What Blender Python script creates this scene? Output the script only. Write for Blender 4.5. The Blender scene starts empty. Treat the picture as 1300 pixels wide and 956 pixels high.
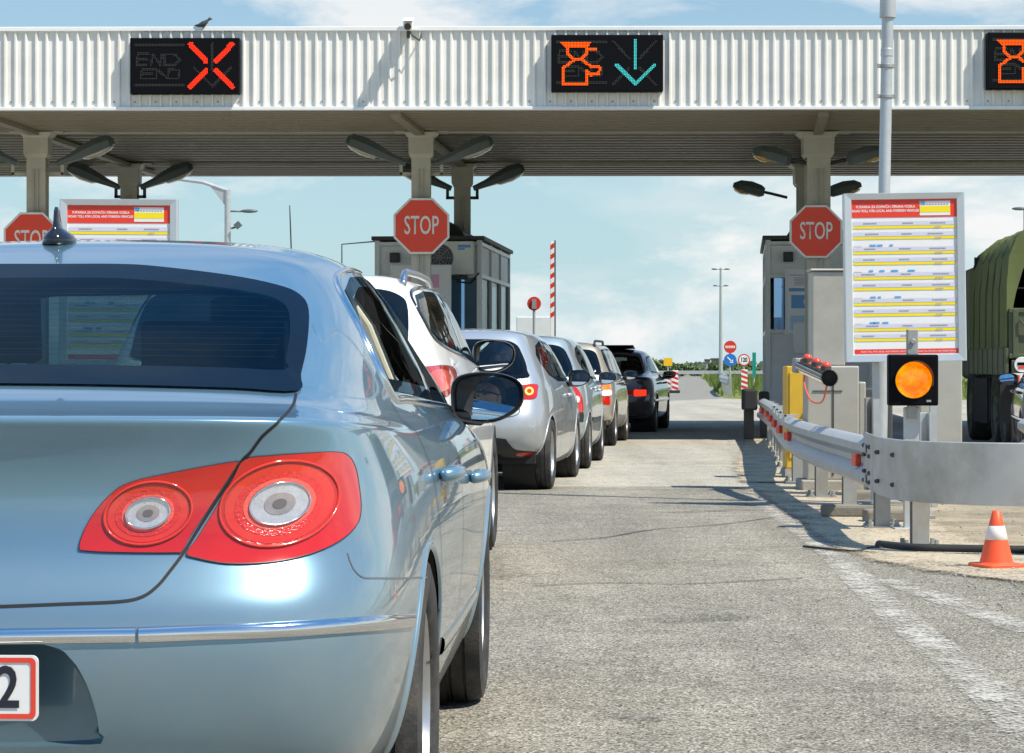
import bpy, bmesh, math, random
import numpy as np
from mathutils import Vector, Matrix
from mathutils.bvhtree import BVHTree
from mathutils.geometry import intersect_point_line
random.seed(7)
S = bpy.context.scene
COL = S.collection
PI = math.pi
F, H, CX, CY = 3300.0, 1.09, 650.0, 466.0      # focal length in photo pixels, eye height, vanishing point of level lines

def W3(px, py, d):
    return Vector(((px-CX)/F*d, d, H-(py-CY)/F*d))
def GX(px, d):
    return (px-CX)/F*d
def GZ(py, d):
    return H-(py-CY)/F*d

# ------------------------------------------------------------------ materials
def nt(name):
    m = bpy.data.materials.new(name); m.use_nodes = True
    t = m.node_tree; t.nodes.clear()
    return m, t
def N(t, typ, **kw):
    n = t.nodes.new(typ)
    for k, v in kw.items():
        if k in n.inputs: n.inputs[k].default_value = v
        else: setattr(n, k, v)
    return n
def c4(c): return (c[0], c[1], c[2], 1)
def mat(name, color, rough=0.5, metal=0.0, var=0.12, scale=6.0, bump=0.0, bscale=60.0, coat=0.0, dirt=None, dirt_amt=0.0, spec=0.5, coatr=0.03):
    m, t = nt(name); L = t.links.new
    out = N(t, 'ShaderNodeOutputMaterial'); b = N(t, 'ShaderNodeBsdfPrincipled', Roughness=rough, Metallic=metal)
    b.inputs['Coat Weight'].default_value = coat; b.inputs['Coat Roughness'].default_value = coatr
    b.inputs['Specular IOR Level'].default_value = spec
    L(b.outputs[0], out.inputs[0])
    tc = N(t, 'ShaderNodeTexCoord')
    nz = N(t, 'ShaderNodeTexNoise', Scale=scale, Detail=6.0, Roughness=0.6); L(tc.outputs['Object'], nz.inputs['Vector'])
    mx = N(t, 'ShaderNodeMix', data_type='RGBA')
    mx.inputs[6].default_value = c4([c*(1-var) for c in color]); mx.inputs[7].default_value = c4([min(1, c*(1+var)) for c in color])
    L(nz.outputs[0], mx.inputs[0]); last = mx.outputs[2]
    if dirt:
        n2 = N(t, 'ShaderNodeTexNoise', Scale=scale*0.45, Detail=8.0, Roughness=0.7); L(tc.outputs['Object'], n2.inputs['Vector'])
        r = N(t, 'ShaderNodeValToRGB'); r.color_ramp.elements[0].position = 0.45; r.color_ramp.elements[1].position = 0.75
        L(n2.outputs[0], r.inputs[0])
        ml = N(t, 'ShaderNodeMath', operation='MULTIPLY'); L(r.outputs[0], ml.inputs[0]); ml.inputs[1].default_value = dirt_amt
        m2 = N(t, 'ShaderNodeMix', data_type='RGBA'); L(ml.outputs[0], m2.inputs[0]); L(last, m2.inputs[6]); m2.inputs[7].default_value = c4(dirt); last = m2.outputs[2]
    L(last, b.inputs['Base Color'])
    rr = N(t, 'ShaderNodeMapRange'); rr.inputs[3].default_value = max(0, rough*0.85); rr.inputs[4].default_value = min(1, rough*1.18)
    L(nz.outputs[0], rr.inputs[0]); L(rr.outputs[0], b.inputs['Roughness'])
    if bump > 0:
        n3 = N(t, 'ShaderNodeTexNoise', Scale=bscale, Detail=4.0); L(tc.outputs['Object'], n3.inputs['Vector'])
        bp = N(t, 'ShaderNodeBump', Strength=bump, Distance=0.01); L(n3.outputs[0], bp.inputs['Height']); L(bp.outputs[0], b.inputs['Normal'])
    return m
def paint(name, color, metal=0.5, rough=0.35, flake=True, coat=1.0, dust=0.12):
    """car paint: flaked base under a clear coat, road dust low on the body (it is where dust is thrown up)"""
    m, t = nt(name); L = t.links.new
    out = N(t, 'ShaderNodeOutputMaterial'); b = N(t, 'ShaderNodeBsdfPrincipled', Roughness=rough, Metallic=metal)
    b.inputs['Coat Weight'].default_value = coat; b.inputs['Coat Roughness'].default_value = 0.025
    L(b.outputs[0], out.inputs[0])
    tc = N(t, 'ShaderNodeTexCoord')
    nz = N(t, 'ShaderNodeTexNoise', Scale=900.0, Detail=1.0); L(tc.outputs['Object'], nz.inputs['Vector'])
    mx = N(t, 'ShaderNodeMix', data_type='RGBA'); mx.inputs[6].default_value = c4([c*0.9 for c in color]); mx.inputs[7].default_value = c4([min(1, c*1.1) for c in color])
    L(nz.outputs[0], mx.inputs[0])
    sx = N(t, 'ShaderNodeSeparateXYZ'); L(tc.outputs['Object'], sx.inputs[0])
    mr = N(t, 'ShaderNodeMapRange'); mr.inputs[1].default_value = 0.9; mr.inputs[2].default_value = 0.2; mr.inputs[3].default_value = 0; mr.inputs[4].default_value = 1
    L(sx.outputs[2], mr.inputs[0])
    n2 = N(t, 'ShaderNodeTexNoise', Scale=5.0, Detail=8.0, Roughness=0.7); L(tc.outputs['Object'], n2.inputs['Vector'])
    ml = N(t, 'ShaderNodeMath', operation='MULTIPLY'); L(mr.outputs[0], ml.inputs[0]); L(n2.outputs[0], ml.inputs[1])
    m3 = N(t, 'ShaderNodeMath', operation='MULTIPLY', use_clamp=True); L(ml.outputs[0], m3.inputs[0]); m3.inputs[1].default_value = dust*6
    db = N(t, 'ShaderNodeBsdfDiffuse'); db.inputs[0].default_value = (0.34, 0.31, 0.26, 1)
    ms = N(t, 'ShaderNodeMixShader'); L(m3.outputs[0], ms.inputs[0])
    L(mx.outputs[2], b.inputs['Base Color']); L(b.outputs[0], ms.inputs[1]); L(db.outputs[0], ms.inputs[2])
    ge = N(t, 'ShaderNodeNewGeometry'); dk = N(t, 'ShaderNodeBsdfDiffuse'); dk.inputs[0].default_value = (.022, .023, .025, 1)      # the cabin side of the panel is dark trim
    mb_ = N(t, 'ShaderNodeMixShader'); L(ge.outputs['Backfacing'], mb_.inputs[0]); L(ms.outputs[0], mb_.inputs[1]); L(dk.outputs[0], mb_.inputs[2]); L(mb_.outputs[0], out.inputs[0])
    return m
def glass(name, tint, refl=1.0, rough=0.01, film=(1, 1, 1)):
    m, t = nt(name); L = t.links.new
    out = N(t, 'ShaderNodeOutputMaterial'); tr = N(t, 'ShaderNodeBsdfTransparent'); tr.inputs[0].default_value = c4(tint)
    gl = N(t, 'ShaderNodeBsdfGlossy', Roughness=rough); gl.inputs[0].default_value = c4(film)
    fr = N(t, 'ShaderNodeFresnel', IOR=1.52)
    ml = N(t, 'ShaderNodeMath', operation='MULTIPLY', use_clamp=True); ml.inputs[1].default_value = refl
    L(fr.outputs[0], ml.inputs[0])
    ms = N(t, 'ShaderNodeMixShader'); L(ml.outputs[0], ms.inputs[0]); L(tr.outputs[0], ms.inputs[1]); L(gl.outputs[0], ms.inputs[2]); L(ms.outputs[0], out.inputs[0])
    return m
def emit(name, color, strength):
    m, t = nt(name); out = N(t, 'ShaderNodeOutputMaterial'); e = N(t, 'ShaderNodeEmission', Strength=strength); e.inputs[0].default_value = c4(color)
    t.links.new(e.outputs[0], out.inputs[0]); return m

# ------------------------------------------------------------------ mesh building
class MB:
    def __init__(s): s.v = []; s.f = []; s.m = []
    def add(s, verts, faces, mi=0):
        o = len(s.v); s.v += [tuple(v) for v in verts]; s.f += [tuple(i+o for i in f) for f in faces]; s.m += [mi]*len(faces); return s
    def box(s, c, size, rot=None, mi=0, taper=None):
        hx, hy, hz = size[0]/2, size[1]/2, size[2]/2
        vs = []
        for z in (-1, 1):
            k = 1.0 if (taper is None or z < 0) else taper
            for x, y in ((-1,-1),(1,-1),(1,1),(-1,1)): vs.append(Vector((x*hx*k, y*hy*k, z*hz)))
        if rot is not None: vs = [rot @ v for v in vs]
        vs = [v+Vector(c) for v in vs]
        return s.add(vs, [(3,2,1,0),(4,5,6,7),(0,1,5,4),(1,2,6,5),(2,3,7,6),(3,0,4,7)], mi)
    def cyl(s, p0, p1, r0, r1=None, n=16, mi=0, caps=True):
        p0, p1 = Vector(p0), Vector(p1); r1 = r0 if r1 is None else r1
        a = (p1-p0).normalized(); q = a.to_track_quat('Z', 'Y'); vs = []
        for p, r in ((p0, r0), (p1, r1)):
            for i in range(n):
                t = 2*PI*i/n; vs.append(p+q@Vector((r*math.cos(t), r*math.sin(t), 0)))
        fs = [(i, (i+1) % n, n+(i+1) % n, n+i) for i in range(n)]
        if caps: fs += [tuple(range(n-1, -1, -1)), tuple(range(n, 2*n))]
        return s.add(vs, fs, mi)
    def tube(s, pts, r, n=8, mi=0, closed=False, caps=True):
        P = [Vector(p) for p in pts]; k = len(P); vs = []; up = Vector((0, 0, 1)); prev = None
        for i, p in enumerate(P):
            a = P[(i-1) % k] if (closed or i > 0) else p; b = P[(i+1) % k] if (closed or i < k-1) else p
            d = (b-a).normalized()
            if prev is None:
                x = d.cross(up)
                if x.length < 1e-4: x = d.cross(Vector((1, 0, 0)))
            else: x = prev-d*prev.dot(d)
            x.normalize(); prev = x; y = d.cross(x)
            rr = r[i] if isinstance(r, (list, tuple)) else r
            for j in range(n):
                t = 2*PI*j/n; vs.append(p+x*(rr*math.cos(t))+y*(rr*math.sin(t)))
        fs = []
        for i in range(k if closed else k-1):
            i2 = (i+1) % k
            for j in range(n): fs.append((i*n+j, i*n+(j+1) % n, i2*n+(j+1) % n, i2*n+j))
        if caps and not closed: fs += [tuple(range(n-1, -1, -1)), tuple((k-1)*n+j for j in range(n))]
        return s.add(vs, fs, mi)
    def prism(s, poly, mtx, depth, mi=0):
        """poly in local XY, extruded along local Z by depth, placed with mtx"""
        n = len(poly); vs = [mtx @ Vector((x, y, 0)) for x, y in poly]+[mtx @ Vector((x, y, depth)) for x, y in poly]
        return s.add(vs, [tuple(range(n-1, -1, -1)), tuple(range(n, 2*n))]+[(i, (i+1) % n, n+(i+1) % n, n+i) for i in range(n)], mi)
    def lathe(s, prof, mtx, n=24, mi=0):
        """prof: (r, z); turned about local Z"""
        k = len(prof); vs = []
        for r, z in prof:
            for j in range(n):
                t = 2*PI*j/n; vs.append(mtx @ Vector((r*math.cos(t), r*math.sin(t), z)))
        fs = [(i*n+j, i*n+(j+1) % n, (i+1)*n+(j+1) % n, (i+1)*n+j) for i in range(k-1) for j in range(n)]
        return s.add(vs, fs, mi)
    def loft(s, loops, mi=0, closed=True, caps=True):
        n = len(loops[0]); vs = [v for l in loops for v in l]; fs = []
        for i in range(len(loops)-1):
            for j in range(n if closed else n-1): fs.append((i*n+j, i*n+(j+1) % n, (i+1)*n+(j+1) % n, (i+1)*n+j))
        if caps and closed: fs += [tuple(range(n-1, -1, -1)), tuple((len(loops)-1)*n+j for j in range(n))]
        return s.add(vs, fs, mi)
    def ball(s, c, r, n=12, mi=0, sq=(1, 1, 1), rot=None):
        vs = []; fs = []; k = n//2+1
        for i in range(k):
            a = -PI/2+PI*i/(k-1)
            for j in range(n):
                t = 2*PI*j/n; v = Vector((r*sq[0]*math.cos(a)*math.cos(t), r*sq[1]*math.cos(a)*math.sin(t), r*sq[2]*math.sin(a)))
                if rot is not None: v = rot @ v
                vs.append(v+Vector(c))
        for i in range(k-1):
            for j in range(n): fs.append((i*n+j, i*n+(j+1) % n, (i+1)*n+(j+1) % n, (i+1)*n+j))
        return s.add(vs, fs, mi)
    def build(s, name, mats, parent=None, smooth=False, bevel=0.0, seg=2, fix=True, angle=None, sub=0):
        me = bpy.data.meshes.new(name); me.from_pydata(s.v, [], s.f)
        if not isinstance(mats, (list, tuple)): mats = [mats]
        for m in mats: me.materials.append(m)
        me.polygons.foreach_set('material_index', s.m)
        bm = bmesh.new(); bm.from_mesh(me)
        bmesh.ops.remove_doubles(bm, verts=bm.verts, dist=1e-5)
        if fix: bmesh.ops.recalc_face_normals(bm, faces=bm.faces)
        if smooth:
            for f in bm.faces: f.smooth = True
            if angle:
                for e in bm.edges:
                    if len(e.link_faces) == 2 and e.calc_face_angle(0) > angle: e.smooth = False
        bm.to_mesh(me); bm.free(); me.update()
        o = bpy.data.objects.new(name, me); COL.objects.link(o)
        if parent: o.parent = parent
        if bevel > 0:
            b = o.modifiers.new('bevel', 'BEVEL'); b.width = bevel; b.segments = seg; b.limit_method = 'ANGLE'; b.angle_limit = 0.6
            b.harden_normals = False
        if sub:
            q = o.modifiers.new('sub', 'SUBSURF'); q.levels = sub; q.render_levels = sub
        return o
def empty(name, loc=(0, 0, 0), rz=0.0):
    o = bpy.data.objects.new(name, None); COL.objects.link(o); o.location = loc; o.rotation_euler = (0, 0, rz); o.empty_display_size = 0.1
    return o
def tag(o, label=None, cat=None, group=None, kind=None):
    if label: o['label'] = label
    if cat: o['category'] = cat
    if group: o['group'] = group
    if kind: o['kind'] = kind
    return o
def copy_tree(o, parent=None):
    c = o.copy(); COL.objects.link(c)
    if parent: c.parent = parent
    for ch in list(o.children): copy_tree(ch, c)
    return c
def text_mesh(txt, size, mtx, name, m, parent=None, xs=1.0, bold=0.0, align='CENTER', depth=0.0):
    cu = bpy.data.curves.new(name, 'FONT'); cu.body = txt; cu.size = size; cu.align_x = align; cu.align_y = 'CENTER'; cu.offset = bold; cu.extrude = depth; cu.resolution_u = 3
    o = bpy.data.objects.new('t', cu); COL.objects.link(o)
    bpy.context.view_layer.update()
    me = bpy.data.meshes.new_from_object(o.evaluated_get(bpy.context.evaluated_depsgraph_get()))
    bpy.data.objects.remove(o); bpy.data.curves.remove(cu)
    me.transform(mtx @ Matrix.Diagonal((xs, 1, 1, 1))); me.materials.clear(); me.materials.append(m)
    q = bpy.data.objects.new(name, me); COL.objects.link(q); me.name = name
    if parent: q.parent = parent
    return q
def rect_round(w, h, r, n=5):
    pts = []
    for cx, cy, a0 in ((w/2-r, h/2-r, 0), (-w/2+r, h/2-r, PI/2), (-w/2+r, -h/2+r, PI), (w/2-r, -h/2+r, 1.5*PI)):
        for i in range(n+1):
            a = a0+PI/2*i/n; pts.append((cx+r*math.cos(a), cy+r*math.sin(a)))
    return pts
def FACE(x, y, z, yaw=0.0):
    """frame whose local X is picture right, local Y up, local Z towards the viewer (-Y)"""
    m = Matrix(((1, 0, 0, 0), (0, 0, -1, 0), (0, 1, 0, 0), (0, 0, 0, 1)))
    return Matrix.Translation((x, y, z)) @ Matrix.Rotation(yaw, 4, 'Z') @ m
def catmull(P, n, closed=False):
    P = [Vector(p) for p in P]; k = len(P); out = []
    segs = k if closed else k-1
    for i in range(segs):
        p0 = P[(i-1) % k] if closed or i > 0 else P[0]*2-P[1]
        p1 = P[i]; p2 = P[(i+1) % k]
        p3 = P[(i+2) % k] if closed or i+2 < k else P[-1]*2-P[-2]
        for j in range(n):
            t = j/n
            out.append(0.5*((2*p1)+(p2-p0)*t+(2*p0-5*p1+4*p2-p3)*t*t+(3*p1-p0-3*p2+p3)*t**3))
    if not closed: out.append(P[-1])
    return out
# ------------------------------------------------------------------ car bodies
XF = [0, .40, .74, .93, .99]
YO = [0, .008, .055, .17, .40]
def car_surface(rows, sub, ncol=9):
    R = len(rows); cols = []
    for (W, zS, yT, zT, yN, zN, k, rt) in rows:
        r = []
        for i in range(5):
            x = W*XF[i]*(1-rt*(i/4)**0.5)
            zb = [0, 0, .03, .15, .42][i]
            r.append((x, yT+YO[i]*k, zT+(zS-zT)*zb))
        ya, yb = yT+YO[4]*k, yN-YO[4]*k*1.1
        mids = 7
        for j in range(1, mids+1):
            s = j/(mids+1)
            x = W*(1-rt*max(0, 1-s*2.3)*0.9)
            zb = min(1, .42+s*2.4) if s < .5 else min(1, .42+(1-s)*2.4)
            ref = zT if s < .5 else zN
            r.append((x, ya+(yb-ya)*s, ref+(zS-ref)*zb))
        for i in range(4, -1, -1):
            x = W*XF[i]*(0.985 if i > 2 else 1); zb = [0, 0, .03, .15, .42][i]
            r.append((x, yN-YO[i]*k*1.1, zN+(zS-zN)*zb))
        cols.append(r)
    P = np.array(cols)                                   # R,17,3
    left = P[:, -2:0:-1].copy(); left[:, :, 0] *= -1
    P = np.concatenate([P, left], axis=1)                # R,32,3 periodic
    C = P.shape[1]
    low = 2*P[0]-P[1]
    top = P[-2].copy(); half = (np.arange(C)*-1) % C     # reflect across the centre line
    top = P[-2][half]
    P = np.concatenate([low[None], P, top[None]], axis=0)
    def basis(t): return np.array([(1-t)**3, 3*t**3-6*t*t+4, -3*t**3+3*t*t+3*t+1, t**3])/6.0
    U = []
    for i in range(R-1):
        for a in range(sub):
            U.append((i, basis(a/sub)))
    U.append((R-2, basis(1.0)))
    A = np.stack([sum(b[q]*P[i+q] for q in range(4)) for i, b in U])     # nu,C,3
    V = []
    for j in range(C):
        for a in range(sub):
            b = basis(a/sub); V.append(sum(b[q]*A[:, (j+q-1) % C] for q in range(4)))
    G = np.stack(V, axis=1)                              # nu,nv,3
    return G
def inside(poly, pts):
    P = np.array(poly); x, y = pts[:, 0], pts[:, 1]; res = np.zeros(len(pts), bool); n = len(P)
    for i in range(n):
        x1, y1 = P[i]; x2, y2 = P[(i+1) % n]
        c = ((y1 > y) != (y2 > y)) & (x < (x2-x1)*(y-y1)/((y2-y1) if abs(y2-y1) > 1e-12 else 1e-12)+x1); res ^= c
    return res
def snap2d(p, poly):
    best = None; bd = 1e9
    for i in range(len(poly)):
        a = Vector(poly[i]); b = Vector(poly[(i+1) % len(poly)])
        d = b-a; t = max(0, min(1, (p-a).dot(d)/max(d.length_squared, 1e-12))); q = a+d*t
        if (p-q).length < bd: bd = (p-q).length; best = q
    return best
def shrink(poly, d):
    """move each corner of a closed 2D outline inwards by about d"""
    P = [Vector(p[:2]) for p in poly]; n = len(P); area = sum(P[i].x*P[(i+1) % n].y-P[(i+1) % n].x*P[i].y for i in range(n)); sg = 1 if area > 0 else -1
    out = []
    for i in range(n):
        t = (P[(i+1) % n]-P[i-1]);
        if t.length < 1e-9: out.append(P[i]); continue
        t.normalize(); out.append(P[i]+Vector((-t.y, t.x))*d*sg)
    return out
class Body:
    def __init__(s, rows, sub):
        G = car_surface(rows, sub); s.nu, s.nv = G.shape[:2]
        s.verts = [Vector(v) for v in G.reshape(-1, 3)]
        s.faces = []
        for i in range(s.nu-1):
            for j in range(s.nv): s.faces.append((i*s.nv+j, i*s.nv+(j+1) % s.nv, (i+1)*s.nv+(j+1) % s.nv, (i+1)*s.nv+j))
        s.bvh = BVHTree.FromPolygons(s.verts, s.faces)
        c = sum((v for v in s.verts), Vector())/len(s.verts); s.center = c
        s.alive = np.ones(len(s.faces), bool)
        V = np.array([v[:] for v in s.verts]); FA = np.array(s.faces); s.fc = V[FA].mean(axis=1)
        n = np.cross(V[FA[:, 2]]-V[FA[:, 0]], V[FA[:, 3]]-V[FA[:, 1]]); ln = np.linalg.norm(n, axis=1, keepdims=True); ln[ln == 0] = 1; n = n/ln
        out = s.fc-np.array(c[:])[None]; flip = (n*out).sum(1) < 0; n[flip] *= -1; s.fn = n
    def hit(s, o, d):
        p, n, i, dist = s.bvh.ray_cast(o, d)
        if p is None: return None
        if n.dot(d) > 0: n = -n
        return p, n
    def side(s, sg):
        def f(q):
            h = s.hit(Vector((sg*3, q[0], q[1])), Vector((-sg, 0, 0)))
            if h: return h
            p, n, i, dd = s.bvh.find_nearest(Vector((sg*0.8, q[0], q[1])))
            if n.x*sg < 0: n = -n
            return p, n
        return f
    def end(s, sg):                                      # sg -1 from behind, +1 from the front; q = (x, z)
        def f(q):
            h = s.hit(Vector((q[0], 9 if sg > 0 else -4, q[1])), Vector((0, -sg, 0)))
            if h: return h
            p, n, i, dd = s.bvh.find_nearest(Vector((q[0], s.center.y+sg*1.5, q[1])))
            if n.y*sg < 0: n = -n
            return p, n
        return f
    def top(s):
        def f(q):
            h = s.hit(Vector((q[0], q[1], 4)), Vector((0, 0, -1)))
            return h
        return f
    def cam(s, local, mirror=False):
        cp, R = local                                    # camera place and photo->local direction, in the car's own frame
        def f(q):
            d = R @ Vector(((q[0]-CX)/F, 1.0, -(q[1]-CY)/F)); d.normalize()
            h = s.hit(cp, d)
            if not h:
                q0, t = None, None
                # nearest place along the ray
                best = None
                for k in range(0, 400):
                    pt = cp+d*(3+k*0.05*8/1.0) if False else cp+d*(4+k*0.15)
                    p, n, i, dd = s.bvh.find_nearest(pt)
                    if best is None or dd < best[0]: best = (dd, p, n)
                p, n = best[1], best[2]
                if n.dot(d) > 0: n = -n
                h = (p, n)
            p, n = h
            if mirror: p = Vector((-p.x, p.y, p.z)); n = Vector((-n.x, n.y, n.z))
            return p, n
        return f
    def cut(s, poly, axis, sg):
        """remove the faces within a 2D outline seen along an axis; the rim is snapped to the outline at build()"""
        poly = [tuple(p[:2]) for p in poly]
        pts = s.fc[:, [1, 2]] if axis == 0 else s.fc[:, [0, 2]]
        facing = s.fn[:, axis]*sg > 0.02
        m = inside(poly, pts) & facing & s.alive
        if axis == 0: m &= s.fc[:, 0]*sg > 0.2
        s.alive &= ~m
        if not hasattr(s, 'cuts'): s.cuts = []
        s.cuts.append((poly, axis, sg, m))
    def build(s, name, m, parent):
        V = [v.copy() for v in s.verts]
        live = {}
        for i in np.nonzero(s.alive)[0]:
            for v in s.faces[i]: live[v] = 1
        for poly, axis, sg, msk in getattr(s, 'cuts', []):
            pr = s.side(sg) if axis == 0 else s.end(sg)
            seen = set()
            for i in np.nonzero(msk)[0]:
                for v in s.faces[i]:
                    if v in live and v not in seen:
                        seen.add(v); p = s.verts[v]
                        q = snap2d(Vector((p.y, p.z)) if axis == 0 else Vector((p.x, p.z)), poly)
                        h = pr(q); V[v] = h[0]
        mb = MB(); mb.add(V, [s.faces[i] for i in np.nonzero(s.alive)[0]])
        return mb.build(name, m, parent, smooth=True, fix=True)
def patch(mb, outline, proj, rings, off, mis=None, center=None, bulge=0.0, dens=0, inset=0.0):
    """a sheet on the body within an outline; rings are fractions from the rim (1) to the middle (0)"""
    P = [Vector(p[:2]) for p in outline]
    if dens:
        Q = []
        for i in range(len(P)):
            a, b = P[i], P[(i+1) % len(P)]
            for k in range(dens): Q.append(a.lerp(b, k/dens))
        P = Q
    c = Vector(center) if center else sum(P, Vector((0, 0)))/len(P); n = len(P); loops = []
    P0 = P; hx = (max(p.x for p in P)-min(p.x for p in P))/2; hy = (max(p.y for p in P)-min(p.y for p in P))/2
    P1 = [c+Vector(((p.x-c.x)*(1-inset/hx), (p.y-c.y)*(1-inset/hy))) for p in P] if inset else P
    for k, r in enumerate(rings):
        if r == 0: break
        lp = []
        if k == 1 and inset: r = 1.0
        for p in (P0 if k == 0 else P1):
            h, nn = proj(c+(p-c)*r); lp.append(h+nn*(off+bulge*(1-r*r)))
        loops.append(lp)
    vs = [v for l in loops for v in l]; fs = []; mi = []
    for i in range(len(loops)-1):
        for j in range(n): fs.append((i*n+j, i*n+(j+1) % n, (i+1)*n+(j+1) % n, (i+1)*n+j)); mi.append(mis[i] if mis else 0)
    if rings[-1] == 0:
        h, nn = proj(c); vs.append(h+nn*(off+bulge)); k = len(loops)-1
        for j in range(n): fs.append((k*n+j, k*n+(j+1) % n, len(vs)-1)); mi.append(mis[-1] if mis else 0)
    o = len(mb.v); mb.v += [tuple(v) for v in vs]; mb.f += [tuple(q+o for q in f) for f in fs]; mb.m += mi
    return mb
def strip(mb, line, proj, w, bulge=0.0, off=0.0015, n=8, closed=False, mi=0):
    """a ribbon lying on the body along a 2D line"""
    Q = catmull([Vector(p[:2]) for p in line], n, closed)
    hs = [proj(q) for q in Q]; k = len(hs); rows = []
    for i in range(k):
        a = hs[(i-1) % k][0] if (closed or i > 0) else hs[i][0]; b = hs[(i+1) % k][0] if (closed or i < k-1) else hs[i][0]
        t = (b-a)
        if t.length < 1e-7: t = Vector((0, 0, 1))
        t.normalize(); p, nn = hs[i]; sd = nn.cross(t).normalized()
        prof = [(-1, 0), (1, 0)] if bulge == 0 else [(-1, -0.3), (-.8, .6), (-.3, 1), (.3, 1), (.8, .6), (1, -0.3)]
        rows.append([p+sd*(w/2*u)+nn*(off+bulge*v) for u, v in prof])
    m = len(rows[0]); vs = [v for r in rows for v in r]; fs = []
    for i in range(k if closed else k-1):
        for j in range(m-1): fs.append((i*m+j, i*m+j+1, ((i+1) % k)*m+j+1, ((i+1) % k)*m+j))
    return mb.add(vs, fs, mi)
def wheel(parent, x, y, r, width, sg, spokes, M, wide=False):
    """tyre with a spoked rim; sg = +1 right side"""
    mtx = Matrix.Translation((x, y, r)) @ Matrix.Rotation(PI/2*sg, 4, 'Y')
    w = width/2; ri = r*0.66
    prof = [(ri, -w*.8), (ri+.01, -w*.92), (r*.86, -w*1.0), (r*.955, -w*.93), (r*.99, -w*.7)]
    for g in (-.45, -.15, .15, .45):
        prof += [(r, (g-.1)*w*1.3), (r-.008, (g-.085)*w*1.3), (r-.008, (g-.05)*w*1.3), (r, (g-.035)*w*1.3)]
    prof += [(r*.99, w*.7), (r*.955, w*.93), (r*.86, w*1.0), (ri+.012, w*.92), (ri, w*.8)]
    t = MB().lathe(prof, mtx, 48).build('wheel', M['tyre'], parent, smooth=True, angle=0.9)
    b = MB(); b.lathe([(ri*1.0, w*.83), (ri*.97, w*.86), (ri*.9, w*.62), (ri*.88, -w*.6), (0.01, -w*.6)], mtx, 40)
    for k in range(spokes):
        a = 2*PI*k/spokes
        for q in (-.11, .11):
            ca, sa = math.cos(a+q), math.sin(a+q); ce, se = math.cos(a+q*.55), math.sin(a+q*.55)
            d1 = Vector((-sa, ca, 0)); hw = .017
            vs = []
            for (cx, cy, rr, zz) in ((ca, sa, ri*.18, w*.62), (ce, se, ri*.94, w*.74)):
                for sx in (-1, 1):
                    for sz in (0, -.035): vs.append(mtx @ (Vector((cx*rr, cy*rr, zz+sz))+d1*hw*sx*(1.2 if rr < .1 else .9)))
            b.add(vs, [(0, 2, 6, 4), (1, 5, 7, 3), (0, 4, 5, 1), (2, 3, 7, 6), (0, 1, 3, 2), (4, 6, 7, 5)])
    b.lathe([(.001, w*.7), (ri*.17, w*.68), (ri*.24, w*.5)], mtx, 20)
    b.build('rim', M['rim'], t, smooth=True, angle=0.5)
    d = MB().lathe([(.01, -w*.2), (ri*.7, -w*.2), (ri*.7, -w*.35)], mtx, 28).build('brake_disc', M['disc'], t)
    return t
def seat(parent, x, y, z, M, w=.50, hgt=.62, rest=True, key='seat'):
    rot = Matrix.Rotation(-.30, 3, 'X')
    b = MB(); b.box((x, y+.28, z), (w, .50, .16)); b.box((x, y-.02, z+hgt*.5), (w, .14, hgt), rot=Matrix.Rotation(.22, 3, 'X'), taper=.86)
    s = b.build('seat', M[key], parent, smooth=True, bevel=.05, seg=3)
    if rest:
        q = MB(); q.box((x, y-.10, z+hgt+.11), (w*.56, .10, .17), rot=Matrix.Rotation(.12, 3, 'X'))
        for e in (-.06, .06): q.cyl((x+e, y-.09, z+hgt-.05), (x+e, y-.10, z+hgt+.06), .007, n=8)
        q.build('headrest', M[key], s, smooth=True, bevel=.03, seg=3)
    return s
def arc(cx, cz, r, a0, a1, n):
    return [(cx+r*math.cos(math.radians(a0+(a1-a0)*i/n)), cz+r*math.sin(math.radians(a0+(a1-a0)*i/n))) for i in range(n+1)]
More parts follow.
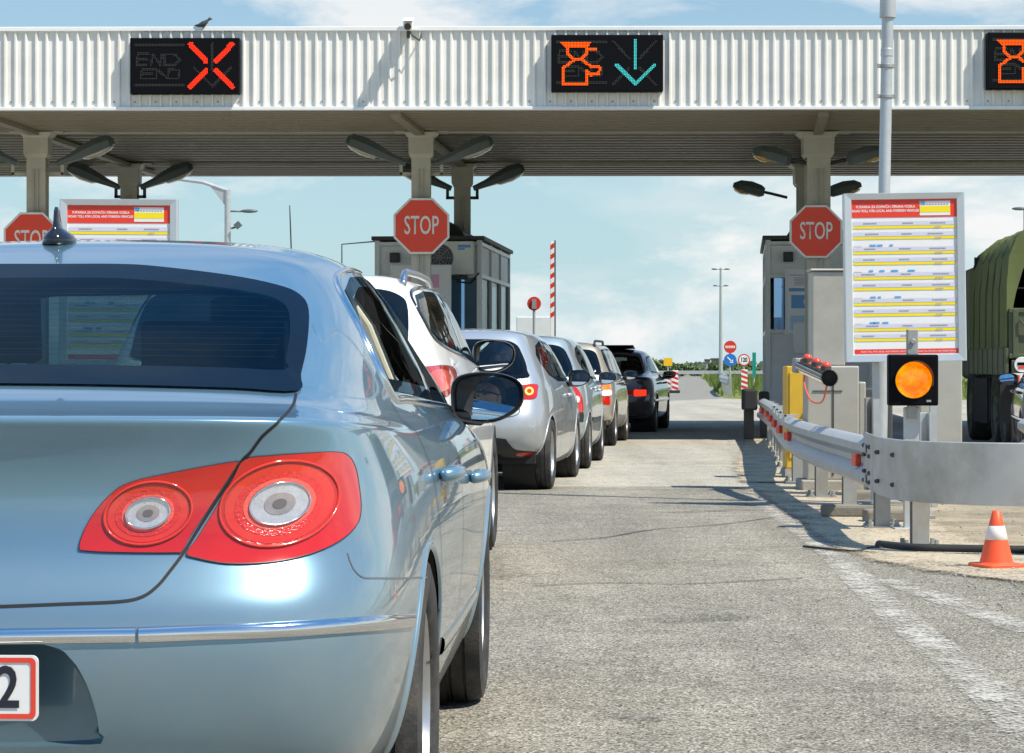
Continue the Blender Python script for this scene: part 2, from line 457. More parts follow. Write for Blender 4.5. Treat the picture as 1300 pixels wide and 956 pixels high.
def make_car(sp, M):
    X0, D0 = sp['loc']; yaw = math.radians(sp['yaw'])
    root = empty(sp['name'], (X0, D0, 0), -yaw); tag(root, sp['label'], sp['cat'], sp.get('group'))
    Rl = Matrix.Rotation(yaw, 3, 'Z'); cp = Rl @ Vector((-X0, -D0, H)); local = (cp, Rl)
    B = Body(sp['rows'], sp.get('sub', 5)); root_body = None
    cam = B.cam(local); camm = B.cam(local, True)
    ya, yb, wr, ww, wx = sp['wheels']; ar = wr*sp.get('archk', 1.12)
    Wmax = max(r[0] for r in sp['rows'])
    # openings
    wins = sp['side_win']; zsill = sp.get('sill', .26)
    for sg in (1, -1):
        for w in wins: B.cut(shrink(w, .022), 0, sg)
        for yy in (ya, yb): B.cut(arc(yy, wr, ar, -60, 240, 40), 0, sg)
    half = sp.get('rear_half')
    if half is None:
        half = []
        for q in sp['rear_px']:
            p, n = cam(q); half.append((p.x, p.z))
    if sp.get('print'): print('REAR', [(round(a, 3), round(b, 3)) for a, b in half])
    # half runs from top centre outwards and back to bottom centre, x >= 0
    h2 = [(0.0, half[0][1])]+[h for h in half if h[0] > 0.03]+[(0.0, half[-1][1])]
    h2 = [tuple(v) for v in catmull([Vector(h) for h in h2], 4)]
    full = h2+[(-x, z) for x, z in reversed(h2[1:-1])]
    B.cut(shrink(full, .03), 1, -1)
    ws = sp['screen_half']; w2 = ws+[(-x, z) for x, z in reversed(ws) if x > 1e-3]
    B.cut(shrink(w2, .03), 1, 1)
    for bay, dp, mm in sp.get('bays', []): B.cut(bay, 1, -1)
    body = B.build('body', M[sp['paint']], root)
    for bay, dp, mm in sp.get('bays', []):
        pr = B.end(-1); l0 = [pr(q)[0] for q in bay]; yb_ = sum(v.y for v in l0)/len(l0)
        l1 = [Vector((v.x*.985, max(v.y+.004, yb_+dp*.85), .5+(v.z-.5)*.97)) for v in l0]; l2 = [Vector((v.x*.955, yb_+dp, .5+(v.z-.5)*.93)) for v in l0]
        mb = MB(); mb.loft([l0, l1, l2], caps=False); mb.add(l2, [tuple(range(len(l2)))]); mb.build('plate_recess', M[mm], root, smooth=True, angle=.6)
    # glass sheets with a dark printed border
    mb = MB(); patch(mb, full, B.end(-1), [1, .955, .9, .7, .45, .2, 0], .006, [1, 0, 0, 0, 0, 0], center=(0, (half[0][1]+half[-1][1])/2), inset=.040)
    mb.build('rear_window', [M[sp.get('rear_glass', 'glass_dark')], M['frit']], root, smooth=True)
    mb = MB(); patch(mb, w2, B.end(1), [1, .95, .7, .4, 0], .002, [1, 0, 0, 0], dens=3, inset=.036, center=(0, sum(p[1] for p in ws)/len(ws)))
    mb.build('windscreen', [M['glass_clear'], M['frit']], root, smooth=True)
    if sp.get('heater'):
        mb = MB(); z0, z1 = half[-1][1]+.06, half[0][1]-.06; xs = max(h[0] for h in half)-.07
        for k in range(13):
            z = z0+(z1-z0)*k/12; xx = xs*(1 if k < 9 else 1-.09*(k-8)); strip(mb, [(-xx, z), (0, z+.004), (xx, z)], B.end(-1), .0028, 0, -.002, 8)
        mb.build('heater_lines', M['heater'], root)
    for sg in (1, -1):
        for w in wins:
            mb = MB(); patch(mb, w, B.side(sg), [1, .95, .7, .35, 0], .002, [1, 0, 0, 0], dens=4, inset=.030)
            mb.build('side_window', [M[sp.get('side_glass', 'glass_side')], M['frit']], root, smooth=True)
        for p in sp.get('pillars', []):
            mb = MB(); patch(mb, p, B.side(sg), [1, .5, 0], .003, dens=5); mb.build('pillar_trim', M['black_gloss'], root, smooth=True)
        if sp.get('win_trim'):
            mb = MB(); strip(mb, sp['win_trim'], B.side(sg), .022, .007, .001, 8, closed=False); mb.build('window_trim', M[sp.get('trim_mat', 'chrome')], root, smooth=True)
        for l in sp.get('side_seams', []):
            mb = MB(); strip(mb, l, B.side(sg), .006, 0, .0012, 10); mb.build('door_gap', M['gap'], root)
        for (yy, zz) in sp.get('handles', []):
            p, n = B.side(sg)((yy, zz)); b = MB()
            pts = [p+Vector((sg*o, dy, dz)) for dy, o, dz in ((-.10, .004, -.004), (-.075, .03, 0), (0, .042, .002), (.075, .03, 0), (.10, .004, -.004))]
            b.tube(catmull(pts, 5), [.012]+[.0165]*19+[.012], 10); h = b.build('door_handle', M[sp.get('handle_mat', sp['paint'])], root, smooth=True)
        for l, w, bl, mm in sp.get('side_strips', []):
            mb = MB(); strip(mb, l, B.side(sg), w, bl, .002, 8); mb.build('side_moulding', M[mm], root, smooth=True)
        # wheel wells and wheels
        for yy in (ya, yb):
            b = MB(); n = 30; lo = []
            for xx in (Wmax*1.03, Wmax*.5):
                lp = []
                for (py, pz) in arc(yy, wr, ar+.004, -70, 250, n):
                    if xx > Wmax*.9: p = B.side(sg)((py, pz))[0]; lp.append(Vector((p.x-sg*.006, py, pz)))
                    else: lp.append(Vector((sg*xx, py, pz)))
                lo.append(lp)
            b.loft(lo, closed=False); b.add(lo[1], [tuple(range(n+1))]); b.build('wheel_well', M['under'], root, smooth=False, fix=False)
            mb = MB(); strip(mb, arc(yy, wr, ar+.008, -25, 205, 20), B.side(sg), .02, .006, .0, 3); mb.build('arch_lip', M[sp.get('arch_mat', sp['paint'])], root, smooth=True)
            wheel(root, sg*wx, yy, wr, ww, sg, sp.get('spokes', 5), M)
        # mirror
        my, mz, mw, mh = sp['mirror']; p, n = B.side(sg)((my, mz-.02)); gx = p.x+sg*sp.get('mirror_out', .13)
        b = MB(); loops = []
        hull = sp.get('mirror_shape') or [(-.5, -.1), (-.48, .3), (-.3, .47), (.1, .5), (.42, .36), (.52, .1), (.44, -.25), (.1, -.5), (-.3, -.5), (-.46, -.38)]
        shp = catmull([Vector((u, v)) for u, v in hull], 4, True)
        for dy, k in ((0, .97), (.015, 1.0), (.06, .97), (.11, .8), (.14, .5), (.15, .15)):
            loops.append([Vector((gx+sg*q.x*mw*k, my+dy+q.x*sg*0.0, mz+q.y*mh*k)) for q in shp])
        b.loft(loops, caps=False)
        b.tube([Vector((p.x-sg*.02, my+.06, mz-mh*.36)), Vector((gx-sg*mw*.1, my+.06, mz-mh*.42)), Vector((gx, my+.06, mz-mh*.3))], .024, 10)
        hs = b.build('door_mirror', M[sp.get('mirror_mat', 'black_plastic')], root, smooth=True)
        nrm = sp.get('mirror_n', (-.33, -1, .05)) if sg > 0 else (.33, -1, .05)
        nv = Vector(nrm).normalized(); g = MB(); cpt = Vector((gx, my+.006, mz))
        ring = []; rim = []; back = []
        Rc = sp.get('mirror_R', 1.3); loops = []          # a wide-angle, slightly domed glass
        for fr in (1, .8, .6, .4, .2, .004):
            lp = []
            for q in shp:
                u = Vector((gx+sg*q.x*mw*.87*fr, my+.004, mz+q.y*mh*.85*fr)); dd = u-cpt; yoff = -(dd.x*nv.x+dd.z*nv.z)/nv.y
                lp.append(Vector((u.x, cpt.y+yoff+.012+(dd.x**2+dd.z**2)/(2*Rc), u.z)))
            loops.append(lp)
        ring = loops[0]; back = [Vector((gx+sg*q.x*mw*.97, my+.002, mz+q.y*mh*.97)) for q in shp]
        g.loft(loops, caps=False); g.build('mirror_glass', M['mirror'], hs, smooth=True, fix=True)
        sh = MB(); sh.loft([back, [v+Vector((0, .03, 0)) for v in ring]], caps=False); sh.build('mirror_bezel', M['black_plastic'], hs, smooth=True)
    for l in sp.get('seams_px', []):
        for pr in (cam, camm):
            mb = MB(); strip(mb, l, pr, sp.get('seam_w', .007) if len(l) > 9 else .0035, 0, .0012, 10); mb.build('panel_gap', M['gap'] if len(l) > 9 else M['gap_soft'], root)
    for l in sp.get('seams_rear', []):
        mb = MB(); strip(mb, l, B.end(-1), .007, 0, .0012, 10); mb.build('panel_gap', M['gap'], root)
    for nm, l, w, bl, mm in sp.get('strips_px', []):
        for pr in (cam, camm):
            mb = MB(); strip(mb, l, pr, w, bl, .002, 8); mb.build(nm, M[mm], root, smooth=True)
    for nm, poly, mm, off in sp.get('patch_px', []):
        for pr in (cam, camm):
            mb = MB(); pp = catmull([Vector(q) for q in poly], 3, True); patch(mb, pp, pr, [1, .8, .6, .4, .2, 0], off); mb.build(nm, M[mm], root, smooth=True)
    for nm, poly, mm, off in sp.get('patch_rear', []):
        mb = MB(); patch(mb, poly, B.end(-1), [1, .85, .7, .5, .3, .15, 0], off, dens=6); mb.build(nm, M[mm], root, smooth=True)
    for lp in sp.get('lamps', []):
        for pr in (cam, camm):
            mb = MB(); out = catmull([Vector(q) for q in lp['px']], 4, True)
            patch(mb, out, pr, [1.008, .995, .97, .9, .8, .7, .6, .5, .4, .3, .2, .1, 0], .004, [1]+[0]*11, bulge=0)
            lens = mb.build('tail_light', [M[lp['mat']], M['lamp_edge']], root, smooth=True)
            if lp.get('housing'):
                mb = MB(); patch(mb, out, pr, [1, .9, .8, .7, .6, .5, .4, .3, .2, .1, 0], .002); mb.build('reflector', M[lp['housing']], lens, smooth=True)
            for nm, (ex, ey), rx, ry, an, mm, off in lp.get('subs', []):
                ca, sa = math.cos(math.radians(an)), math.sin(math.radians(an))
                el = [(ex+rx*math.cos(t*PI/20)*ca-ry*math.sin(t*PI/20)*sa, ey+rx*math.cos(t*PI/20)*sa+ry*math.sin(t*PI/20)*ca) for t in range(40)]
                if nm.endswith('_rim'): mb = MB(); strip(mb, el[::2], pr, off, off*.45, .006 if nm[0] == 'b' else .0105, 3, closed=True); mb.build(nm, M[mm], lens, smooth=True); continue
                mb = MB(); patch(mb, el, pr, [1, .8, .6, .4, .2, 0], off); mb.build(nm, M[mm], lens, smooth=True)
            for nm, poly, mm, off in lp.get('polys', []):
                mb = MB(); patch(mb, catmull([Vector(q) for q in poly], 3, True), pr, [1, .7, .4, 0], off); mb.build(nm, M[mm], lens, smooth=True)
    # floor pan, cabin
    L = sp['L']; b = MB(); b.box((0, L/2, .30), (Wmax*1.7, L-.5, .12)); b.box((0, L/2, .2), (Wmax*1.2, L-1.2, .1)); b.build('underbody', M['under'], root)
    sy = sp.get('seats', (ya+.15, ya+1.15)); sz = sp.get('seat_z', .50)
    for xx in (-.38, .38):
        seat(root, xx, sy[1], sz, M, key=sp.get('seat_mat', 'seat'))
    seat(root, -.38, sy[0], sz+.02, M, w=.6, hgt=.52, key=sp.get('seat_mat', 'seat')); seat(root, .38, sy[0], sz+.02, M, w=.6, hgt=.52, key=sp.get('seat_mat', 'seat'))
    b = MB(); b.box((0, sp['dash_y'], sp['dash_z']-.2), (Wmax*1.55, .5, .4)); b.build('dashboard', M['trim_dark'], root, bevel=.06, seg=3)
    for sg in (1, -1):
        b = MB(); b.box((sg*(Wmax-.13), L*.45, .62), (.06, L*.48, .5)); b.build('door_card', M['trim_dark'], root, bevel=.02)
    return root, B, body, local, cam, camm
# ------------------------------------------------------------------ shared materials
M = {}
M['tyre'] = mat('rubber', (.022, .022, .023), .75, var=.3, scale=20, bump=.2, bscale=120, dirt=(.16, .14, .11), dirt_amt=.45)
M['rim'] = mat('alloy', (.55, .56, .57), .32, metal=.85, var=.06, dirt=(.12, .10, .08), dirt_amt=.35)
M['disc'] = mat('brake_steel', (.20, .19, .18), .5, metal=.8)
M['under'] = mat('underbody_black', (.012, .012, .012), .8)
M['gap'] = mat('panel_gap_black', (.006, .006, .007), .7)
M['gap_soft'] = mat('recess_grey', (.10, .12, .14), .4)
def film_black(name, refl):
    m, t = nt(name); L = t.links.new; out = N(t, 'ShaderNodeOutputMaterial'); d = N(t, 'ShaderNodeBsdfDiffuse'); d.inputs[0].default_value = (.006, .010, .016, 1); g = N(t, 'ShaderNodeBsdfGlossy', Roughness=.02); g.inputs[0].default_value = (.55, .82, 1, 1)
    fr = N(t, 'ShaderNodeFresnel', IOR=1.5); ml = N(t, 'ShaderNodeMath', operation='MULTIPLY'); ml.inputs[1].default_value = refl; L(fr.outputs[0], ml.inputs[0]); ms = N(t, 'ShaderNodeMixShader'); L(ml.outputs[0], ms.inputs[0]); L(d.outputs[0], ms.inputs[1]); L(g.outputs[0], ms.inputs[2]); L(ms.outputs[0], out.inputs[0]); return m
M['frit'] = film_black('glass_border_black', .38)
M['black_plastic'] = mat('black_plastic', (.022, .023, .025), .42, bump=.05, bscale=300)
M['black_gloss'] = mat('black_gloss', (.012, .012, .014), .10, coat=.6)
M['chrome'] = mat('chrome', (.78, .79, .80), .10, metal=1.0, var=.03)
M['satin'] = mat('satin_metal', (.55, .56, .57), .28, metal=1.0, var=.05)
M['mirror'] = mat('mirror_silver', (.80, .83, .85), .008, metal=1.0, var=.0)
M['seat'] = mat('seat_cloth', (.030, .031, .034), .85, var=.2, bump=.2, bscale=200)
M['seat_light'] = mat('seat_leather_cream', (.42, .38, .29), .6)
M['trim_dark'] = mat('cabin_plastic', (.025, .026, .028), .6)
M['trim_cream'] = mat('cabin_cream', (.62, .58, .46), .7)
M['glass_dark'] = glass('tinted_glass', (.30, .56, .62), .32, film=(.55, .82, 1.0))
M['glass_priv'] = glass('dark_tinted_glass', (.05, .09, .12), 1.1)
M['glass_side'] = glass('side_glass', (.50, .58, .58), .9)
M['glass_open'] = glass('clean_side_glass', (.90, .93, .92), .06)
M['glass_clear'] = glass('windscreen_glass', (.74, .80, .79), .8)
M['red_lens'] = mat('red_lens', (.50, .013, .006), .10, var=.12, scale=14, coat=1.0)
def lens(name, tint, dif, k=.45):
    m, t = nt(name); L = t.links.new
    out = N(t, 'ShaderNodeOutputMaterial'); tr = N(t, 'ShaderNodeBsdfTransparent'); tr.inputs[0].default_value = c4(tint)
    b = N(t, 'ShaderNodeBsdfPrincipled', Roughness=.06); b.inputs['Base Color'].default_value = c4(dif); b.inputs['Coat Weight'].default_value = 1.0
    gl = N(t, 'ShaderNodeBsdfGlossy', Roughness=.03); fr = N(t, 'ShaderNodeFresnel', IOR=1.5)
    ms = N(t, 'ShaderNodeMixShader'); ms.inputs[0].default_value = k; L(tr.outputs[0], ms.inputs[1]); L(b.outputs[0], ms.inputs[2])
    m2 = N(t, 'ShaderNodeMixShader'); L(fr.outputs[0], m2.inputs[0]); L(ms.outputs[0], m2.inputs[1]); L(gl.outputs[0], m2.inputs[2]); L(m2.outputs[0], out.inputs[0])
    return m
M['red_a'] = mat('red_lens_deep', (.46, .016, .010), .12, var=.2, scale=60, coat=1.0, bump=.25, bscale=260)  # ring reds step from dark to pale, painting in the lamp's depth
M['red_b'] = mat('red_lens_bright', (.60, .030, .012), .10, var=.12, scale=50, coat=1.0)
M['red_c'] = mat('red_lens_fluted', (.60, .024, .014), .12, var=.35, scale=120, coat=1.0, bump=.35, bscale=200)
M['red_d'] = mat('red_lens_pale', (.76, .10, .06), .10, var=.25, scale=90, coat=1.0, bump=.3, bscale=220)
M['lamp_mid'] = mat('lamp_bowl_inner', (.40, .33, .30), .12, metal=.5, var=.3, scale=60, coat=1.0)
M['red_glass'] = lens('red_tinted_lens', (1.0, .13, .05), (1.0, .048, .010), .40)
def fluted(name, c0, c1, scale, rough, bmp=.8):
    m, t = nt(name); L = t.links.new
    out = N(t, 'ShaderNodeOutputMaterial'); b = N(t, 'ShaderNodeBsdfPrincipled', Roughness=rough, Metallic=.25); L(b.outputs[0], out.inputs[0])
    tc = N(t, 'ShaderNodeTexCoord'); v = N(t, 'ShaderNodeTexVoronoi', Scale=scale); L(tc.outputs['Object'], v.inputs['Vector'])
    nz = N(t, 'ShaderNodeTexNoise', Scale=scale*.2, Detail=3.0); L(tc.outputs['Object'], nz.inputs['Vector'])
    r = N(t, 'ShaderNodeMix', data_type='RGBA'); r.inputs[6].default_value = c4(c0); r.inputs[7].default_value = c4(c1); L(nz.outputs[0], r.inputs[0]); L(r.outputs[2], b.inputs['Base Color'])
    bp = N(t, 'ShaderNodeBump', Strength=bmp, Distance=.01); L(v.outputs['Distance'], bp.inputs['Height']); L(bp.outputs[0], b.inputs['Normal'])
    return m
M['lamp_clear'] = mat('clear_lens', (.62, .59, .57), .10, metal=.55, var=.25, scale=60, coat=1.0, bump=.2, bscale=150)
M['refl_base'] = fluted('lamp_reflector', (.62, .50, .48), (.95, .80, .78), 90, .3)
M['refl_ring'] = fluted('lamp_reflector_ring', (.22, .14, .14), (.55, .36, .34), 140, .25)
M['refl_bowl'] = fluted('lamp_reflector_bowl', (.88, .80, .78), (1, 1, 1), 160, .2)
M['red_dark'] = mat('red_reflector', (.42, .012, .010), .14, var=.25, scale=40, coat=1.0)
M['red_pale'] = mat('pale_red_lens', (.85, .10, .06), .10, var=.2, scale=60, coat=1.0)
M['lamp_white'] = mat('white_lens', (.75, .66, .62), .12, var=.1, coat=1.0)
M['lamp_core'] = mat('bulb_core', (.20, .17, .16), .2, metal=.5)
M['amber_lens'] = mat('amber_lens', (.80, .22, .03), .12, coat=1.0)
M['lamp_edge'] = mat('lamp_seal', (.025, .012, .012), .4)
M['brake_lit'] = emit('brake_lamp_glow', (1.0, .05, .02), 1.6)
M['amber_lit'] = emit('lamp_ring_glow', (1.0, .55, .12), 2.0)
M['plate_white'] = mat('plate_white', (.80, .80, .78), .35)
M['plate_red'] = mat('plate_red', (.75, .06, .03), .4)
M['plate_ink'] = mat('plate_ink', (.015, .017, .03), .4)

# ------------------------------------------------------------------ render, world, light, camera
S.render.engine = 'CYCLES'
S.view_settings.view_transform = 'Standard'; S.view_settings.look = 'None'; S.view_settings.gamma = 1.0; S.view_settings.exposure = 0.5
S.cycles.max_bounces = 10; S.cycles.transparent_max_bounces = 16; S.cycles.use_denoising = True
S.cycles.sample_clamp_indirect = 6.0
SUN = Vector((0.60, -0.36, 1.0)).normalized()
elev = math.asin(SUN.z); azim = math.atan2(SUN.x, SUN.y)
w = bpy.data.worlds.new('World'); S.world = w; w.use_nodes = True
t = w.node_tree; t.nodes.clear(); L = t.links.new
out = N(t, 'ShaderNodeOutputWorld'); bg = N(t, 'ShaderNodeBackground', Strength=0.085)
sky = N(t, 'ShaderNodeTexSky'); sky.sky_type = 'NISHITA'; sky.sun_disc = False; sky.sun_elevation = elev; sky.sun_rotation = azim
sky.air_density = 1.0; sky.dust_density = 0.3; sky.ozone_density = 1.0
tc = N(t, 'ShaderNodeTexCoord'); sx = N(t, 'ShaderNodeSeparateXYZ'); L(tc.outputs['Generated'], sx.inputs[0])
# clouds lie on a flat layer: the direction is divided by its height
zc = N(t, 'ShaderNodeMath', operation='MAXIMUM'); L(sx.outputs[2], zc.inputs[0]); zc.inputs[1].default_value = 0.0
za = N(t, 'ShaderNodeMath', operation='ADD'); L(zc.outputs[0], za.inputs[0]); za.inputs[1].default_value = 0.32
dx = N(t, 'ShaderNodeMath', operation='DIVIDE'); L(sx.outputs[0], dx.inputs[0]); L(za.outputs[0], dx.inputs[1])
dy = N(t, 'ShaderNodeMath', operation='DIVIDE'); L(sx.outputs[1], dy.inputs[0]); L(za.outputs[0], dy.inputs[1])
cb = N(t, 'ShaderNodeCombineXYZ'); L(dx.outputs[0], cb.inputs[0]); L(dy.outputs[0], cb.inputs[1]); cb.inputs[2].default_value = 3.7
cn = N(t, 'ShaderNodeTexNoise', Scale=1.1, Detail=9.0, Roughness=0.55, Distortion=0.35); L(cb.outputs[0], cn.inputs['Vector'])
cr = N(t, 'ShaderNodeValToRGB'); cr.color_ramp.elements[0].position = 0.50; cr.color_ramp.elements[1].position = 0.72; L(cn.outputs[0], cr.inputs[0])
cm = N(t, 'ShaderNodeMath', operation='MULTIPLY'); L(cr.outputs[0], cm.inputs[0]); cm.inputs[1].default_value = 0.85
# pale veil towards the horizon
hz = N(t, 'ShaderNodeMapRange'); hz.inputs[1].default_value = 0.0; hz.inputs[2].default_value = 0.36; hz.inputs[3].default_value = 1.0; hz.inputs[4].default_value = 0.0
L(sx.outputs[2], hz.inputs[0])
hp = N(t, 'ShaderNodeMath', operation='POWER'); L(hz.outputs[0], hp.inputs[0]); hp.inputs[1].default_value = 2.2
hm = N(t, 'ShaderNodeMath', operation='MULTIPLY'); L(hp.outputs[0], hm.inputs[0]); hm.inputs[1].default_value = 0.88
# the deep blue overhead of a clear day between the clouds
zb = N(t, 'ShaderNodeMapRange'); zb.inputs[1].default_value = 0.05; zb.inputs[2].default_value = 0.5; zb.inputs[3].default_value = 0.0; zb.inputs[4].default_value = 0.85; L(sx.outputs[2], zb.inputs[0])
mz = N(t, 'ShaderNodeMix', data_type='RGBA'); L(zb.outputs[0], mz.inputs[0]); L(sky.outputs[0], mz.inputs[6]); mz.inputs[7].default_value = (.55, 2.7, 6.4, 1)
m0 = N(t, 'ShaderNodeMix', data_type='RGBA'); L(hm.outputs[0], m0.inputs[0]); L(mz.outputs[2], m0.inputs[6]); m0.inputs[7].default_value = (3.3, 5.6, 6.7, 1)
# smaller fair-weather clouds low over the plain
lv = N(t, 'ShaderNodeCombineXYZ'); L(sx.outputs[0], lv.inputs[0]); L(sx.outputs[1], lv.inputs[1]); l3 = N(t, 'ShaderNodeMath', operation='MULTIPLY'); L(sx.outputs[2], l3.inputs[0]); l3.inputs[1].default_value = 2.3; L(l3.outputs[0], lv.inputs[2])
ln = N(t, 'ShaderNodeTexNoise', Scale=7.5, Detail=9.0, Roughness=0.6, Distortion=0.35); L(lv.outputs[0], ln.inputs['Vector'])
lr = N(t, 'ShaderNodeValToRGB'); lr.color_ramp.elements[0].position = 0.45; lr.color_ramp.elements[1].position = 0.60; L(ln.outputs[0], lr.inputs[0])
lm = N(t, 'ShaderNodeMapRange'); lm.inputs[1].default_value = 0.10; lm.inputs[2].default_value = 0.40; lm.inputs[3].default_value = 0.95; lm.inputs[4].default_value = 0.12; L(sx.outputs[2], lm.inputs[0])
lq = N(t, 'ShaderNodeMath', operation='MULTIPLY'); L(lr.outputs[0], lq.inputs[0]); L(lm.outputs[0], lq.inputs[1])
mx_ = N(t, 'ShaderNodeMath', operation='MAXIMUM'); L(lq.outputs[0], mx_.inputs[0]); L(cm.outputs[0], mx_.inputs[1])
m1 = N(t, 'ShaderNodeMix', data_type='RGBA'); L(mx_.outputs[0], m1.inputs[0]); L(m0.outputs[2], m1.inputs[6]); m1.inputs[7].default_value = (7.9, 7.9, 7.8, 1)
L(m1.outputs[2], bg.inputs[0]); L(bg.outputs[0], out.inputs[0])
sl = bpy.data.lights.new('sun', 'SUN'); sl.energy = 4.7; sl.angle = math.radians(0.53); sl.color = (1.0, .93, .80)
so = bpy.data.objects.new('sun', sl); COL.objects.link(so); so.rotation_euler = SUN.to_track_quat('Z', 'Y').to_euler(); so.location = (20, -12, 40)
cd = bpy.data.cameras.new('camera'); cam_o = bpy.data.objects.new('camera', cd); COL.objects.link(cam_o)
cd.sensor_width = 36; cd.lens = 36*F/1300; cd.shift_y = -12/1300; cd.clip_end = 6000; cd.clip_start = 0.1
cam_o.location = (0, 0, H); cam_o.rotation_euler = (PI/2, 0, 0); S.camera = cam_o

# ------------------------------------------------------------------ ground
def ground_mat(name, stops, speck, speck_amt, scale=1.0, bump=.35, rough=.9, sand=None, oil=0.0, crack=0.0, streak=0.0):
    """aggregate surface: broad stains, fine stones of different brightness, optional sand drifts and cracks"""
    m, t = nt(name); L = t.links.new
    out = N(t, 'ShaderNodeOutputMaterial'); b = N(t, 'ShaderNodeBsdfPrincipled', Roughness=rough); b.inputs['Specular IOR Level'].default_value = .25; L(b.outputs[0], out.inputs[0])
    tc = N(t, 'ShaderNodeTexCoord'); P = tc.outputs['Object']
    n1 = N(t, 'ShaderNodeTexNoise', Scale=.55*scale, Detail=7.0, Roughness=.65); L(P, n1.inputs['Vector'])
    r = N(t, 'ShaderNodeValToRGB'); r.color_ramp.elements[0].position = .32; r.color_ramp.elements[1].position = .68
    r.color_ramp.elements[0].color = c4(stops[0]); r.color_ramp.elements[1].color = c4(stops[1]); L(n1.outputs[0], r.inputs[0]); last = r.outputs[0]
    v = N(t, 'ShaderNodeTexVoronoi', Scale=115*scale, feature='F1'); L(P, v.inputs['Vector'])
    sep = N(t, 'ShaderNodeSeparateColor'); L(v.outputs['Color'], sep.inputs[0])
    mr = N(t, 'ShaderNodeMapRange'); mr.inputs[3].default_value = 1-speck_amt; mr.inputs[4].default_value = 1+speck_amt; L(sep.outputs[0], mr.inputs[0])
    n2 = N(t, 'ShaderNodeTexNoise', Scale=48*scale, Detail=5.0, Roughness=.7); L(P, n2.inputs['Vector'])
    mr2 = N(t, 'ShaderNodeMapRange'); mr2.inputs[1].default_value = .3; mr2.inputs[2].default_value = .7; mr2.inputs[3].default_value = 1-speck_amt*.6; mr2.inputs[4].default_value = 1+speck_amt*.6; L(n2.outputs[0], mr2.inputs[0])
    mm = N(t, 'ShaderNodeMath', operation='MULTIPLY'); L(mr.outputs[0], mm.inputs[0]); L(mr2.outputs[0], mm.inputs[1])
    vm = N(t, 'ShaderNodeVectorMath', operation='SCALE'); L(last, vm.inputs[0]); L(mm.outputs[0], vm.inputs['Scale']); last = vm.outputs[0]
    # few pale and dark stones
    rs = N(t, 'ShaderNodeValToRGB'); rs.color_ramp.elements[0].position = .86; rs.color_ramp.elements[1].position = .92; L(sep.outputs[1], rs.inputs[0])
    m3 = N(t, 'ShaderNodeMix', data_type='RGBA'); L(rs.outputs[0], m3.inputs[0]); L(last, m3.inputs[6]); m3.inputs[7].default_value = c4(speck); last = m3.outputs[2]
    rd = N(t, 'ShaderNodeValToRGB'); rd.color_ramp.elements[0].position = .88; rd.color_ramp.elements[1].position = .94; L(sep.outputs[2], rd.inputs[0])
    m4 = N(t, 'ShaderNodeMix', data_type='RGBA'); L(rd.outputs[0], m4.inputs[0]); L(last, m4.inputs[6]); m4.inputs[7].default_value = c4([s*.25 for s in stops[0]]); last = m4.outputs[2]
    if sand:
        n5 = N(t, 'ShaderNodeTexNoise', Scale=.8*scale, Detail=9.0, Roughness=.72); L(P, n5.inputs['Vector'])
        r5 = N(t, 'ShaderNodeValToRGB'); r5.color_ramp.elements[0].position = .44; r5.color_ramp.elements[1].position = .62; L(n5.outputs[0], r5.inputs[0])
        m5 = N(t, 'ShaderNodeMix', data_type='RGBA'); L(r5.outputs[0], m5.inputs[0]); L(last, m5.inputs[6]); m5.inputs[7].default_value = c4(sand); last = m5.outputs[2]
    if streak:                                            # traffic polish and grime drawn out along the lane
        mpp = N(t, 'ShaderNodeMapping'); mpp.inputs['Scale'].default_value = (1.5, .10, 1); L(P, mpp.inputs[0])
        n8 = N(t, 'ShaderNodeTexNoise', Scale=1.0, Detail=6.0, Roughness=.6); L(mpp.outputs[0], n8.inputs['Vector'])
        mr8 = N(t, 'ShaderNodeMapRange'); mr8.inputs[1].default_value = .32; mr8.inputs[2].default_value = .68; mr8.inputs[3].default_value = 1-streak; mr8.inputs[4].default_value = 1+streak*.8; L(n8.outputs[0], mr8.inputs[0])
        n9 = N(t, 'ShaderNodeTexNoise', Scale=3.2, Detail=9.0, Roughness=.75); L(P, n9.inputs['Vector'])
        mr9 = N(t, 'ShaderNodeMapRange'); mr9.inputs[1].default_value = .35; mr9.inputs[2].default_value = .65; mr9.inputs[3].default_value = 1-streak*.7; mr9.inputs[4].default_value = 1+streak*.6; L(n9.outputs[0], mr9.inputs[0])
        m89 = N(t, 'ShaderNodeMath', operation='MULTIPLY'); L(mr8.outputs[0], m89.inputs[0]); L(mr9.outputs[0], m89.inputs[1])
        v8 = N(t, 'ShaderNodeVectorMath', operation='SCALE'); L(last, v8.inputs[0]); L(m89.outputs[0], v8.inputs['Scale']); last = v8.outputs[0]
    if crack:
        w1 = N(t, 'ShaderNodeTexNoise', Scale=2.0, Detail=4.0); L(P, w1.inputs['Vector'])
        vmx = N(t, 'ShaderNodeVectorMath', operation='ADD'); L(P, vmx.inputs[0]); L(w1.outputs['Color'], vmx.inputs[1])
        vc = N(t, 'ShaderNodeTexVoronoi', Scale=.42, feature='DISTANCE_TO_EDGE'); L(vmx.outputs[0], vc.inputs['Vector'])
        rc = N(t, 'ShaderNodeValToRGB'); rc.color_ramp.elements[0].position = 0; rc.color_ramp.elements[1].position = .012
        rc.color_ramp.elements[0].color = (crack, crack, crack, 1); rc.color_ramp.elements[1].color = (0, 0, 0, 1); L(vc.outputs['Distance'], rc.inputs[0])
        m6 = N(t, 'ShaderNodeMix', data_type='RGBA'); L(rc.outputs[0], m6.inputs[0]); L(last, m6.inputs[6]); m6.inputs[7].default_value = c4([s*.3 for s in stops[0]]); last = m6.outputs[2]
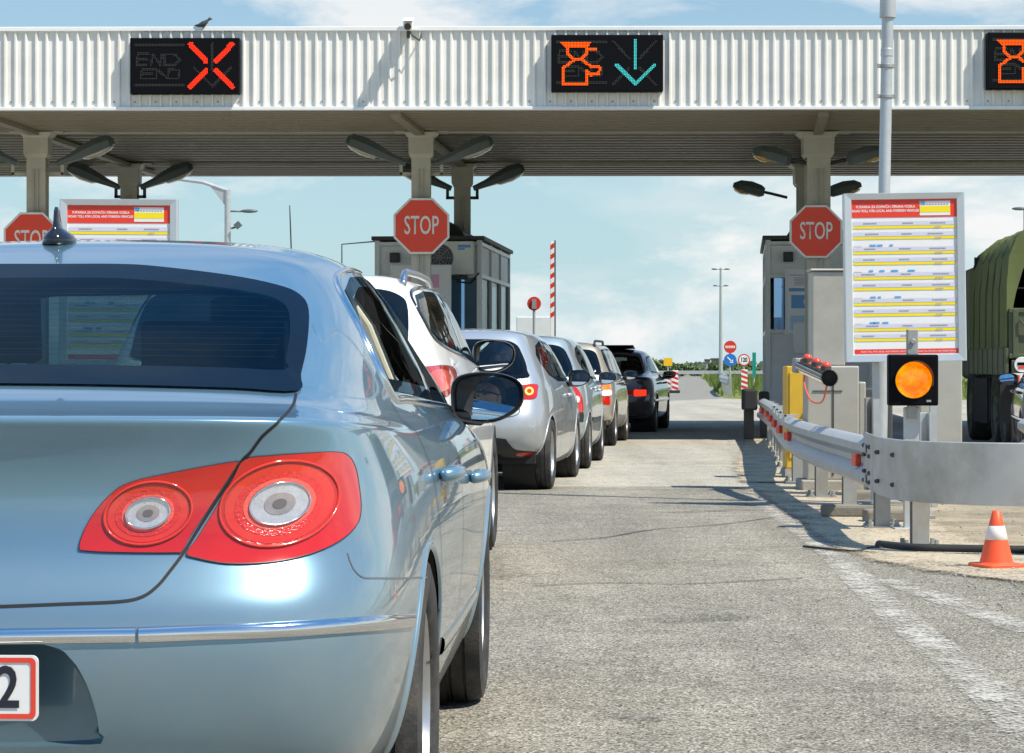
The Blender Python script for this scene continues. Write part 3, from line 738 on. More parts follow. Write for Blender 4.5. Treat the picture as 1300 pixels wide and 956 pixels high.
    if oil:
        n7 = N(t, 'ShaderNodeTexNoise', Scale=1.7*scale, Detail=6.0, Roughness=.7); L(P, n7.inputs['Vector'])
        r7 = N(t, 'ShaderNodeValToRGB'); r7.color_ramp.elements[0].position = .60; r7.color_ramp.elements[1].position = .72; L(n7.outputs[0], r7.inputs[0])
        mo = N(t, 'ShaderNodeMath', operation='MULTIPLY'); L(r7.outputs[0], mo.inputs[0]); mo.inputs[1].default_value = oil
        m7 = N(t, 'ShaderNodeMix', data_type='RGBA'); L(mo.outputs[0], m7.inputs[0]); L(last, m7.inputs[6]); m7.inputs[7].default_value = c4([s*.55 for s in stops[0]]); last = m7.outputs[2]
    L(last, b.inputs['Base Color'])
    bp = N(t, 'ShaderNodeBump', Strength=bump, Distance=.012); ah = N(t, 'ShaderNodeMath', operation='ADD'); L(v.outputs['Distance'], ah.inputs[0]); L(n2.outputs[0], ah.inputs[1]); L(ah.outputs[0], bp.inputs['Height']); L(bp.outputs[0], b.inputs['Normal'])
    return m
def worn_mat(name, paint_c, under_c, cover=.5, scale=3.0):
    m, t = nt(name); L = t.links.new
    out = N(t, 'ShaderNodeOutputMaterial'); b = N(t, 'ShaderNodeBsdfPrincipled', Roughness=.85); tr = N(t, 'ShaderNodeBsdfTransparent'); ms = N(t, 'ShaderNodeMixShader')
    tc = N(t, 'ShaderNodeTexCoord'); P = tc.outputs['Object']
    n = N(t, 'ShaderNodeTexNoise', Scale=scale, Detail=10.0, Roughness=.78); L(P, n.inputs['Vector'])
    uv = N(t, 'ShaderNodeAttribute', attribute_name='edge'); 
    nf = N(t, 'ShaderNodeTexNoise', Scale=55.0, Detail=3.0, Roughness=.6); L(P, nf.inputs['Vector'])
    nm = N(t, 'ShaderNodeMix', data_type='FLOAT'); nm.inputs[0].default_value = .45; L(n.outputs[0], nm.inputs[2]); L(nf.outputs[0], nm.inputs[3])
    ad = N(t, 'ShaderNodeMath', operation='ADD'); L(nm.outputs[0], ad.inputs[0]); L(uv.outputs['Fac'], ad.inputs[1])
    r = N(t, 'ShaderNodeValToRGB'); r.color_ramp.elements[0].position = 1.0-cover-.06; r.color_ramp.elements[1].position = 1.0-cover+.06; L(ad.outputs[0], r.inputs[0])
    v = N(t, 'ShaderNodeTexVoronoi', Scale=62, feature='F1'); L(P, v.inputs['Vector'])
    sp = N(t, 'ShaderNodeSeparateColor'); L(v.outputs['Color'], sp.inputs[0])
    mr = N(t, 'ShaderNodeMapRange'); mr.inputs[3].default_value = .75; mr.inputs[4].default_value = 1.15; L(sp.outputs[0], mr.inputs[0])
    vm = N(t, 'ShaderNodeVectorMath', operation='SCALE'); vm.inputs[0].default_value = paint_c; L(mr.outputs[0], vm.inputs['Scale']); L(vm.outputs[0], b.inputs['Base Color'])
    L(r.outputs[0], ms.inputs[0]); L(tr.outputs[0], ms.inputs[1]); L(b.outputs[0], ms.inputs[2]); L(ms.outputs[0], out.inputs[0])
    return m
M['asphalt'] = ground_mat('old_asphalt', ((.200, .184, .147), (.290, .268, .218)), (.50, .48, .42), .48, 1.1, bump=.45, oil=.5, crack=.3, streak=.20)
M['slab'] = ground_mat('pale_slab', ((.33, .31, .255), (.43, .405, .34)), (.50, .48, .42), .24, 1.0, bump=.25, oil=.5, crack=.4, streak=.16)
M['far_asphalt'] = ground_mat('far_asphalt', ((.20, .19, .17), (.25, .24, .21)), (.4, .4, .36), .2, .6, bump=.2)
M['verge'] = ground_mat('sandy_verge', ((.22, .185, .13), (.31, .265, .19)), (.46, .42, .34), .3, 1.3, bump=.6, sand=(.45, .375, .265))
M['sand'] = worn_mat('sand_drift', (.46, .39, .28), None, .54, 1.8)
M['line'] = worn_mat('worn_line', (.50, .48, .42), None, .466, 2.6)
M['patch'] = worn_mat('tar_patch', (.125, .122, .112), None, .42, 2.4)
M['field'] = ground_mat('field_grass', ((.11, .15, .030), (.20, .21, .05)), (.25, .24, .08), .35, .25, bump=.4)
M['kerb'] = mat('kerb_concrete', (.36, .345, .31), .85, var=.25, scale=4, bump=.4, bscale=40, dirt=(.16, .14, .11), dirt_amt=.6)

def sheet(name, pts, z, m, kind='structure'):
    mb = MB(); mb.add([(x, y, z) for x, y in pts], [tuple(range(len(pts)))])
    o = mb.build(name, m); 
    if o.data.polygons[0].normal.z < 0: o.data.flip_normals()
    return tag(o, kind=kind)
def band(name, line, z, m, w, n=8, kind='structure', parent=None, soft=.35):
    """a strip on the ground along a line, its fading edges carried by the attribute 'edge'"""
    Q = catmull([Vector((x, y, 0)) for x, y in line], n); vs = []; fs = []; at = []
    prof = (-1, -.55, 0, .55, 1); eg = (-soft, 0, .04, 0, -soft)
    for i, q in enumerate(Q):
        a = Q[max(0, i-1)]; b = Q[min(len(Q)-1, i+1)]; d = (b-a).normalized(); s = Vector((-d.y, d.x, 0))
        ww = w if not isinstance(w, (list, tuple)) else w[0]+(w[1]-w[0])*i/(len(Q)-1)
        for u, e in zip(prof, eg): vs.append(q+s*(ww/2*u)+Vector((0, 0, z))); at.append(e-(soft if i in (0, len(Q)-1) else 0))
    for i in range(len(Q)-1):
        for j in range(4): fs.append((i*5+j, i*5+j+1, (i+1)*5+j+1, (i+1)*5+j))
    me = bpy.data.meshes.new(name); me.from_pydata([tuple(v) for v in vs], [], fs); me.materials.append(m)
    A = me.attributes.new('edge', 'FLOAT', 'POINT'); A.data.foreach_set('value', at)
    o = bpy.data.objects.new(name, me); COL.objects.link(o)
    if me.polygons[0].normal.z < 0: me.flip_normals()
    if parent: o.parent = parent
    else: tag(o, kind=kind)
    return o
sheet('ground', [(-2500, -300), (2500, -300), (2500, 4000), (-2500, 4000)], -.012, M['field'])
sheet('road', [(-40, -30), (40, -30), (40, 23), (-40, 24.5)], 0.0, M['asphalt'])
# the paler plaza beyond the joint
sheet('pavement', [(-40, 24.5), (40, 23), (40, 84), (8.6, 86), (7.4, 90), (3.0, 78), (-40, 74)], 0.0, M['slab'])
sheet('far_road', [(-40, 74), (3.0, 78), (7.4, 90), (8.2, 104), (9.0, 116), (11.6, 150), (18.7, 257), (24, 330), (20.5, 330), (15.6, 257), (9.0, 150), (5, 116), (-8, 104), (-40, 98)], -.002, M['far_asphalt'])
# ------------------------------------------------------------------ the cars
M['paint_blue'] = paint('steel_blue_paint', (.165, .300, .395), .55, .30, dust=.10)
M['recess'] = mat('recess_shade_paint', (.10, .175, .225), .3, metal=.45, coat=1.0)  # body blue made darker: the shade of the bay is in the colour
M['heater'] = mat('heater_print', (.03, .02, .015), .6)
CC_rows = [
 (.80, .20, .16, .28, 4.62, .22, 1.0, .02), (.865, .23, .06, .33, 4.74, .30, 1.0, .02), (.905, .38, .005, .46, 4.80, .45, 1.0, .02),
 (.925, .56, -.005, .60, 4.79, .58, 1.0, .025), (.928, .68, .02, .675, 4.74, .66, 1.0, .035), (.925, .78, .075, .735, 4.68, .72, 1.0, .045),
 (.915, .86, .098, .84, 4.5, .80, 1.0, .05), (.895, .91, .088, .93, 4.3, .83, 1.0, .055), (.880, .938, .058, .988, 4.05, .87, 1.0, .055),
 (.874, .946, .060, .999, 4.0, .885, 1.0, .055), (.862, .955, .11, 1.003, 3.95, .90, 1.0, .06), (.842, .975, .29, 1.015, 3.75, .935, 1.0, .08), (.825, 1.05, .50, 1.045, 3.55, 1.01, .9, .085),
 (.785, 1.12, .72, 1.125, 3.32, 1.10, .75, .055), (.73, 1.23, 1.05, 1.225, 3.00, 1.23, .7, .045), (.665, 1.325, 1.38, 1.318, 2.70, 1.33, .6, .06),
 (.60, 1.375, 1.55, 1.358, 2.56, 1.372, .5, .06), (.45, 1.405, 1.68, 1.388, 2.46, 1.395, .4, .04), (.22, 1.418, 1.85, 1.408, 2.36, 1.408, .3, 0), (0, 1.422, 1.95, 1.415, 2.3, 1.412, .2, 0)]
seam = [(376, 500), (371, 516), (353, 536), (333, 554), (318, 574), (308, 584), (296, 603), (270, 643), (249, 676), (233, 702), (216, 725), (200, 744), (180, 758), (150, 764), (80, 767), (0, 770), (-90, 772), (-160, 773)]
RG = {'lamp_rim': [1, .935], 'bowl_rim': [1, .975]}
BAY = [v[:2] for v in catmull([Vector(v) for v in [(-.335, .56), (-.30, .585), (-.25, .592), (.25, .592), (.30, .585), (.335, .56), (.365, .50), (.375, .43), (.33, .40), (-.33, .40), (-.375, .43), (-.365, .50)]], 5, True)]
CC = dict(name='blue_sedan', cat='car', label='steel blue four door saloon filling the left foreground, red tail lights', loc=(-1.13, 4.70), yaw=2.0, rows=CC_rows, sub=8, L=4.8,
 paint='paint_blue', wheels=(1.11, 3.82, .335, .235, .795), spokes=7, archk=1.05, sill=.26,
 side_win=[[(1.40, 1.035), (1.37, 1.10), (1.43, 1.20), (1.60, 1.275), (1.86, 1.315), (2.13, 1.325), (2.17, 1.005)], [(2.25, 1.003), (2.21, 1.325), (2.50, 1.312), (2.74, 1.25), (2.96, 1.15), (3.20, .975)]],
 pillars=[[(2.165, 1.0), (2.125, 1.327), (2.215, 1.327), (2.255, 1.0)]],
 win_trim=[(3.22, .962), (2.8, .975), (2.2, .992), (1.6, 1.012), (1.40, 1.02), (1.355, 1.10), (1.42, 1.21), (1.60, 1.290), (1.86, 1.331), (2.2, 1.340), (2.51, 1.328), (2.76, 1.263), (2.98, 1.165), (3.23, .975)],
 rear_px=[(80, 338), (150, 338), (200, 341), (290, 352), (350, 364), (379, 376), (391, 396), (389, 440), (381, 478), (376, 499), (300, 496), (200, 493), (100, 491), (0, 490), (-100, 489)],
 screen_half=[(0, 1.33), (.3, 1.325), (.50, 1.30), (.57, 1.24), (.66, 1.10), (.70, 1.02), (.4, .985), (0, .97)],
 side_seams=[[(1.30, .40), (1.42, .55), (1.40, .75), (1.33, .93), (1.33, 1.01)], [(2.22, .30), (2.20, .6), (2.19, 1.015)], [(3.32, .30), (3.34, .6), (3.36, .98)]],
 handles=[(1.62, .835), (2.66, .785)], mirror=(3.06, 1.0, .215, .150), mirror_out=.118, mirror_R=.95, mirror_n=(-.482, -1, .128),
 side_strips=[([(1.62, .415), (2.4, .405), (3.2, .40)], .045, .008, 'paint_blue')],
 seams_px=[seam, [(441, 702), (444, 712), (450, 724), (461, 733), (480, 734), (510, 734), (542, 733)]], seam_w=.006,
 strips_px=[('bumper_trim', [(-160, 810), (-60, 809), (0, 808), (80, 807), (172, 806)], .030, .007, 'chrome'), ('bumper_trim', [(176, 806), (260, 803), (350, 800), (440, 794), (523, 788)], .030, .007, 'chrome')],
 lamps=[dict(mat='red_lens', px=[(101, 694), (113, 662), (138, 630), (166, 612), (228, 598), (296, 586), (301, 588), (290, 606), (264, 647), (243, 679), (231, 700), (222, 702), (170, 702), (112, 700)],
   subs=[('reflector_ring', (188, 652), 56.2, 39.4, -14, 'red_a', 0.005), ('reflector_ring', (188, 652), 51.8, 36.3, -14, 'red_b', 0.0058), ('lens_ring', (188, 652), 42.2, 29.5, -14, 'red_c', 0.0066), ('lens_ring', (188, 652), 34.0, 23.8, -14, 'red_d', 0.0074), ('lamp_bowl', (188, 652), 27.4, 19.2, -14, 'lamp_clear', 0.0084), ('lamp_bowl', (188, 652), 14.8, 10.4, -14, 'lamp_mid', 0.0094), ('bulb', (188, 652), 6.7, 4.7, -14, 'lamp_core', 0.0104), ('bowl_rim', (188, 652), 56.2, 39.4, -14, 'red_b', .006), ('lamp_rim', (188, 652), 28.1, 19.7, -14, 'chrome', .0035)]),
  dict(mat='red_lens', px=[(310, 583), (345, 578), (390, 575), (425, 574), (440, 579), (449, 594), (454, 620), (456, 648), (450, 668), (428, 688), (392, 704), (345, 714), (290, 716), (250, 709), (237, 703), (250, 684), (272, 648), (296, 606)],
   subs=[('reflector_ring', (353, 640), 76.0, 53.2, -16, 'red_a', 0.005), ('reflector_ring', (353, 640), 70.0, 49.0, -16, 'red_b', 0.0058), ('lens_ring', (353, 640), 57.0, 39.9, -16, 'red_c', 0.0066), ('lens_ring', (353, 640), 46.0, 32.2, -16, 'red_d', 0.0074), ('lamp_bowl', (353, 640), 37.0, 25.9, -16, 'lamp_clear', 0.0084), ('lamp_bowl', (353, 640), 20.0, 14.0, -16, 'lamp_mid', 0.0094), ('bulb', (353, 640), 9.0, 6.3, -16, 'lamp_core', 0.0104), ('bowl_rim', (353, 640), 76.0, 53.2, -16, 'red_b', .006), ('lamp_rim', (353, 640), 38.0, 26.6, -16, 'chrome', .0035)])],
  side_glass='glass_open', seats=(1.55, 2.45), seat_z=.46, dash_y=3.25, dash_z=.95, bays=[(BAY, .035, 'recess')], heater=True)
car1, B1, body1, loc1, cam1, camm1 = make_car(CC, M)

# a bay in the bumper with the number plate, the fin on the roof
def back_frame(B, x, z, off=.004):
    p, n = B.end(-1)((x, z)); return p, n
p, n = B1.end(-1)((.06, .53)); pl = MB(); px0 = .018
pl.prism(rect_round(.52, .118, .012), Matrix.Translation((px0, p.y-.012, .512)) @ Matrix(((1, 0, 0, 0), (0, 0, -1, 0), (0, 1, 0, 0), (0, 0, 0, 1))), .006)
plate = pl.build('number_plate', M['plate_white'], car1)
b = MB(); o = rect_round(.512, .110, .010); i_ = rect_round(.494, .092, .006); fm = Matrix.Translation((px0, p.y-.0195, .512)) @ Matrix(((1, 0, 0, 0), (0, 0, -1, 0), (0, 1, 0, 0), (0, 0, 0, 1)))
b.loft([[fm @ Vector((x, y, 0)) for x, y in o], [fm @ Vector((x, y, 0)) for x, y in i_]], caps=False); b.build('plate_border', M['plate_red'], plate, fix=False)
text_mesh('2', .105, Matrix.Translation((px0+.205, p.y-.020, .510)) @ Matrix(((1, 0, 0, 0), (0, 0, -1, 0), (0, 1, 0, 0), (0, 0, 0, 1))), 'plate_digit', M['plate_ink'], plate, xs=.85, bold=.002)
# fin
h = B1.top()((-.062, 1.78)); hp = h[0]; b = MB(); loops = []
for (y0, y1, z, wd) in ((-.075, .09, -.006, .041), (-.073, .088, .010, .040), (-.066, .075, .020, .034), (-.058, .05, .029, .022), (-.055, .03, .037, .011), (-.050, .01, .055, .008), (-.045, -.005, .078, .0065), (-.038, -.015, .088, .004)):
    lp = []
    for k in range(16):
        a = 2*PI*k/16; lp.append(hp+Vector((wd*math.cos(a), (y0+y1)/2+(y1-y0)/2*math.sin(a), z)))
    loops.append(lp)
b.loft(loops); b.build('roof_antenna', M['black_gloss'], car1, smooth=True)


# cream centre pillar linings, a striped bag on the back seat
for sg in (1, -1):
    b = MB(); b.loft([[Vector((sg*x, y+dy, z)) for x, dy in ((xx, -.06), (xx-.04, -.06), (xx-.04, .06), (xx, .06))] for xx, y, z in ((.775, 2.20, .92), (.745, 2.19, 1.06), (.69, 2.17, 1.2), (.60, 2.15, 1.33))]); b.build('pillar_lining', M['trim_cream'], car1, bevel=.01)
    b = MB(); b.loft([[Vector((sg*x, y+dy, z)) for x, dy in ((xx, -.012), (xx-.05, -.012), (xx-.05, .012), (xx, .012))] for xx, y, z in ((.73, 2.28, 1.05), (.66, 2.26, 1.2), (.58, 2.24, 1.32))]); b.build('seat_belt', M['seat'], car1)
b = MB(); b.box((0, 1.15, 1.0), (1.25, .55, .02)); b.build('parcel_shelf', M['trim_dark'], car1)
b = MB(); b.box((0, 2.15, 1.352), (.8, .6, .015)); b.build('headlining', M['trim_cream'], car1)
def at1(x, y, z): return car1.matrix_basis @ Vector((x, y, z))
bag = empty('striped_bag', at1(.56, 1.75, .90), car1.rotation_euler.z); tag(bag, 'red and white striped bag behind the rear side window of the blue saloon', 'bag')
b = MB(); b.box((0, 0, .09), (.20, .30, .20), taper=.8); b.build('bag_body', M['plate_white'], bag, bevel=.04, seg=3)
b = MB()
for z in (.05, .10, .15): b.box((0, 0, z), (.206-.02*(z/.1), .306-.03*(z/.1), .022))
b.build('stripe', M['plate_red'], bag, bevel=.008)
b = MB(); b.tube([(0, -.09, .18), (0, -.06, .25), (0, .06, .25), (0, .09, .18)], .012, 6); b.build('handle', M['plate_red'], bag)
# the passenger whose face shows in the wing mirror
M['lips'] = mat('lips', (.36, .13, .10), .45)
M['skin'] = mat('skin', (.50, .30, .21), .5, var=.06); M['shirt'] = mat('white_shirt', (.72, .73, .74), .8, bump=.2, bscale=40); M['hair'] = mat('dark_hair', (.02, .015, .012), .6, bump=.5, bscale=120); M['trousers'] = mat('dark_trousers', (.03, .035, .05), .85)
def skin_body(name, verts, edges, radii, m, parent, sub=2):
    me = bpy.data.meshes.new(name); me.from_pydata(verts, edges, []); me.materials.append(m); o = bpy.data.objects.new(name, me); COL.objects.link(o); o.parent = parent
    md = o.modifiers.new('skin', 'SKIN'); md.use_smooth_shade = True
    if not me.skin_vertices:
        bm = bmesh.new(); bm.from_mesh(me); bm.verts.layers.skin.verify(); bm.to_mesh(me); bm.free()
    for k, r in enumerate(radii): me.skin_vertices[0].data[k].radius = r if isinstance(r, tuple) else (r, r)
    me.skin_vertices[0].data[0].use_root = True
    q = o.modifiers.new('sub', 'SUBSURF'); q.levels = sub; q.render_levels = sub; return o
per = empty('person', at1(.37, 2.62, .37), car1.rotation_euler.z); tag(per, 'person in sunglasses and a white shirt seated in the front of the blue saloon', 'person')
#          pelvis      waist        chest       shoulders    neck        L shoulder   L elbow     L wrist      R ...        knees, feet
V_ = [(0, 0, .12), (0, -.03, .28), (0, -.06, .46), (0, -.07, .56), (0, -.06, .66), (-.19, -.06, .545), (-.24, .10, .32), (-.16, .32, .24), (.19, -.06, .545), (.24, .10, .32), (.16, .32, .24), (-.10, .05, .11), (-.13, .45, .16), (-.13, .66, -.22), (.10, .05, .11), (.13, .45, .16), (.13, .66, -.22)]
E_ = [(0, 1), (1, 2), (2, 3), (3, 4), (3, 5), (5, 6), (6, 7), (3, 8), (8, 9), (9, 10), (0, 11), (11, 12), (12, 13), (0, 14), (14, 15), (15, 16)]
R_ = [(.15, .12), (.145, .11), (.17, .12), (.13, .09), .055, .075, .050, .034, .075, .050, .034, .085, .062, .042, .085, .062, .042]
body_ = skin_body('body', V_, E_, R_, M['shirt'], per)
b = MB(); loops = []                              # head, built up in slices
for z, ry, rx, cy in ((.645, .05, .05, .0), (.675, .060, .058, .012), (.69, .078, .060, .022), (.715, .092, .067, .016), (.75, .098, .073, .010), (.79, .100, .076, .004), (.83, .097, .074, -.002), (.87, .082, .063, -.006), (.895, .050, .040, -.006), (.903, .01, .01, -.006)):
    lp = []
    for k in range(24):
        a = 2*PI*k/24; y = cy+ry*math.sin(a); x = rx*math.cos(a)
        if math.sin(a) > .9 and .725 < z < .79: y += .014*(1 if abs(z-.745) < .02 else .4)     # nose
        lp.append(Vector((x, y, z)))
    loops.append(lp)
b.loft(loops); hd = b.build('head', M['skin'], per, smooth=True, sub=1)
b = MB(); b.ball((0, .118, .742), .016, 10, sq=(.8, 1, 1.2)); b.ball((0, .105, .765), .011, 8, sq=(.7, 1, 1.8))
for sx in (-1, 1): b.ball((sx*.076, -.005, .76), .026, 10, sq=(.3, .7, 1.2))
b.build('ears_and_nose', M['skin'], hd, smooth=True)
b = MB(); b.ball((0, .094, .708), .022, 10, sq=(1.1, .35, .28)); b.build('mouth', M['lips'], hd, smooth=True)
b = MB(); loops = []
for z, ry, rx, cy in ((.73, .060, .078, -.046), (.78, .068, .081, -.042), (.82, .082, .081, -.026), (.85, .094, .077, -.012), (.88, .084, .068, -.008), (.905, .056, .048, -.008), (.915, .012, .012, -.008)): loops.append([Vector((rx*math.cos(2*PI*k/20), cy+ry*math.sin(2*PI*k/20), z)) for k in range(20)])
b.loft(loops); b.build('hair', M['hair'], hd, smooth=True, sub=1)
b = MB()
for sx in (-1, 1): b.ball((sx*.034, .100, .782), .030, 12, sq=(1, .28, .75)); b.box((sx*.074, .045, .786), (.004, .11, .010))
b.box((0, .108, .788), (.02, .008, .008)); b.build('sunglasses', M['black_gloss'], hd, smooth=True)
for sx in (-1, 1):
    # hands resting on the thighs: a palm and five fingers
    w_ = Vector((sx*.155, .325, .235)); vs = [w_, w_+Vector((-sx*.005, .07, -.012))]; es = [(0, 1)]; rr = [.028, (.036, .016)]
    for k, (ox, ln) in enumerate(((-.030, .070), (-.010, .080), (.010, .076), (.029, .060))):
        i0 = len(vs); vs += [w_+Vector((ox, .085, -.012)), w_+Vector((ox*1.1, .085+ln*.5, -.016)), w_+Vector((ox*1.15, .085+ln, -.034))]; es += [(1, i0), (i0, i0+1), (i0+1, i0+2)]; rr += [.010, .0095, .008]
    i0 = len(vs); vs += [w_+Vector((-sx*.036, .035, -.010)), w_+Vector((-sx*.052, .07, -.018))]; es += [(0, i0), (i0, i0+1)]; rr += [.012, .010]
    skin_body('hand', [v[:] for v in vs], es, rr, M['skin'], body_, 1)

# ---- the white crossover
M['paint_white'] = paint('white_paint', (.88, .88, .86), 0.0, .40, dust=.03)
M['paint_silver'] = paint('silver_paint', (.50, .54, .57), .6, .34, dust=.10)
M['paint_pale'] = paint('pale_blue_silver_paint', (.43, .51, .54), .55, .34, dust=.10)
M['paint_beige'] = paint('beige_silver_paint', (.50, .47, .41), .55, .36, dust=.12)
M['tail_glow'] = emit('tail_lamp_glow', (1.0, .05, .02), .75)
M['paint_plum'] = paint('dark_plum_paint', (.030, .017, .028), .3, .3, dust=.05)
M['paint_maroon'] = paint('maroon_paint', (.11, .018, .016), .35, .3, dust=.05)
SUV_rows = [(.80, .22, .2, .32, 4.2, .25, 1, .02), (.87, .28, .06, .40, 4.3, .32, 1, .02), (.895, .42, 0, .52, 4.36, .5, 1, .015), (.90, .60, -.01, .66, 4.35, .62, 1, .015),
 (.90, .75, .03, .78, 4.28, .72, 1, .02), (.895, .88, .08, .88, 4.15, .82, 1, .025), (.885, .97, .11, .98, 3.9, .90, 1, .03), (.87, 1.04, .15, 1.06, 3.7, .98, 1, .04), (.85, 1.09, .20, 1.12, 3.5, 1.03, .95, .05),
 (.82, 1.17, .27, 1.22, 3.3, 1.12, .9, .06), (.775, 1.30, .38, 1.36, 3.0, 1.28, .85, .07), (.72, 1.43, .52, 1.47, 2.75, 1.42, .8, .07), (.66, 1.51, .66, 1.52, 2.55, 1.51, .7, .05),
 (.56, 1.545, .80, 1.548, 2.4, 1.54, .6, .03), (.3, 1.565, 1.0, 1.56, 2.2, 1.56, .4, 0), (0, 1.57, 1.1, 1.565, 2.1, 1.565, .2, 0)]
QUEUE = 'cars queuing for the toll booth'
SUV = dict(name='white_crossover', cat='car', label='white tall crossover just ahead of the blue saloon, big round red tail light', group=QUEUE, loc=(-1.18, 12.1), yaw=3.0, rows=SUV_rows, sub=6, L=4.37,
 paint='paint_white', wheels=(.85, 3.50, .345, .225, .785), spokes=5, archk=1.10, arch_mat='black_plastic',
 side_win=[[(.72, 1.27), (.70, 1.38), (.80, 1.445), (1.15, 1.475), (1.75, 1.485), (1.80, 1.155), (1.2, 1.19), (.85, 1.225)], [(1.88, 1.15), (1.83, 1.485), (2.2, 1.455), (2.55, 1.34), (2.86, 1.16), (2.92, 1.09)]],
 pillars=[[(1.795, 1.15), (1.745, 1.487), (1.835, 1.487), (1.885, 1.15)]], win_trim=[(2.95, 1.075), (2.3, 1.11), (1.8, 1.143), (1.2, 1.178), (.84, 1.212), (.70, 1.26), (.675, 1.38), (.78, 1.46), (1.15, 1.492), (1.75, 1.502), (2.2, 1.472), (2.56, 1.355)], trim_mat='black_gloss',
 rear_half=[(0, 1.475), (.45, 1.47), (.6, 1.435), (.645, 1.36), (.66, 1.2), (.64, 1.13), (.4, 1.11), (0, 1.11)], rear_glass='glass_priv', side_glass='glass_side',
 screen_half=[(0, 1.47), (.4, 1.46), (.58, 1.42), (.66, 1.25), (.72, 1.1), (.4, 1.06), (0, 1.05)],
 side_seams=[[(1.05, .45), (1.2, .6), (1.25, .9), (1.1, 1.19)], [(1.84, .3), (1.83, .7), (1.81, 1.14)], [(2.85, .3), (2.88, .7), (2.95, 1.06)]],
 handles=[(1.45, .98), (2.5, .95)], mirror=(2.80, 1.153, .24, .185), mirror_out=.115, mirror_mat='black_gloss', mirror_n=(-.25, -1, .04),
 seams_rear=[[(.66, 1.10), (.62, .9), (.60, .75), (.5, .70), (0, .69)]],
 lamps=[dict(mat='red_lens', px=[(518, 474), (530, 468), (547, 465), (562, 464), (574, 466), (579, 474), (578, 487), (572, 498), (565, 504), (552, 504), (532, 500), (519, 490)],
   subs=[('lens_ring', (556, 484), 15, 14, 0, 'red_pale', .014)])],
 seats=(1.2, 2.2), seat_z=.62, dash_y=2.95, dash_z=1.02)
r, B, bd, lc, cm_, cmm = make_car(SUV, M)
for sg in (1, -1):
    pts = []
    for k, yy in enumerate((.78, .9, 1.3, 1.8, 2.3, 2.5)):
        h = B.top()((sg*.60, yy)); pts.append(h[0]+Vector((0, 0, .0 if k in (0, 5) else .045)))
    MB().tube(catmull(pts, 6), .018, 8).build('roof_rail', M['satin'], r, smooth=True)
h = B.top()((.02, .98)); b = MB(); b.cyl(h[0]-Vector((0, 0, .01)), h[0]+Vector((0, .01, .03)), .022, .016, 12); b.cyl(h[0]+Vector((0, .01, .03)), h[0]+Vector((0, -.07, .34)), .004, .003, 6); b.build('roof_antenna', M['black_plastic'], r, smooth=True)

# ---- hatchbacks
HB = [(.78, .20, .14, .30, 3.9, .25, 1, .02), (.84, .26, .04, .38, 4.0, .32, 1, .02), (.86, .40, .0, .50, 4.05, .48, 1, .015), (.866, .58, .0, .62, 4.04, .60, 1, .015),
 (.864, .72, .045, .73, 3.98, .70, 1, .02), (.855, .82, .085, .83, 3.85, .80, 1, .025), (.84, .90, .11, .92, 3.6, .87, 1, .03), (.825, .95, .15, .99, 3.4, .92, .95, .04),
 (.80, 1.03, .21, 1.08, 3.15, 1.0, .9, .06), (.755, 1.16, .31, 1.20, 2.85, 1.15, .85, .08), (.70, 1.28, .42, 1.31, 2.55, 1.29, .8, .08), (.64, 1.37, .50, 1.385, 2.35, 1.37, .7, .06),
 (.54, 1.415, .56, 1.41, 2.2, 1.41, .6, .03), (.3, 1.44, .75, 1.432, 2.0, 1.435, .4, 0), (0, 1.448, .9, 1.44, 1.9, 1.44, .2, 0)]
def scaled(rows, kw, kh, kl): return [(a*kw, b*kh, c*kl, d*kh, e*kl, f*kh, g, h) for a, b, c, d, e, f, g, h in rows]
def spoly(polys, kh, kl): return [[(y*kl, z*kh) for y, z in p] for p in polys]
hb_win = [[(.78, 1.13), (.76, 1.2), (.95, 1.285), (1.35, 1.335), (1.40, .97), (1.0, 1.02)], [(1.47, .96), (1.42, 1.338), (1.8, 1.32), (2.15, 1.22), (2.5, 1.03), (2.58, .95)]]
hb_seams = [[(.98, .40), (1.12, .55), (1.15, .8), (.98, 1.0)], [(1.44, .26), (1.43, .6), (1.42, .96)], [(2.5, .28), (2.54, .6), (2.6, .92)]]
hb_rear = [(0, 1.335), (.38, 1.33), (.53, 1.295), (.60, 1.2), (.655, 1.06), (.62, .985), (0, .97)]
hb_screen = [(0, 1.35), (.35, 1.345), (.52, 1.31), (.62, 1.15), (.68, .99), (.35, .95), (0, .94)]
CLIO = dict(name='silver_hatchback', cat='car', label='silver hatchback third in the queue with black lower bumper', group=QUEUE, loc=(-.555, 22.7), yaw=6.3, rows=HB, sub=5, L=4.06, paint='paint_silver', wheels=(.66, 3.25, .315, .21, .755), spokes=7, archk=1.09,
 side_win=hb_win, pillars=[[(1.405, .965), (1.36, 1.338), (1.415, 1.338), (1.465, .965)]], rear_half=hb_rear, rear_glass='glass_priv', screen_half=hb_screen, side_seams=hb_seams, handles=[(2.2, .83)], handle_mat='paint_silver',
 mirror=(2.30, .985, .21, .155), mirror_out=.13, mirror_mat='black_gloss', mirror_n=(-.25, -1, .04), seams_rear=[[(.64, .96), (.60, .8), (.56, .66), (0, .64)]],
 lamps=[dict(mat='red_lens', px=[(648, 491), (660, 489), (681, 488), (682, 496), (679, 506), (662, 507), (649, 504)], subs=[('lamp_ring', (671, 497), 5.2, 5.2, 0, 'amber_lit', .014), ('bulb', (671, 497), 3, 3, 0, 'brake_lit', .0155)])],
 patch_px=[('bumper_insert', [(540, 556), (632, 556), (645, 562), (655, 571), (681, 574), (683, 582), (672, 589), (640, 592), (540, 593)], 'black_plastic', .004), ('reflector', [(657, 574.5), (678, 574), (677, 578), (658, 578.5)], 'red_lens', .007)],
 seats=(.95, 1.85), seat_z=.50, dash_y=2.55, dash_z=.94)
make_car(CLIO, M)
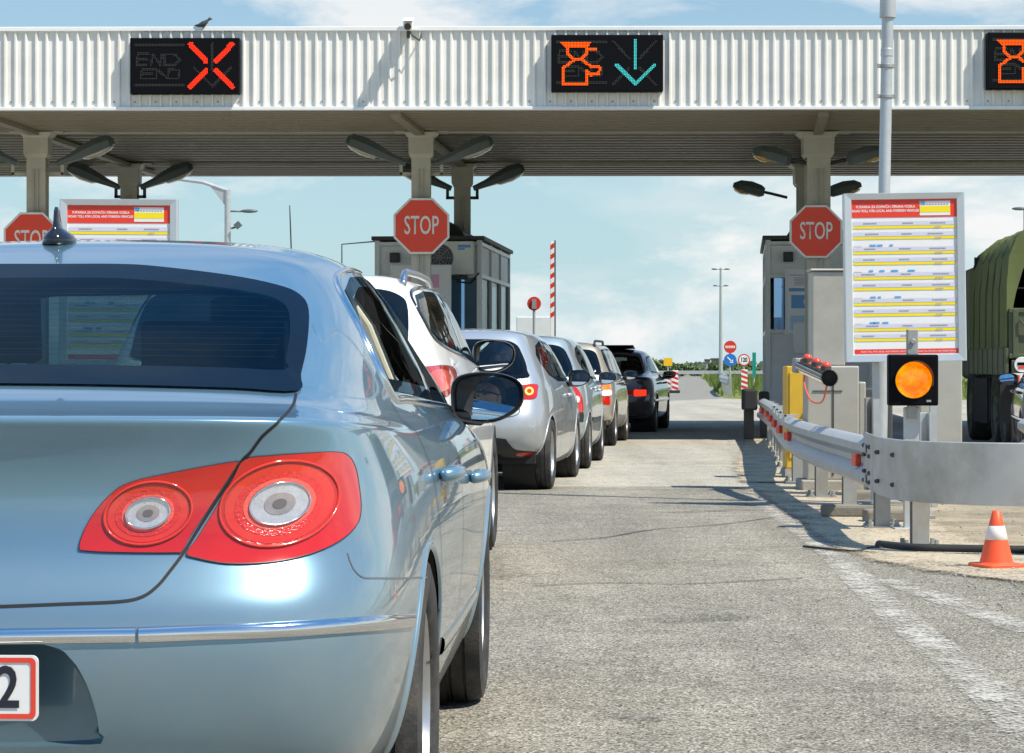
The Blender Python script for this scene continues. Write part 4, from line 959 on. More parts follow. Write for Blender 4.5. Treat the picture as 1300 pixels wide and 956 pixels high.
PALE = dict(CLIO, name='pale_hatchback', label='pale blue small hatchback fourth in the queue, tall curved red tail light', loc=(-.04, 27.4), yaw=5.2, rows=scaled(HB, .965, 1.0, .95), L=3.85, paint='paint_pale', wheels=(.68, 3.05, .295, .19, .735), handle_mat='paint_pale',
 side_win=spoly(hb_win, 1, .95), pillars=spoly([[(1.405, .965), (1.36, 1.338), (1.415, 1.338), (1.465, .965)]], 1, .95), side_seams=spoly(hb_seams, 1, .95), handles=[(1.5, .86), (2.2, .83)], mirror=(2.2, .965, .20, .14), mirror_mat='paint_pale', side_strips=[([(1.0, .52), (1.8, .51), (2.5, .51)], .05, .01, 'black_plastic')],
 lamps=[dict(mat='red_lens', px=[(723, 493), (728, 490.5), (734, 495), (738.5, 504), (740, 514), (739.5, 523), (731, 523), (725, 515), (721.5, 505)], subs=[('reverse_lamp', (731, 507.5), 4.0, 4.5, 0, 'lamp_white', .014)])],
 patch_px=[('bumper_insert', [(733, 524), (740, 523), (740.5, 532), (735, 537), (690, 538), (690, 532), (728, 531)], 'black_plastic', .004)], seats=(.9, 1.75), dash_y=2.4)
make_car(PALE, M)
EST = [(.78, .22, .14, .32, 4.1, .25, 1, .02), (.85, .28, .03, .40, 4.2, .32, 1, .02), (.86, .42, -.01, .52, 4.25, .48, 1, .015), (.865, .58, 0, .62, 4.24, .60, 1, .015),
 (.862, .72, .05, .73, 4.18, .70, 1, .02), (.855, .82, .085, .83, 4.0, .80, 1, .02), (.845, .90, .11, .92, 3.7, .87, 1, .025), (.83, .95, .15, .99, 3.5, .92, .95, .03),
 (.80, 1.04, .20, 1.08, 3.25, 1.0, .85, .04), (.755, 1.17, .29, 1.20, 2.95, 1.15, .75, .05), (.71, 1.29, .38, 1.31, 2.7, 1.29, .65, .05), (.65, 1.375, .46, 1.39, 2.5, 1.38, .55, .04),
 (.54, 1.42, .52, 1.42, 2.4, 1.42, .5, .02), (.3, 1.445, .65, 1.44, 2.2, 1.44, .4, 0), (0, 1.452, .8, 1.448, 2.1, 1.448, .2, 0)]
est_win = [[(.55, 1.03), (.56, 1.2), (.66, 1.33), (1.08, 1.345), (1.10, 1.0)], [(1.18, .99), (1.16, 1.348), (1.85, 1.35), (1.9, .97)], [(1.97, .96), (1.92, 1.35), (2.2, 1.33), (2.5, 1.22), (2.85, 1.03), (2.92, .95)]]
BEIGE = dict(name='beige_estate', cat='car', label='beige silver estate car with roof rails and upright tail lights', group=QUEUE, loc=(.51, 35.3), yaw=6.0, rows=EST, sub=5, L=4.25, paint='paint_beige', wheels=(.85, 3.40, .31, .20, .755), spokes=6, archk=1.10,
 side_win=est_win, rear_half=[(0, 1.335), (.42, 1.33), (.57, 1.30), (.63, 1.2), (.675, 1.04), (.64, .98), (0, .97)], rear_glass='glass_priv', screen_half=hb_screen, side_seams=[[(1.14, .45), (1.3, .7), (1.14, 1.0)], [(1.94, .28), (1.94, .95)], [(2.85, .28), (2.9, .92)]], handles=[(1.7, .86), (2.6, .84)], handle_mat='black_plastic',
 mirror=(2.62, .97, .20, .13), mirror_out=.12, mirror_mat='black_gloss', seams_rear=[[(.66, .97), (.62, .8), (.60, .62), (0, .61)]],
 lamps=[dict(mat='red_lens', px=[(763, 489), (768, 487.5), (774, 487), (774.8, 500), (774.6, 513), (768, 513.5), (762, 513), (762.5, 500)], polys=[('indicator', [(763.2, 496), (774.6, 495), (774.7, 502), (763, 502.5)], 'lamp_white', .014), ('indicator', [(764, 489.5), (773.6, 488), (774, 494.3), (763.8, 495)], 'amber_lens', .014)])],
 patch_px=[('bumper_insert', [(700, 536), (760, 535), (779, 532), (779, 541), (770, 545), (700, 546)], 'black_plastic', .004)], seats=(1.1, 2.1), seat_z=.5, dash_y=2.75, dash_z=.93)
r, B, *_ = make_car(BEIGE, M)
for sg in (1, -1):
    pts = []
    for k, yy in enumerate((.55, .64, 1.2, 1.8, 2.15, 2.25)): h = B.top()((sg*.57, yy)); pts.append(h[0]+Vector((0, 0, -.005 if k in (0, 5) else .05)))
    MB().tube(catmull(pts, 6), .017, 8).build('roof_rail', M['black_plastic'], r, smooth=True)
SED = [(.78, .20, .16, .28, 4.5, .22, 1.0, .02), (.84, .24, .06, .34, 4.6, .30, 1.0, .02), (.86, .38, .0, .46, 4.66, .45, 1.0, .015), (.87, .54, .0, .58, 4.65, .56, 1.0, .015), (.87, .66, .03, .66, 4.6, .64, 1.0, .015),
 (.865, .75, .06, .74, 4.54, .70, 1.0, .015), (.855, .83, .07, .82, 4.4, .78, 1.0, .02), (.845, .88, .07, .89, 4.2, .83, 1.0, .03), (.83, .905, .085, .925, 4.0, .86, 1.0, .035), (.815, .925, .16, .94, 3.85, .89, 1.0, .04),
 (.80, .945, .60, .955, 3.6, .925, 1.0, .06), (.775, 1.0, .80, 1.0, 3.4, .98, .9, .08), (.725, 1.11, 1.0, 1.11, 3.15, 1.09, .75, .08), (.665, 1.23, 1.25, 1.23, 2.85, 1.23, .7, .07), (.61, 1.32, 1.46, 1.315, 2.6, 1.325, .6, .06),
 (.55, 1.365, 1.6, 1.352, 2.46, 1.365, .5, .04), (.4, 1.39, 1.72, 1.38, 2.36, 1.385, .4, .02), (.2, 1.40, 1.85, 1.395, 2.3, 1.395, .3, 0), (0, 1.403, 1.95, 1.398, 2.25, 1.398, .2, 0)]
PLUM = dict(name='dark_saloon', cat='car', label='dark plum saloon at the head of the queue in the canopy shade', group=QUEUE, loc=(1.46, 42.9), yaw=7.5, rows=SED, sub=5, L=4.66, paint='paint_plum', wheels=(1.0, 3.72, .31, .20, .76), spokes=6, archk=1.10,
 side_win=[[(1.40, 1.0), (1.38, 1.06), (1.50, 1.18), (1.68, 1.26), (2.05, 1.29), (2.08, .975)], [(2.16, .97), (2.12, 1.29), (2.45, 1.275), (2.78, 1.19), (3.1, 1.05), (3.25, .96)]], win_trim=[(3.26, .95), (2.6, .96), (2.1, .965), (1.4, .985)],
 rear_half=[(0, 1.29), (.35, 1.285), (.50, 1.255), (.56, 1.18), (.62, 1.03), (.62, .975), (.3, .965), (0, .962)], rear_glass='glass_side', screen_half=[(0, 1.30), (.3, 1.295), (.48, 1.27), (.56, 1.17), (.64, 1.0), (.35, .96), (0, .95)],
 side_seams=[[(1.28, .4), (1.38, .6), (1.30, .97)], [(2.12, .28), (2.11, .97)], [(3.2, .28), (3.24, .95)]], handles=[(1.6, .82), (2.7, .82)], mirror=(3.0, .955, .22, .13), mirror_out=.13, mirror_mat='black_plastic', side_strips=[([(.6, .53), (1.6, .53), (2.6, .53), (3.6, .53)], .05, .012, 'paint_plum')],
 seams_rear=[[(.60, .96), (.62, .85), (.60, .70), (.55, .56), (0, .55)]], strips_px=[],
 lamps=[dict(mat='tail_glow', px=[(805, 495), (812, 494.8), (820, 494.8), (820.5, 498), (820, 502.5), (812, 503), (805, 503)], subs=[]), dict(mat='red_lens', px=[(791, 496), (797, 495.3), (803.5, 495), (803.5, 499), (803.5, 503), (797, 503), (791, 502.5)], subs=[])],
 patch_rear=[('number_plate', [(.18, .70), (.18, .60), (-.18, .60), (-.18, .70)], 'plate_white', .004)],
 seats=(1.5, 2.4), seat_z=.46, dash_y=3.1, dash_z=.92)
r, B, *_ = make_car(PLUM, M)
b = MB(); h = B.top()((0, 1.95)); b.box((0, 1.95, h[0].z+.035), (.80, .42, .018), rot=Matrix.Rotation(-.13, 3, 'X')); b.build('sunroof', M['black_gloss'], r, bevel=.006)
MAR = dict(PLUM, name='maroon_saloon', label='maroon saloon cut off by the right edge behind the green lorry', loc=(6.04, 26.2), yaw=9.0, paint='paint_maroon', lamps=[], patch_rear=[('tail_light', [(.80, .80), (.80, .66), (.42, .66), (.42, .80)], 'red_lens', .004), ('tail_light', [(-.80, .80), (-.80, .66), (-.42, .66), (-.42, .80)], 'red_lens', .004), ('indicator', [(-.80, .79), (-.80, .74), (-.5, .74), (-.5, .79)], 'amber_lens', .007)]); MAR.pop('group')
make_car(MAR, M)
# ------------------------------------------------------------------ toll canopy
M['clad'] = mat('white_cladding', (.78, .77, .72), .42, var=.06, scale=3, dirt=(.42, .40, .34), dirt_amt=.35)
M['clad_trim'] = mat('white_trim', (.78, .79, .78), .4, var=.05)
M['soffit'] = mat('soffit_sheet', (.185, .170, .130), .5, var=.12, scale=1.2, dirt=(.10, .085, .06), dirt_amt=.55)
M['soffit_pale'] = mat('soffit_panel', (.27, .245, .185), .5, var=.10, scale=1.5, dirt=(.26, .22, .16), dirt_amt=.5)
M['column'] = mat('column_paint', (.50, .49, .42), .5, var=.10, scale=3, dirt=(.26, .21, .13), dirt_amt=.5)
M['dark_metal'] = mat('dark_metal', (.045, .05, .048), .5, var=.2, scale=5)
M['lamp_grey'] = mat('lamp_housing_grey', (.10, .125, .125), .45, var=.15)
M['lamp_glass'] = mat('lamp_bowl', (.55, .53, .46), .25, coat=.5, var=.2, scale=9)
M['lamp_glass_amber'] = mat('lamp_bowl_amber', (.70, .42, .12), .22, coat=.5, var=.35, scale=7)
M['sign_black'] = mat('sign_black', (.004, .0045, .006), .6, spec=.08)
M['led_red'] = emit('led_red', (1.0, .035, .012), 1.5)
M['led_orange'] = emit('led_orange', (1.0, .11, .008), 1.35)
M['led_cyan'] = emit('led_cyan', (.08, .72, .70), .85)
M['led_off'] = mat('led_off', (.060, .065, .050), .5)
M['stop_red'] = mat('sign_red', (.86, .06, .018), .35, var=.06)
M['sign_white'] = mat('sign_white', (.80, .82, .80), .4, var=.05)
M['sign_back'] = mat('sign_back_grey', (.34, .35, .35), .5, metal=.3)
M['galv'] = mat('galvanised_steel', (.50, .53, .54), .42, metal=.45, var=.14, scale=9, dirt=(.30, .26, .20), dirt_amt=.3)
M['galv_dark'] = mat('galvanised_weathered', (.36, .37, .36), .5, metal=.4, var=.2, scale=7, dirt=(.22, .17, .11), dirt_amt=.45)
M['booth'] = mat('booth_panel', (.80, .84, .85), .5, var=.07, scale=2, dirt=(.2, .19, .16), dirt_amt=.3)
M['booth_frame'] = mat('booth_frame_alu', (.70, .74, .73), .4, metal=.15, var=.08)
M['booth_dark'] = mat('booth_roof_dark', (.060, .066, .064), .6, var=.2)
M['booth_glass'] = glass('booth_glass', (.22, .42, .62), 13.0, film=(.42, .66, .95))
M['booth_side_glass'] = glass('booth_side_glass', (.40, .50, .52), .45)
M['booth_inside'] = mat('booth_inside', (.05, .06, .07), .8)
M['blind'] = mat('booth_blind', (.34, .38, .40), .7)
M['ac_white'] = mat('ac_casing', (.78, .78, .73), .45, var=.06, dirt=(.3, .28, .22), dirt_amt=.3)
M['board_white'] = mat('board_white', (.80, .80, .80), .3, var=.02)
M['alu'] = mat('aluminium_frame', (.62, .66, .68), .32, metal=.6, var=.06)
M['board_red'] = mat('board_red', (.78, .045, .022), .3, var=.04)
M['board_yellow'] = mat('board_yellow', (.88, .70, .012), .3, var=.04)
M['board_lilac'] = mat('board_lilac', (.62, .62, .74), .3, var=.04)
M['board_ink'] = mat('board_ink', (.30, .30, .36), .4)
M['board_blue'] = mat('board_blue', (.12, .36, .68), .35)
M['ink_pale'] = mat('board_print_pale', (.85, .70, .66), .4)

CANY = math.radians(-0.35)                     # the front is a hair off square to the view
def cany(x): return 37.5+0.012*(-x)            # depth of the canopy front at X
canopy = empty('toll_canopy', (0.6, cany(.6), 0), -math.atan(.012)); tag(canopy, 'long toll plaza canopy with white ribbed front and dark soffit on paired posts', 'canopy')
ZB, ZT, X0, X1, DEP = 4.80, 5.99, -19.0, 19.0, 13.3
# ribbed front: trapezoid ribs 0.15 m apart
b = MB(); pts = []; x = X0; 
while x < X1: pts += [(x, 0.0), (x+.098, 0.0), (x+.112, -.035), (x+.136, -.035)]; x += .150
lo = [[Vector((px, py, z)) for px, py in pts] for z in (ZB+.05, ZT-.05)]
b.loft(lo, closed=False)
x = X0+.05
while x < X1:
    if abs(x) < 8.5: b.cyl((x, .004, ZB+.12), (x, -.010, ZB+.12), .016, n=6, mi=1)
    x += .30
b.build('ribbed_fascia', [M['clad'], M['galv_dark']], canopy)
b = MB(); b.box((0, .02, ZT-.02), (X1-X0, .14, .065)); b.build('top_trim', M['clad_trim'], canopy, bevel=.008)
b = MB(); b.box((0, .005, ZB+.022), (X1-X0, .11, .05)); b.build('bottom_trim', M['clad_trim'], canopy, bevel=.006)
b = MB(); b.box((0, DEP/2, ZT-.06), (X1-X0, DEP-.1, .03)); b.box((0, DEP-.05, (ZB+ZT)/2), (X1-X0, .06, ZT-ZB-.04)); b.box((X0+.03, DEP/2, (ZB+ZT)/2), (.06, DEP-.2, ZT-ZB-.1)); b.box((X1-.03, DEP/2, (ZB+ZT)/2), (.06, DEP-.2, ZT-ZB-.1)); b.build('roof', M['clad'], canopy)
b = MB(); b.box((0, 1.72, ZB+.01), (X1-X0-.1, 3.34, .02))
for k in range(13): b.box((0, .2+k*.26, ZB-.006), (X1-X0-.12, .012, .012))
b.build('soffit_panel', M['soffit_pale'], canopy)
b = MB(); b.box((0, 3.42, ZB-.004), (X1-X0-.1, .04, .05)); b.box((0, 9.9, ZB-.02), (X1-X0-.1, .05, .06)); b.build('soffit_strip', M['column'], canopy)
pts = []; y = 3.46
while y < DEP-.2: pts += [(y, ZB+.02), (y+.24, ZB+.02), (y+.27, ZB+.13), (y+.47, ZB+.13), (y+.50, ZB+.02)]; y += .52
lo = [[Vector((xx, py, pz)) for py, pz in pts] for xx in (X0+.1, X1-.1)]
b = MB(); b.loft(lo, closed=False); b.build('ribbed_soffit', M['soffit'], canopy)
FC = [(-13.6, 41.0), (-7.48, 41.0), (-1.43, 41.0), (4.82, 41.0), (11.0, 41.0)]
RC = [(-13.1, 47.4), (-6.97, 47.4), (-.905, 47.4), (5.40, 47.4), (11.5, 47.4)]
ci = canopy.matrix_basis.inverted()
def post(x, d, w):
    b = MB(); p = ci @ Vector((x, d, 0)); t_ = w*.16
    # an I section seen on its flange
    b.box((p.x, p.y-w*.42, ZB/2), (w, t_, ZB-.02)); b.box((p.x, p.y+w*.42, ZB/2), (w, t_, ZB-.02)); b.box((p.x, p.y, ZB/2), (t_, w*.84-t_-.004, ZB-.024))
    b.box((p.x-w*.12, p.y-w*.56, 2.2), (w*.06, w*.1, 4.0)); b.box((p.x+w*.12, p.y-w*.56, 2.2), (w*.06, w*.1, 4.0))
    c = b.build('column', M['column'], canopy, bevel=.006)
    k = MB(); k.loft([[Vector((p.x+sx*ww, p.y+sy*ww*.95, z)) for sx, sy in ((-1, -1), (1, -1), (1, 1), (-1, 1))] for z, ww in ((ZB-.42, w*.55), (ZB-.36, w*.64), (ZB-.10, w*.66), (ZB-.02, w*.9))]); k.build('capital', M['column'], c, bevel=.006)
    f = MB(); f.box((p.x, p.y, ZB-.012), (w*2.8, w*1.2, .02)); f.build('head_plate', M['column'], c)
    return c
for i, (x, d) in enumerate(FC): post(x, d, .30 if i != 3 else .37)
for i, (x, d) in enumerate(RC): post(x, d, .30 if i != 3 else .40)
b = MB()
for (xa, da), (xb, db) in zip(FC, RC):
    p, q = ci @ Vector((xa, da, 0)), ci @ Vector((xb, db, 0)); dv = (q-p).normalized(); p2 = p-dv*(p.y-.25); q2 = q+dv*2.0
    n_ = Vector((dv.y, -dv.x, 0))*.075
    b.loft([[v+Vector((0, 0, z)) for v in (p2-n_, p2+n_, q2+n_, q2-n_)] for z in (ZB-.075, ZB-.008)])
b.build('cross_beam', M['soffit_pale'], canopy)

# ---- luminaires on the posts
def floodlight(x, d, z, sg, ln, label, style=0, tilt=20):
    """cobra-head lamp reaching outwards (sg) from (x, d, z) and tilted up"""
    t = empty('floodlight', (x, d, z)); tag(t, label, 'floodlight', 'lamps on the canopy posts')
    R = Matrix.Rotation(-sg*math.radians(tilt), 3, 'Y')
    def T(u, v, w_): 
        q = R @ Vector((sg*u, 0, w_)); return Vector((q.x, v, q.z))
    secs = [(0, .055, -.04, .05), (ln*.25, .085, -.055, .075), (ln*.45, .15, -.07, .12), (ln*.7, .17, -.075, .16), (ln*.93, .14, -.06, .14), (ln, .07, -.03, .07)] if style == 0 else [(0, .07, -.07, .07), (ln*.12, .13, -.10, .11), (ln*.45, .15, -.09, .14), (ln*.8, .14, -.07, .12), (ln, .06, -.03, .05)]
    b = MB(); loops = []
    for u, hw, zl, zu in secs:
        loops.append([T(u, v*hw, w_) for v, w_ in ((-1, zl), (-1, zl+(zu-zl)*.55), (-.6, zu), (.6, zu), (1, zl+(zu-zl)*.55), (1, zl))])
    b.loft(loops); b.build('housing', M['lamp_grey'], t, smooth=True, angle=.5)
    b = MB(); loops = []
    for u, hw, zz in ((ln*.42, .10, -.075), (ln*.5, .14, -.115), (ln*.72, .15, -.13), (ln*.9, .12, -.10), (ln*.955, .08, -.07)):
        loops.append([T(u, v*hw, w_) for v, w_ in ((-1, -.062), (-.75, zz*.8), (0, zz), (.75, zz*.8), (1, -.062), (0, -.055))])
    b.loft(loops); b.build('lamp_bowl', M['lamp_glass'] if style == 0 else M['lamp_glass_amber'], t, smooth=True)
    b = MB()
    if style == 0:
        b.box((sg*.07, 0, -.10), (.055, .055, .17)); b.box((-sg*.10, 0, -.165), (.40, .055, .055))
    else: b.tube([T(.02, 0, 0), T(-.12, 0, 0), Vector((-sg*.22, 0, -.05)), Vector((-sg*.42, 0, -.10))], .028, 8)
    b.build('bracket', M['column'] if style == 0 and d < 45 else M['dark_metal'], t, bevel=.005)
    return t
FL = [(-7.48+.32, 41, 4.30, 1, .95, 'upper lamp on the outer side of the left front post, pointing right', 0), (-7.48-.32, 41, 4.30, -1, .95, 'upper lamp cut by the left edge, pointing left', 0),
 (-6.97+.20, 47.4, 4.36, 1, 1.02, 'lamp on the left rear post pointing right, against the sky', 0), (-6.97-.18, 47.4, 4.36, -1, 1.02, 'lamp on the left rear post pointing left, above the left price board', 0),
 (-1.43+.25, 41, 4.30, 1, .95, 'upper lamp on the middle front post pointing right', 0), (-1.43-.25, 41, 4.30, -1, 1.0, 'upper lamp on the middle front post pointing left', 0),
 (-.905+.2, 47.4, 4.34, 1, 1.0, 'lower lamp on the middle rear post pointing right', 0), (-.905-.2, 47.4, 4.34, -1, 1.0, 'lower lamp on the middle rear post pointing left, half behind the front post', 0),
 (4.82+.45, 41, 4.36, 1, .62, 'amber-bowled upper lamp on the right front post pointing right', 1), (4.82-.42, 41, 4.36, -1, .62, 'amber-bowled upper lamp on the right front post pointing left', 1),
 (5.40+.38, 47.4, 4.28, 1, .60, 'amber-bowled lower lamp on the right rear post pointing right', 1), (5.40-.80, 47.4, 4.28, -1, .58, 'amber-bowled lower lamp on the right rear post pointing left, against the sky', 1)]
for x, d, z, sg, ln, lb, st in FL: floodlight(x, d, z, sg, ln, lb, st, 21 if st == 0 else 12)

# ---- lane signals of light-emitting dots
def dots(strokes, wd, nu=76, nv=39, wpx=408.0, hpx=206.0):
    res = []
    for i in range(nu):
        for j in range(nv):
            u = (i+.5)/nu*wpx; v = (j+.5)/nv*hpx
            for a, c in strokes:
                dx, dy = c[0]-a[0], c[1]-a[1]; t_ = max(0, min(1, ((u-a[0])*dx+(v-a[1])*dy)/max(dx*dx+dy*dy, 1e-9)))
                if math.hypot(u-a[0]-dx*t_, v-a[1]-dy*t_) < wd: res.append((u, v)); break
    return res
def poly(*p): return [(p[i], p[i+1]) for i in range(len(p)-1)]
ARROW = poly((307, 22), (307, 120))+poly((239, 110), (307, 178), (376, 110))
CROSS = poly((226, 24), (283, 86))+poly((380, 24), (322, 86))+poly((226, 180), (283, 122))+poly((380, 180), (322, 122))
MAN = poly((40, 30), (138, 30), (130, 42), (52, 42), (40, 30))+poly((58, 46), (58, 70), (80, 90), (108, 90), (130, 70), (130, 46))+poly((130, 52), (160, 52))+poly((80, 94), (42, 122), (42, 180), (128, 180), (128, 132), (142, 146), (172, 142), (177, 124), (172, 118), (148, 118), (112, 92))
GHOST = poly((18, 26), (200, 26))+poly((18, 174), (200, 174))+poly((30, 60), (24, 100))+poly((30, 60), (70, 60))+poly((28, 80), (64, 80))+poly((24, 100), (62, 100))+poly((78, 100), (86, 60), (112, 100), (120, 60))+poly((130, 60), (170, 62), (186, 82), (166, 100), (128, 100), (130, 60))+poly((40, 150), (46, 116), (92, 116))+poly((42, 134), (84, 134))+poly((40, 150), (100, 150), (100, 116), (140, 150), (146, 116), (186, 120), (180, 150), (150, 150))
def lane_sign(px0, px1, py0, py1, d, label, lit, ghost):
    w_, h_ = (px1-px0)/F*d, (py1-py0)/F*d; x = GX((px0+px1)/2, d); z = GZ((py0+py1)/2, d)
    t = empty('lane_signal', (x, d, z-h_/2)); tag(t, label, 'lane signal', 'LED lane signals on the canopy front')
    b = MB(); b.box((0, .10, h_/2), (w_, .20, h_)); b.build('casing', M['sign_black'], t, bevel=.012)
    b = MB()
    for sx in (-1, 1): b.box((sx*w_*.35, .245, h_/2), (.06, .09, h_*.9))
    b.build('bracket', M['galv_dark'], t)
    pit = w_/76
    for nm, st, m, wd, k, z0 in lit+[('unlit_leds', ghost, 'led_off', 4.6, .30, -.0015)]:
        b = MB()
        for u, v in dots(st, wd):
            cx, cz = (u/408-.5)*w_, h_*(1-v/206); r = pit*k
            b.add([(cx+r*math.cos(q*PI/3), -.004+z0, cz+r*math.sin(q*PI/3)) for q in range(6)], [tuple(range(6))])
        b.build(nm, M[m], t, fix=False)
lane_sign(165, 304, 48, 119, 37.38, 'black lane signal showing a lit red cross', [('red_cross', CROSS, 'led_red', 9.5, .47, -.004)], GHOST+ARROW)
lane_sign(700, 842, 44, 116, 37.28, 'black lane signal showing an orange cashier figure beside a cyan down arrow', [('cashier_figure', MAN, 'led_orange', 5.6, .45, -.004), ('green_arrow', ARROW, 'led_cyan', 6.8, .45, -.004)], GHOST+CROSS)
lane_sign(1254, 1396, 41, 113, 37.22, 'black lane signal cut by the right edge, orange figure only in view', [('cashier_figure', MAN, 'led_orange', 5.6, .45, -.004), ('green_arrow', ARROW, 'led_cyan', 6.8, .45, -.004)], GHOST+CROSS)

# ---- stop signs
def stop_sign(px, py, wpx, d, label, postz=None):
    r = wpx/F*d/2/math.cos(PI/8); x, z = GX(px, d), GZ(py, d)
    t = empty('stop_sign', (x, d, z-r)); tag(t, label, 'stop sign', 'STOP signs on the canopy posts')
    m = FACE(0, 0, r); oc = lambda k: [(r*k*math.cos(PI/8+i*PI/4), r*k*math.sin(PI/8+i*PI/4)) for i in range(8)]
    b = MB(); b.prism(oc(1), m @ Matrix.Translation((0, 0, -.03)), .03); b.build('sign_plate', M['sign_white'], t, bevel=.004)
    b = MB(); b.prism(oc(.925), m @ Matrix.Translation((0, 0, -.02)), .0225); b.build('red_field', M['stop_red'], t)
    text_mesh('STOP', r*.86, m @ Matrix.Translation((0, -.0, .005)), 'stop_lettering', M['sign_white'], t, xs=.56, bold=.003)
    b = MB()
    for e in (-.3, .3): b.box((0, .09, r+r*e), (.16, .12, .05))
    b.build('clamp', M['galv_dark'], t)
stop_sign(40, 305, 71, 40.72, 'red octagonal STOP sign on the left post, half hidden by the blue car roof')
stop_sign(535, 287, 71, 40.72, 'red octagonal STOP sign on the middle post above the white crossover')
stop_sign(1036, 294, 67, 40.70, 'red octagonal STOP sign on the right post, clipped by the price board')

# ---- cameras on the canopy edge
def cctv(px, py, d, label, k=1.0):
    p = W3(px, py, d); t = empty('security_camera', p); tag(t, label, 'camera')
    b = MB(); b.box((0, .06, .05), (.13*k, .34*k, .12*k), rot=Matrix.Rotation(.22, 3, 'X')); b.box((0, -.01, .125*k), (.16*k, .42*k, .015), rot=Matrix.Rotation(.22, 3, 'X')); b.build('camera_body', M['clad_trim'], t, bevel=.012)
    b = MB(); b.cyl((0, -.11*k, .015), (0, -.145*k, .005), .05*k, n=14); b.build('lens', M['black_gloss'], t)
    b = MB(); b.tube([(0, .05, 0), (.06, .03, -.10), (.16, .10, -.16), (.18, .22, -.10), (.17, .26, .0)], .012, 6); b.box((.0, .16, -.06), (.05, .08, .12)); b.build('bracket', M['dark_metal'], t)
cctv(518, 36, 37.25, 'small white security camera on the top edge of the canopy', 1.0)
# a pigeon on the edge
p = W3(258, 37, 37.5); b = MB(); b.loft([[p+Vector((u+rr*.2*math.sin(a)*0, rr*math.cos(a), zz+rr*math.sin(a))) for a in [2*PI*k/10 for k in range(10)]] for u, rr, zz in ((-.13, .006, .05), (-.07, .022, .055), (-.02, .042, .07), (.03, .045, .085), (.065, .03, .115), (.08, .026, .14), (.10, .024, .15), (.118, .012, .148), (.135, .003, .142))])
for e in (-.012, .012): b.cyl(p+Vector((.0, e, .035)), p+Vector((.0, e, 0)), .004, n=6)
tag(b.build('pigeon', M['dark_metal'], smooth=True), 'small dark bird perched on the canopy edge above the red cross', 'bird')

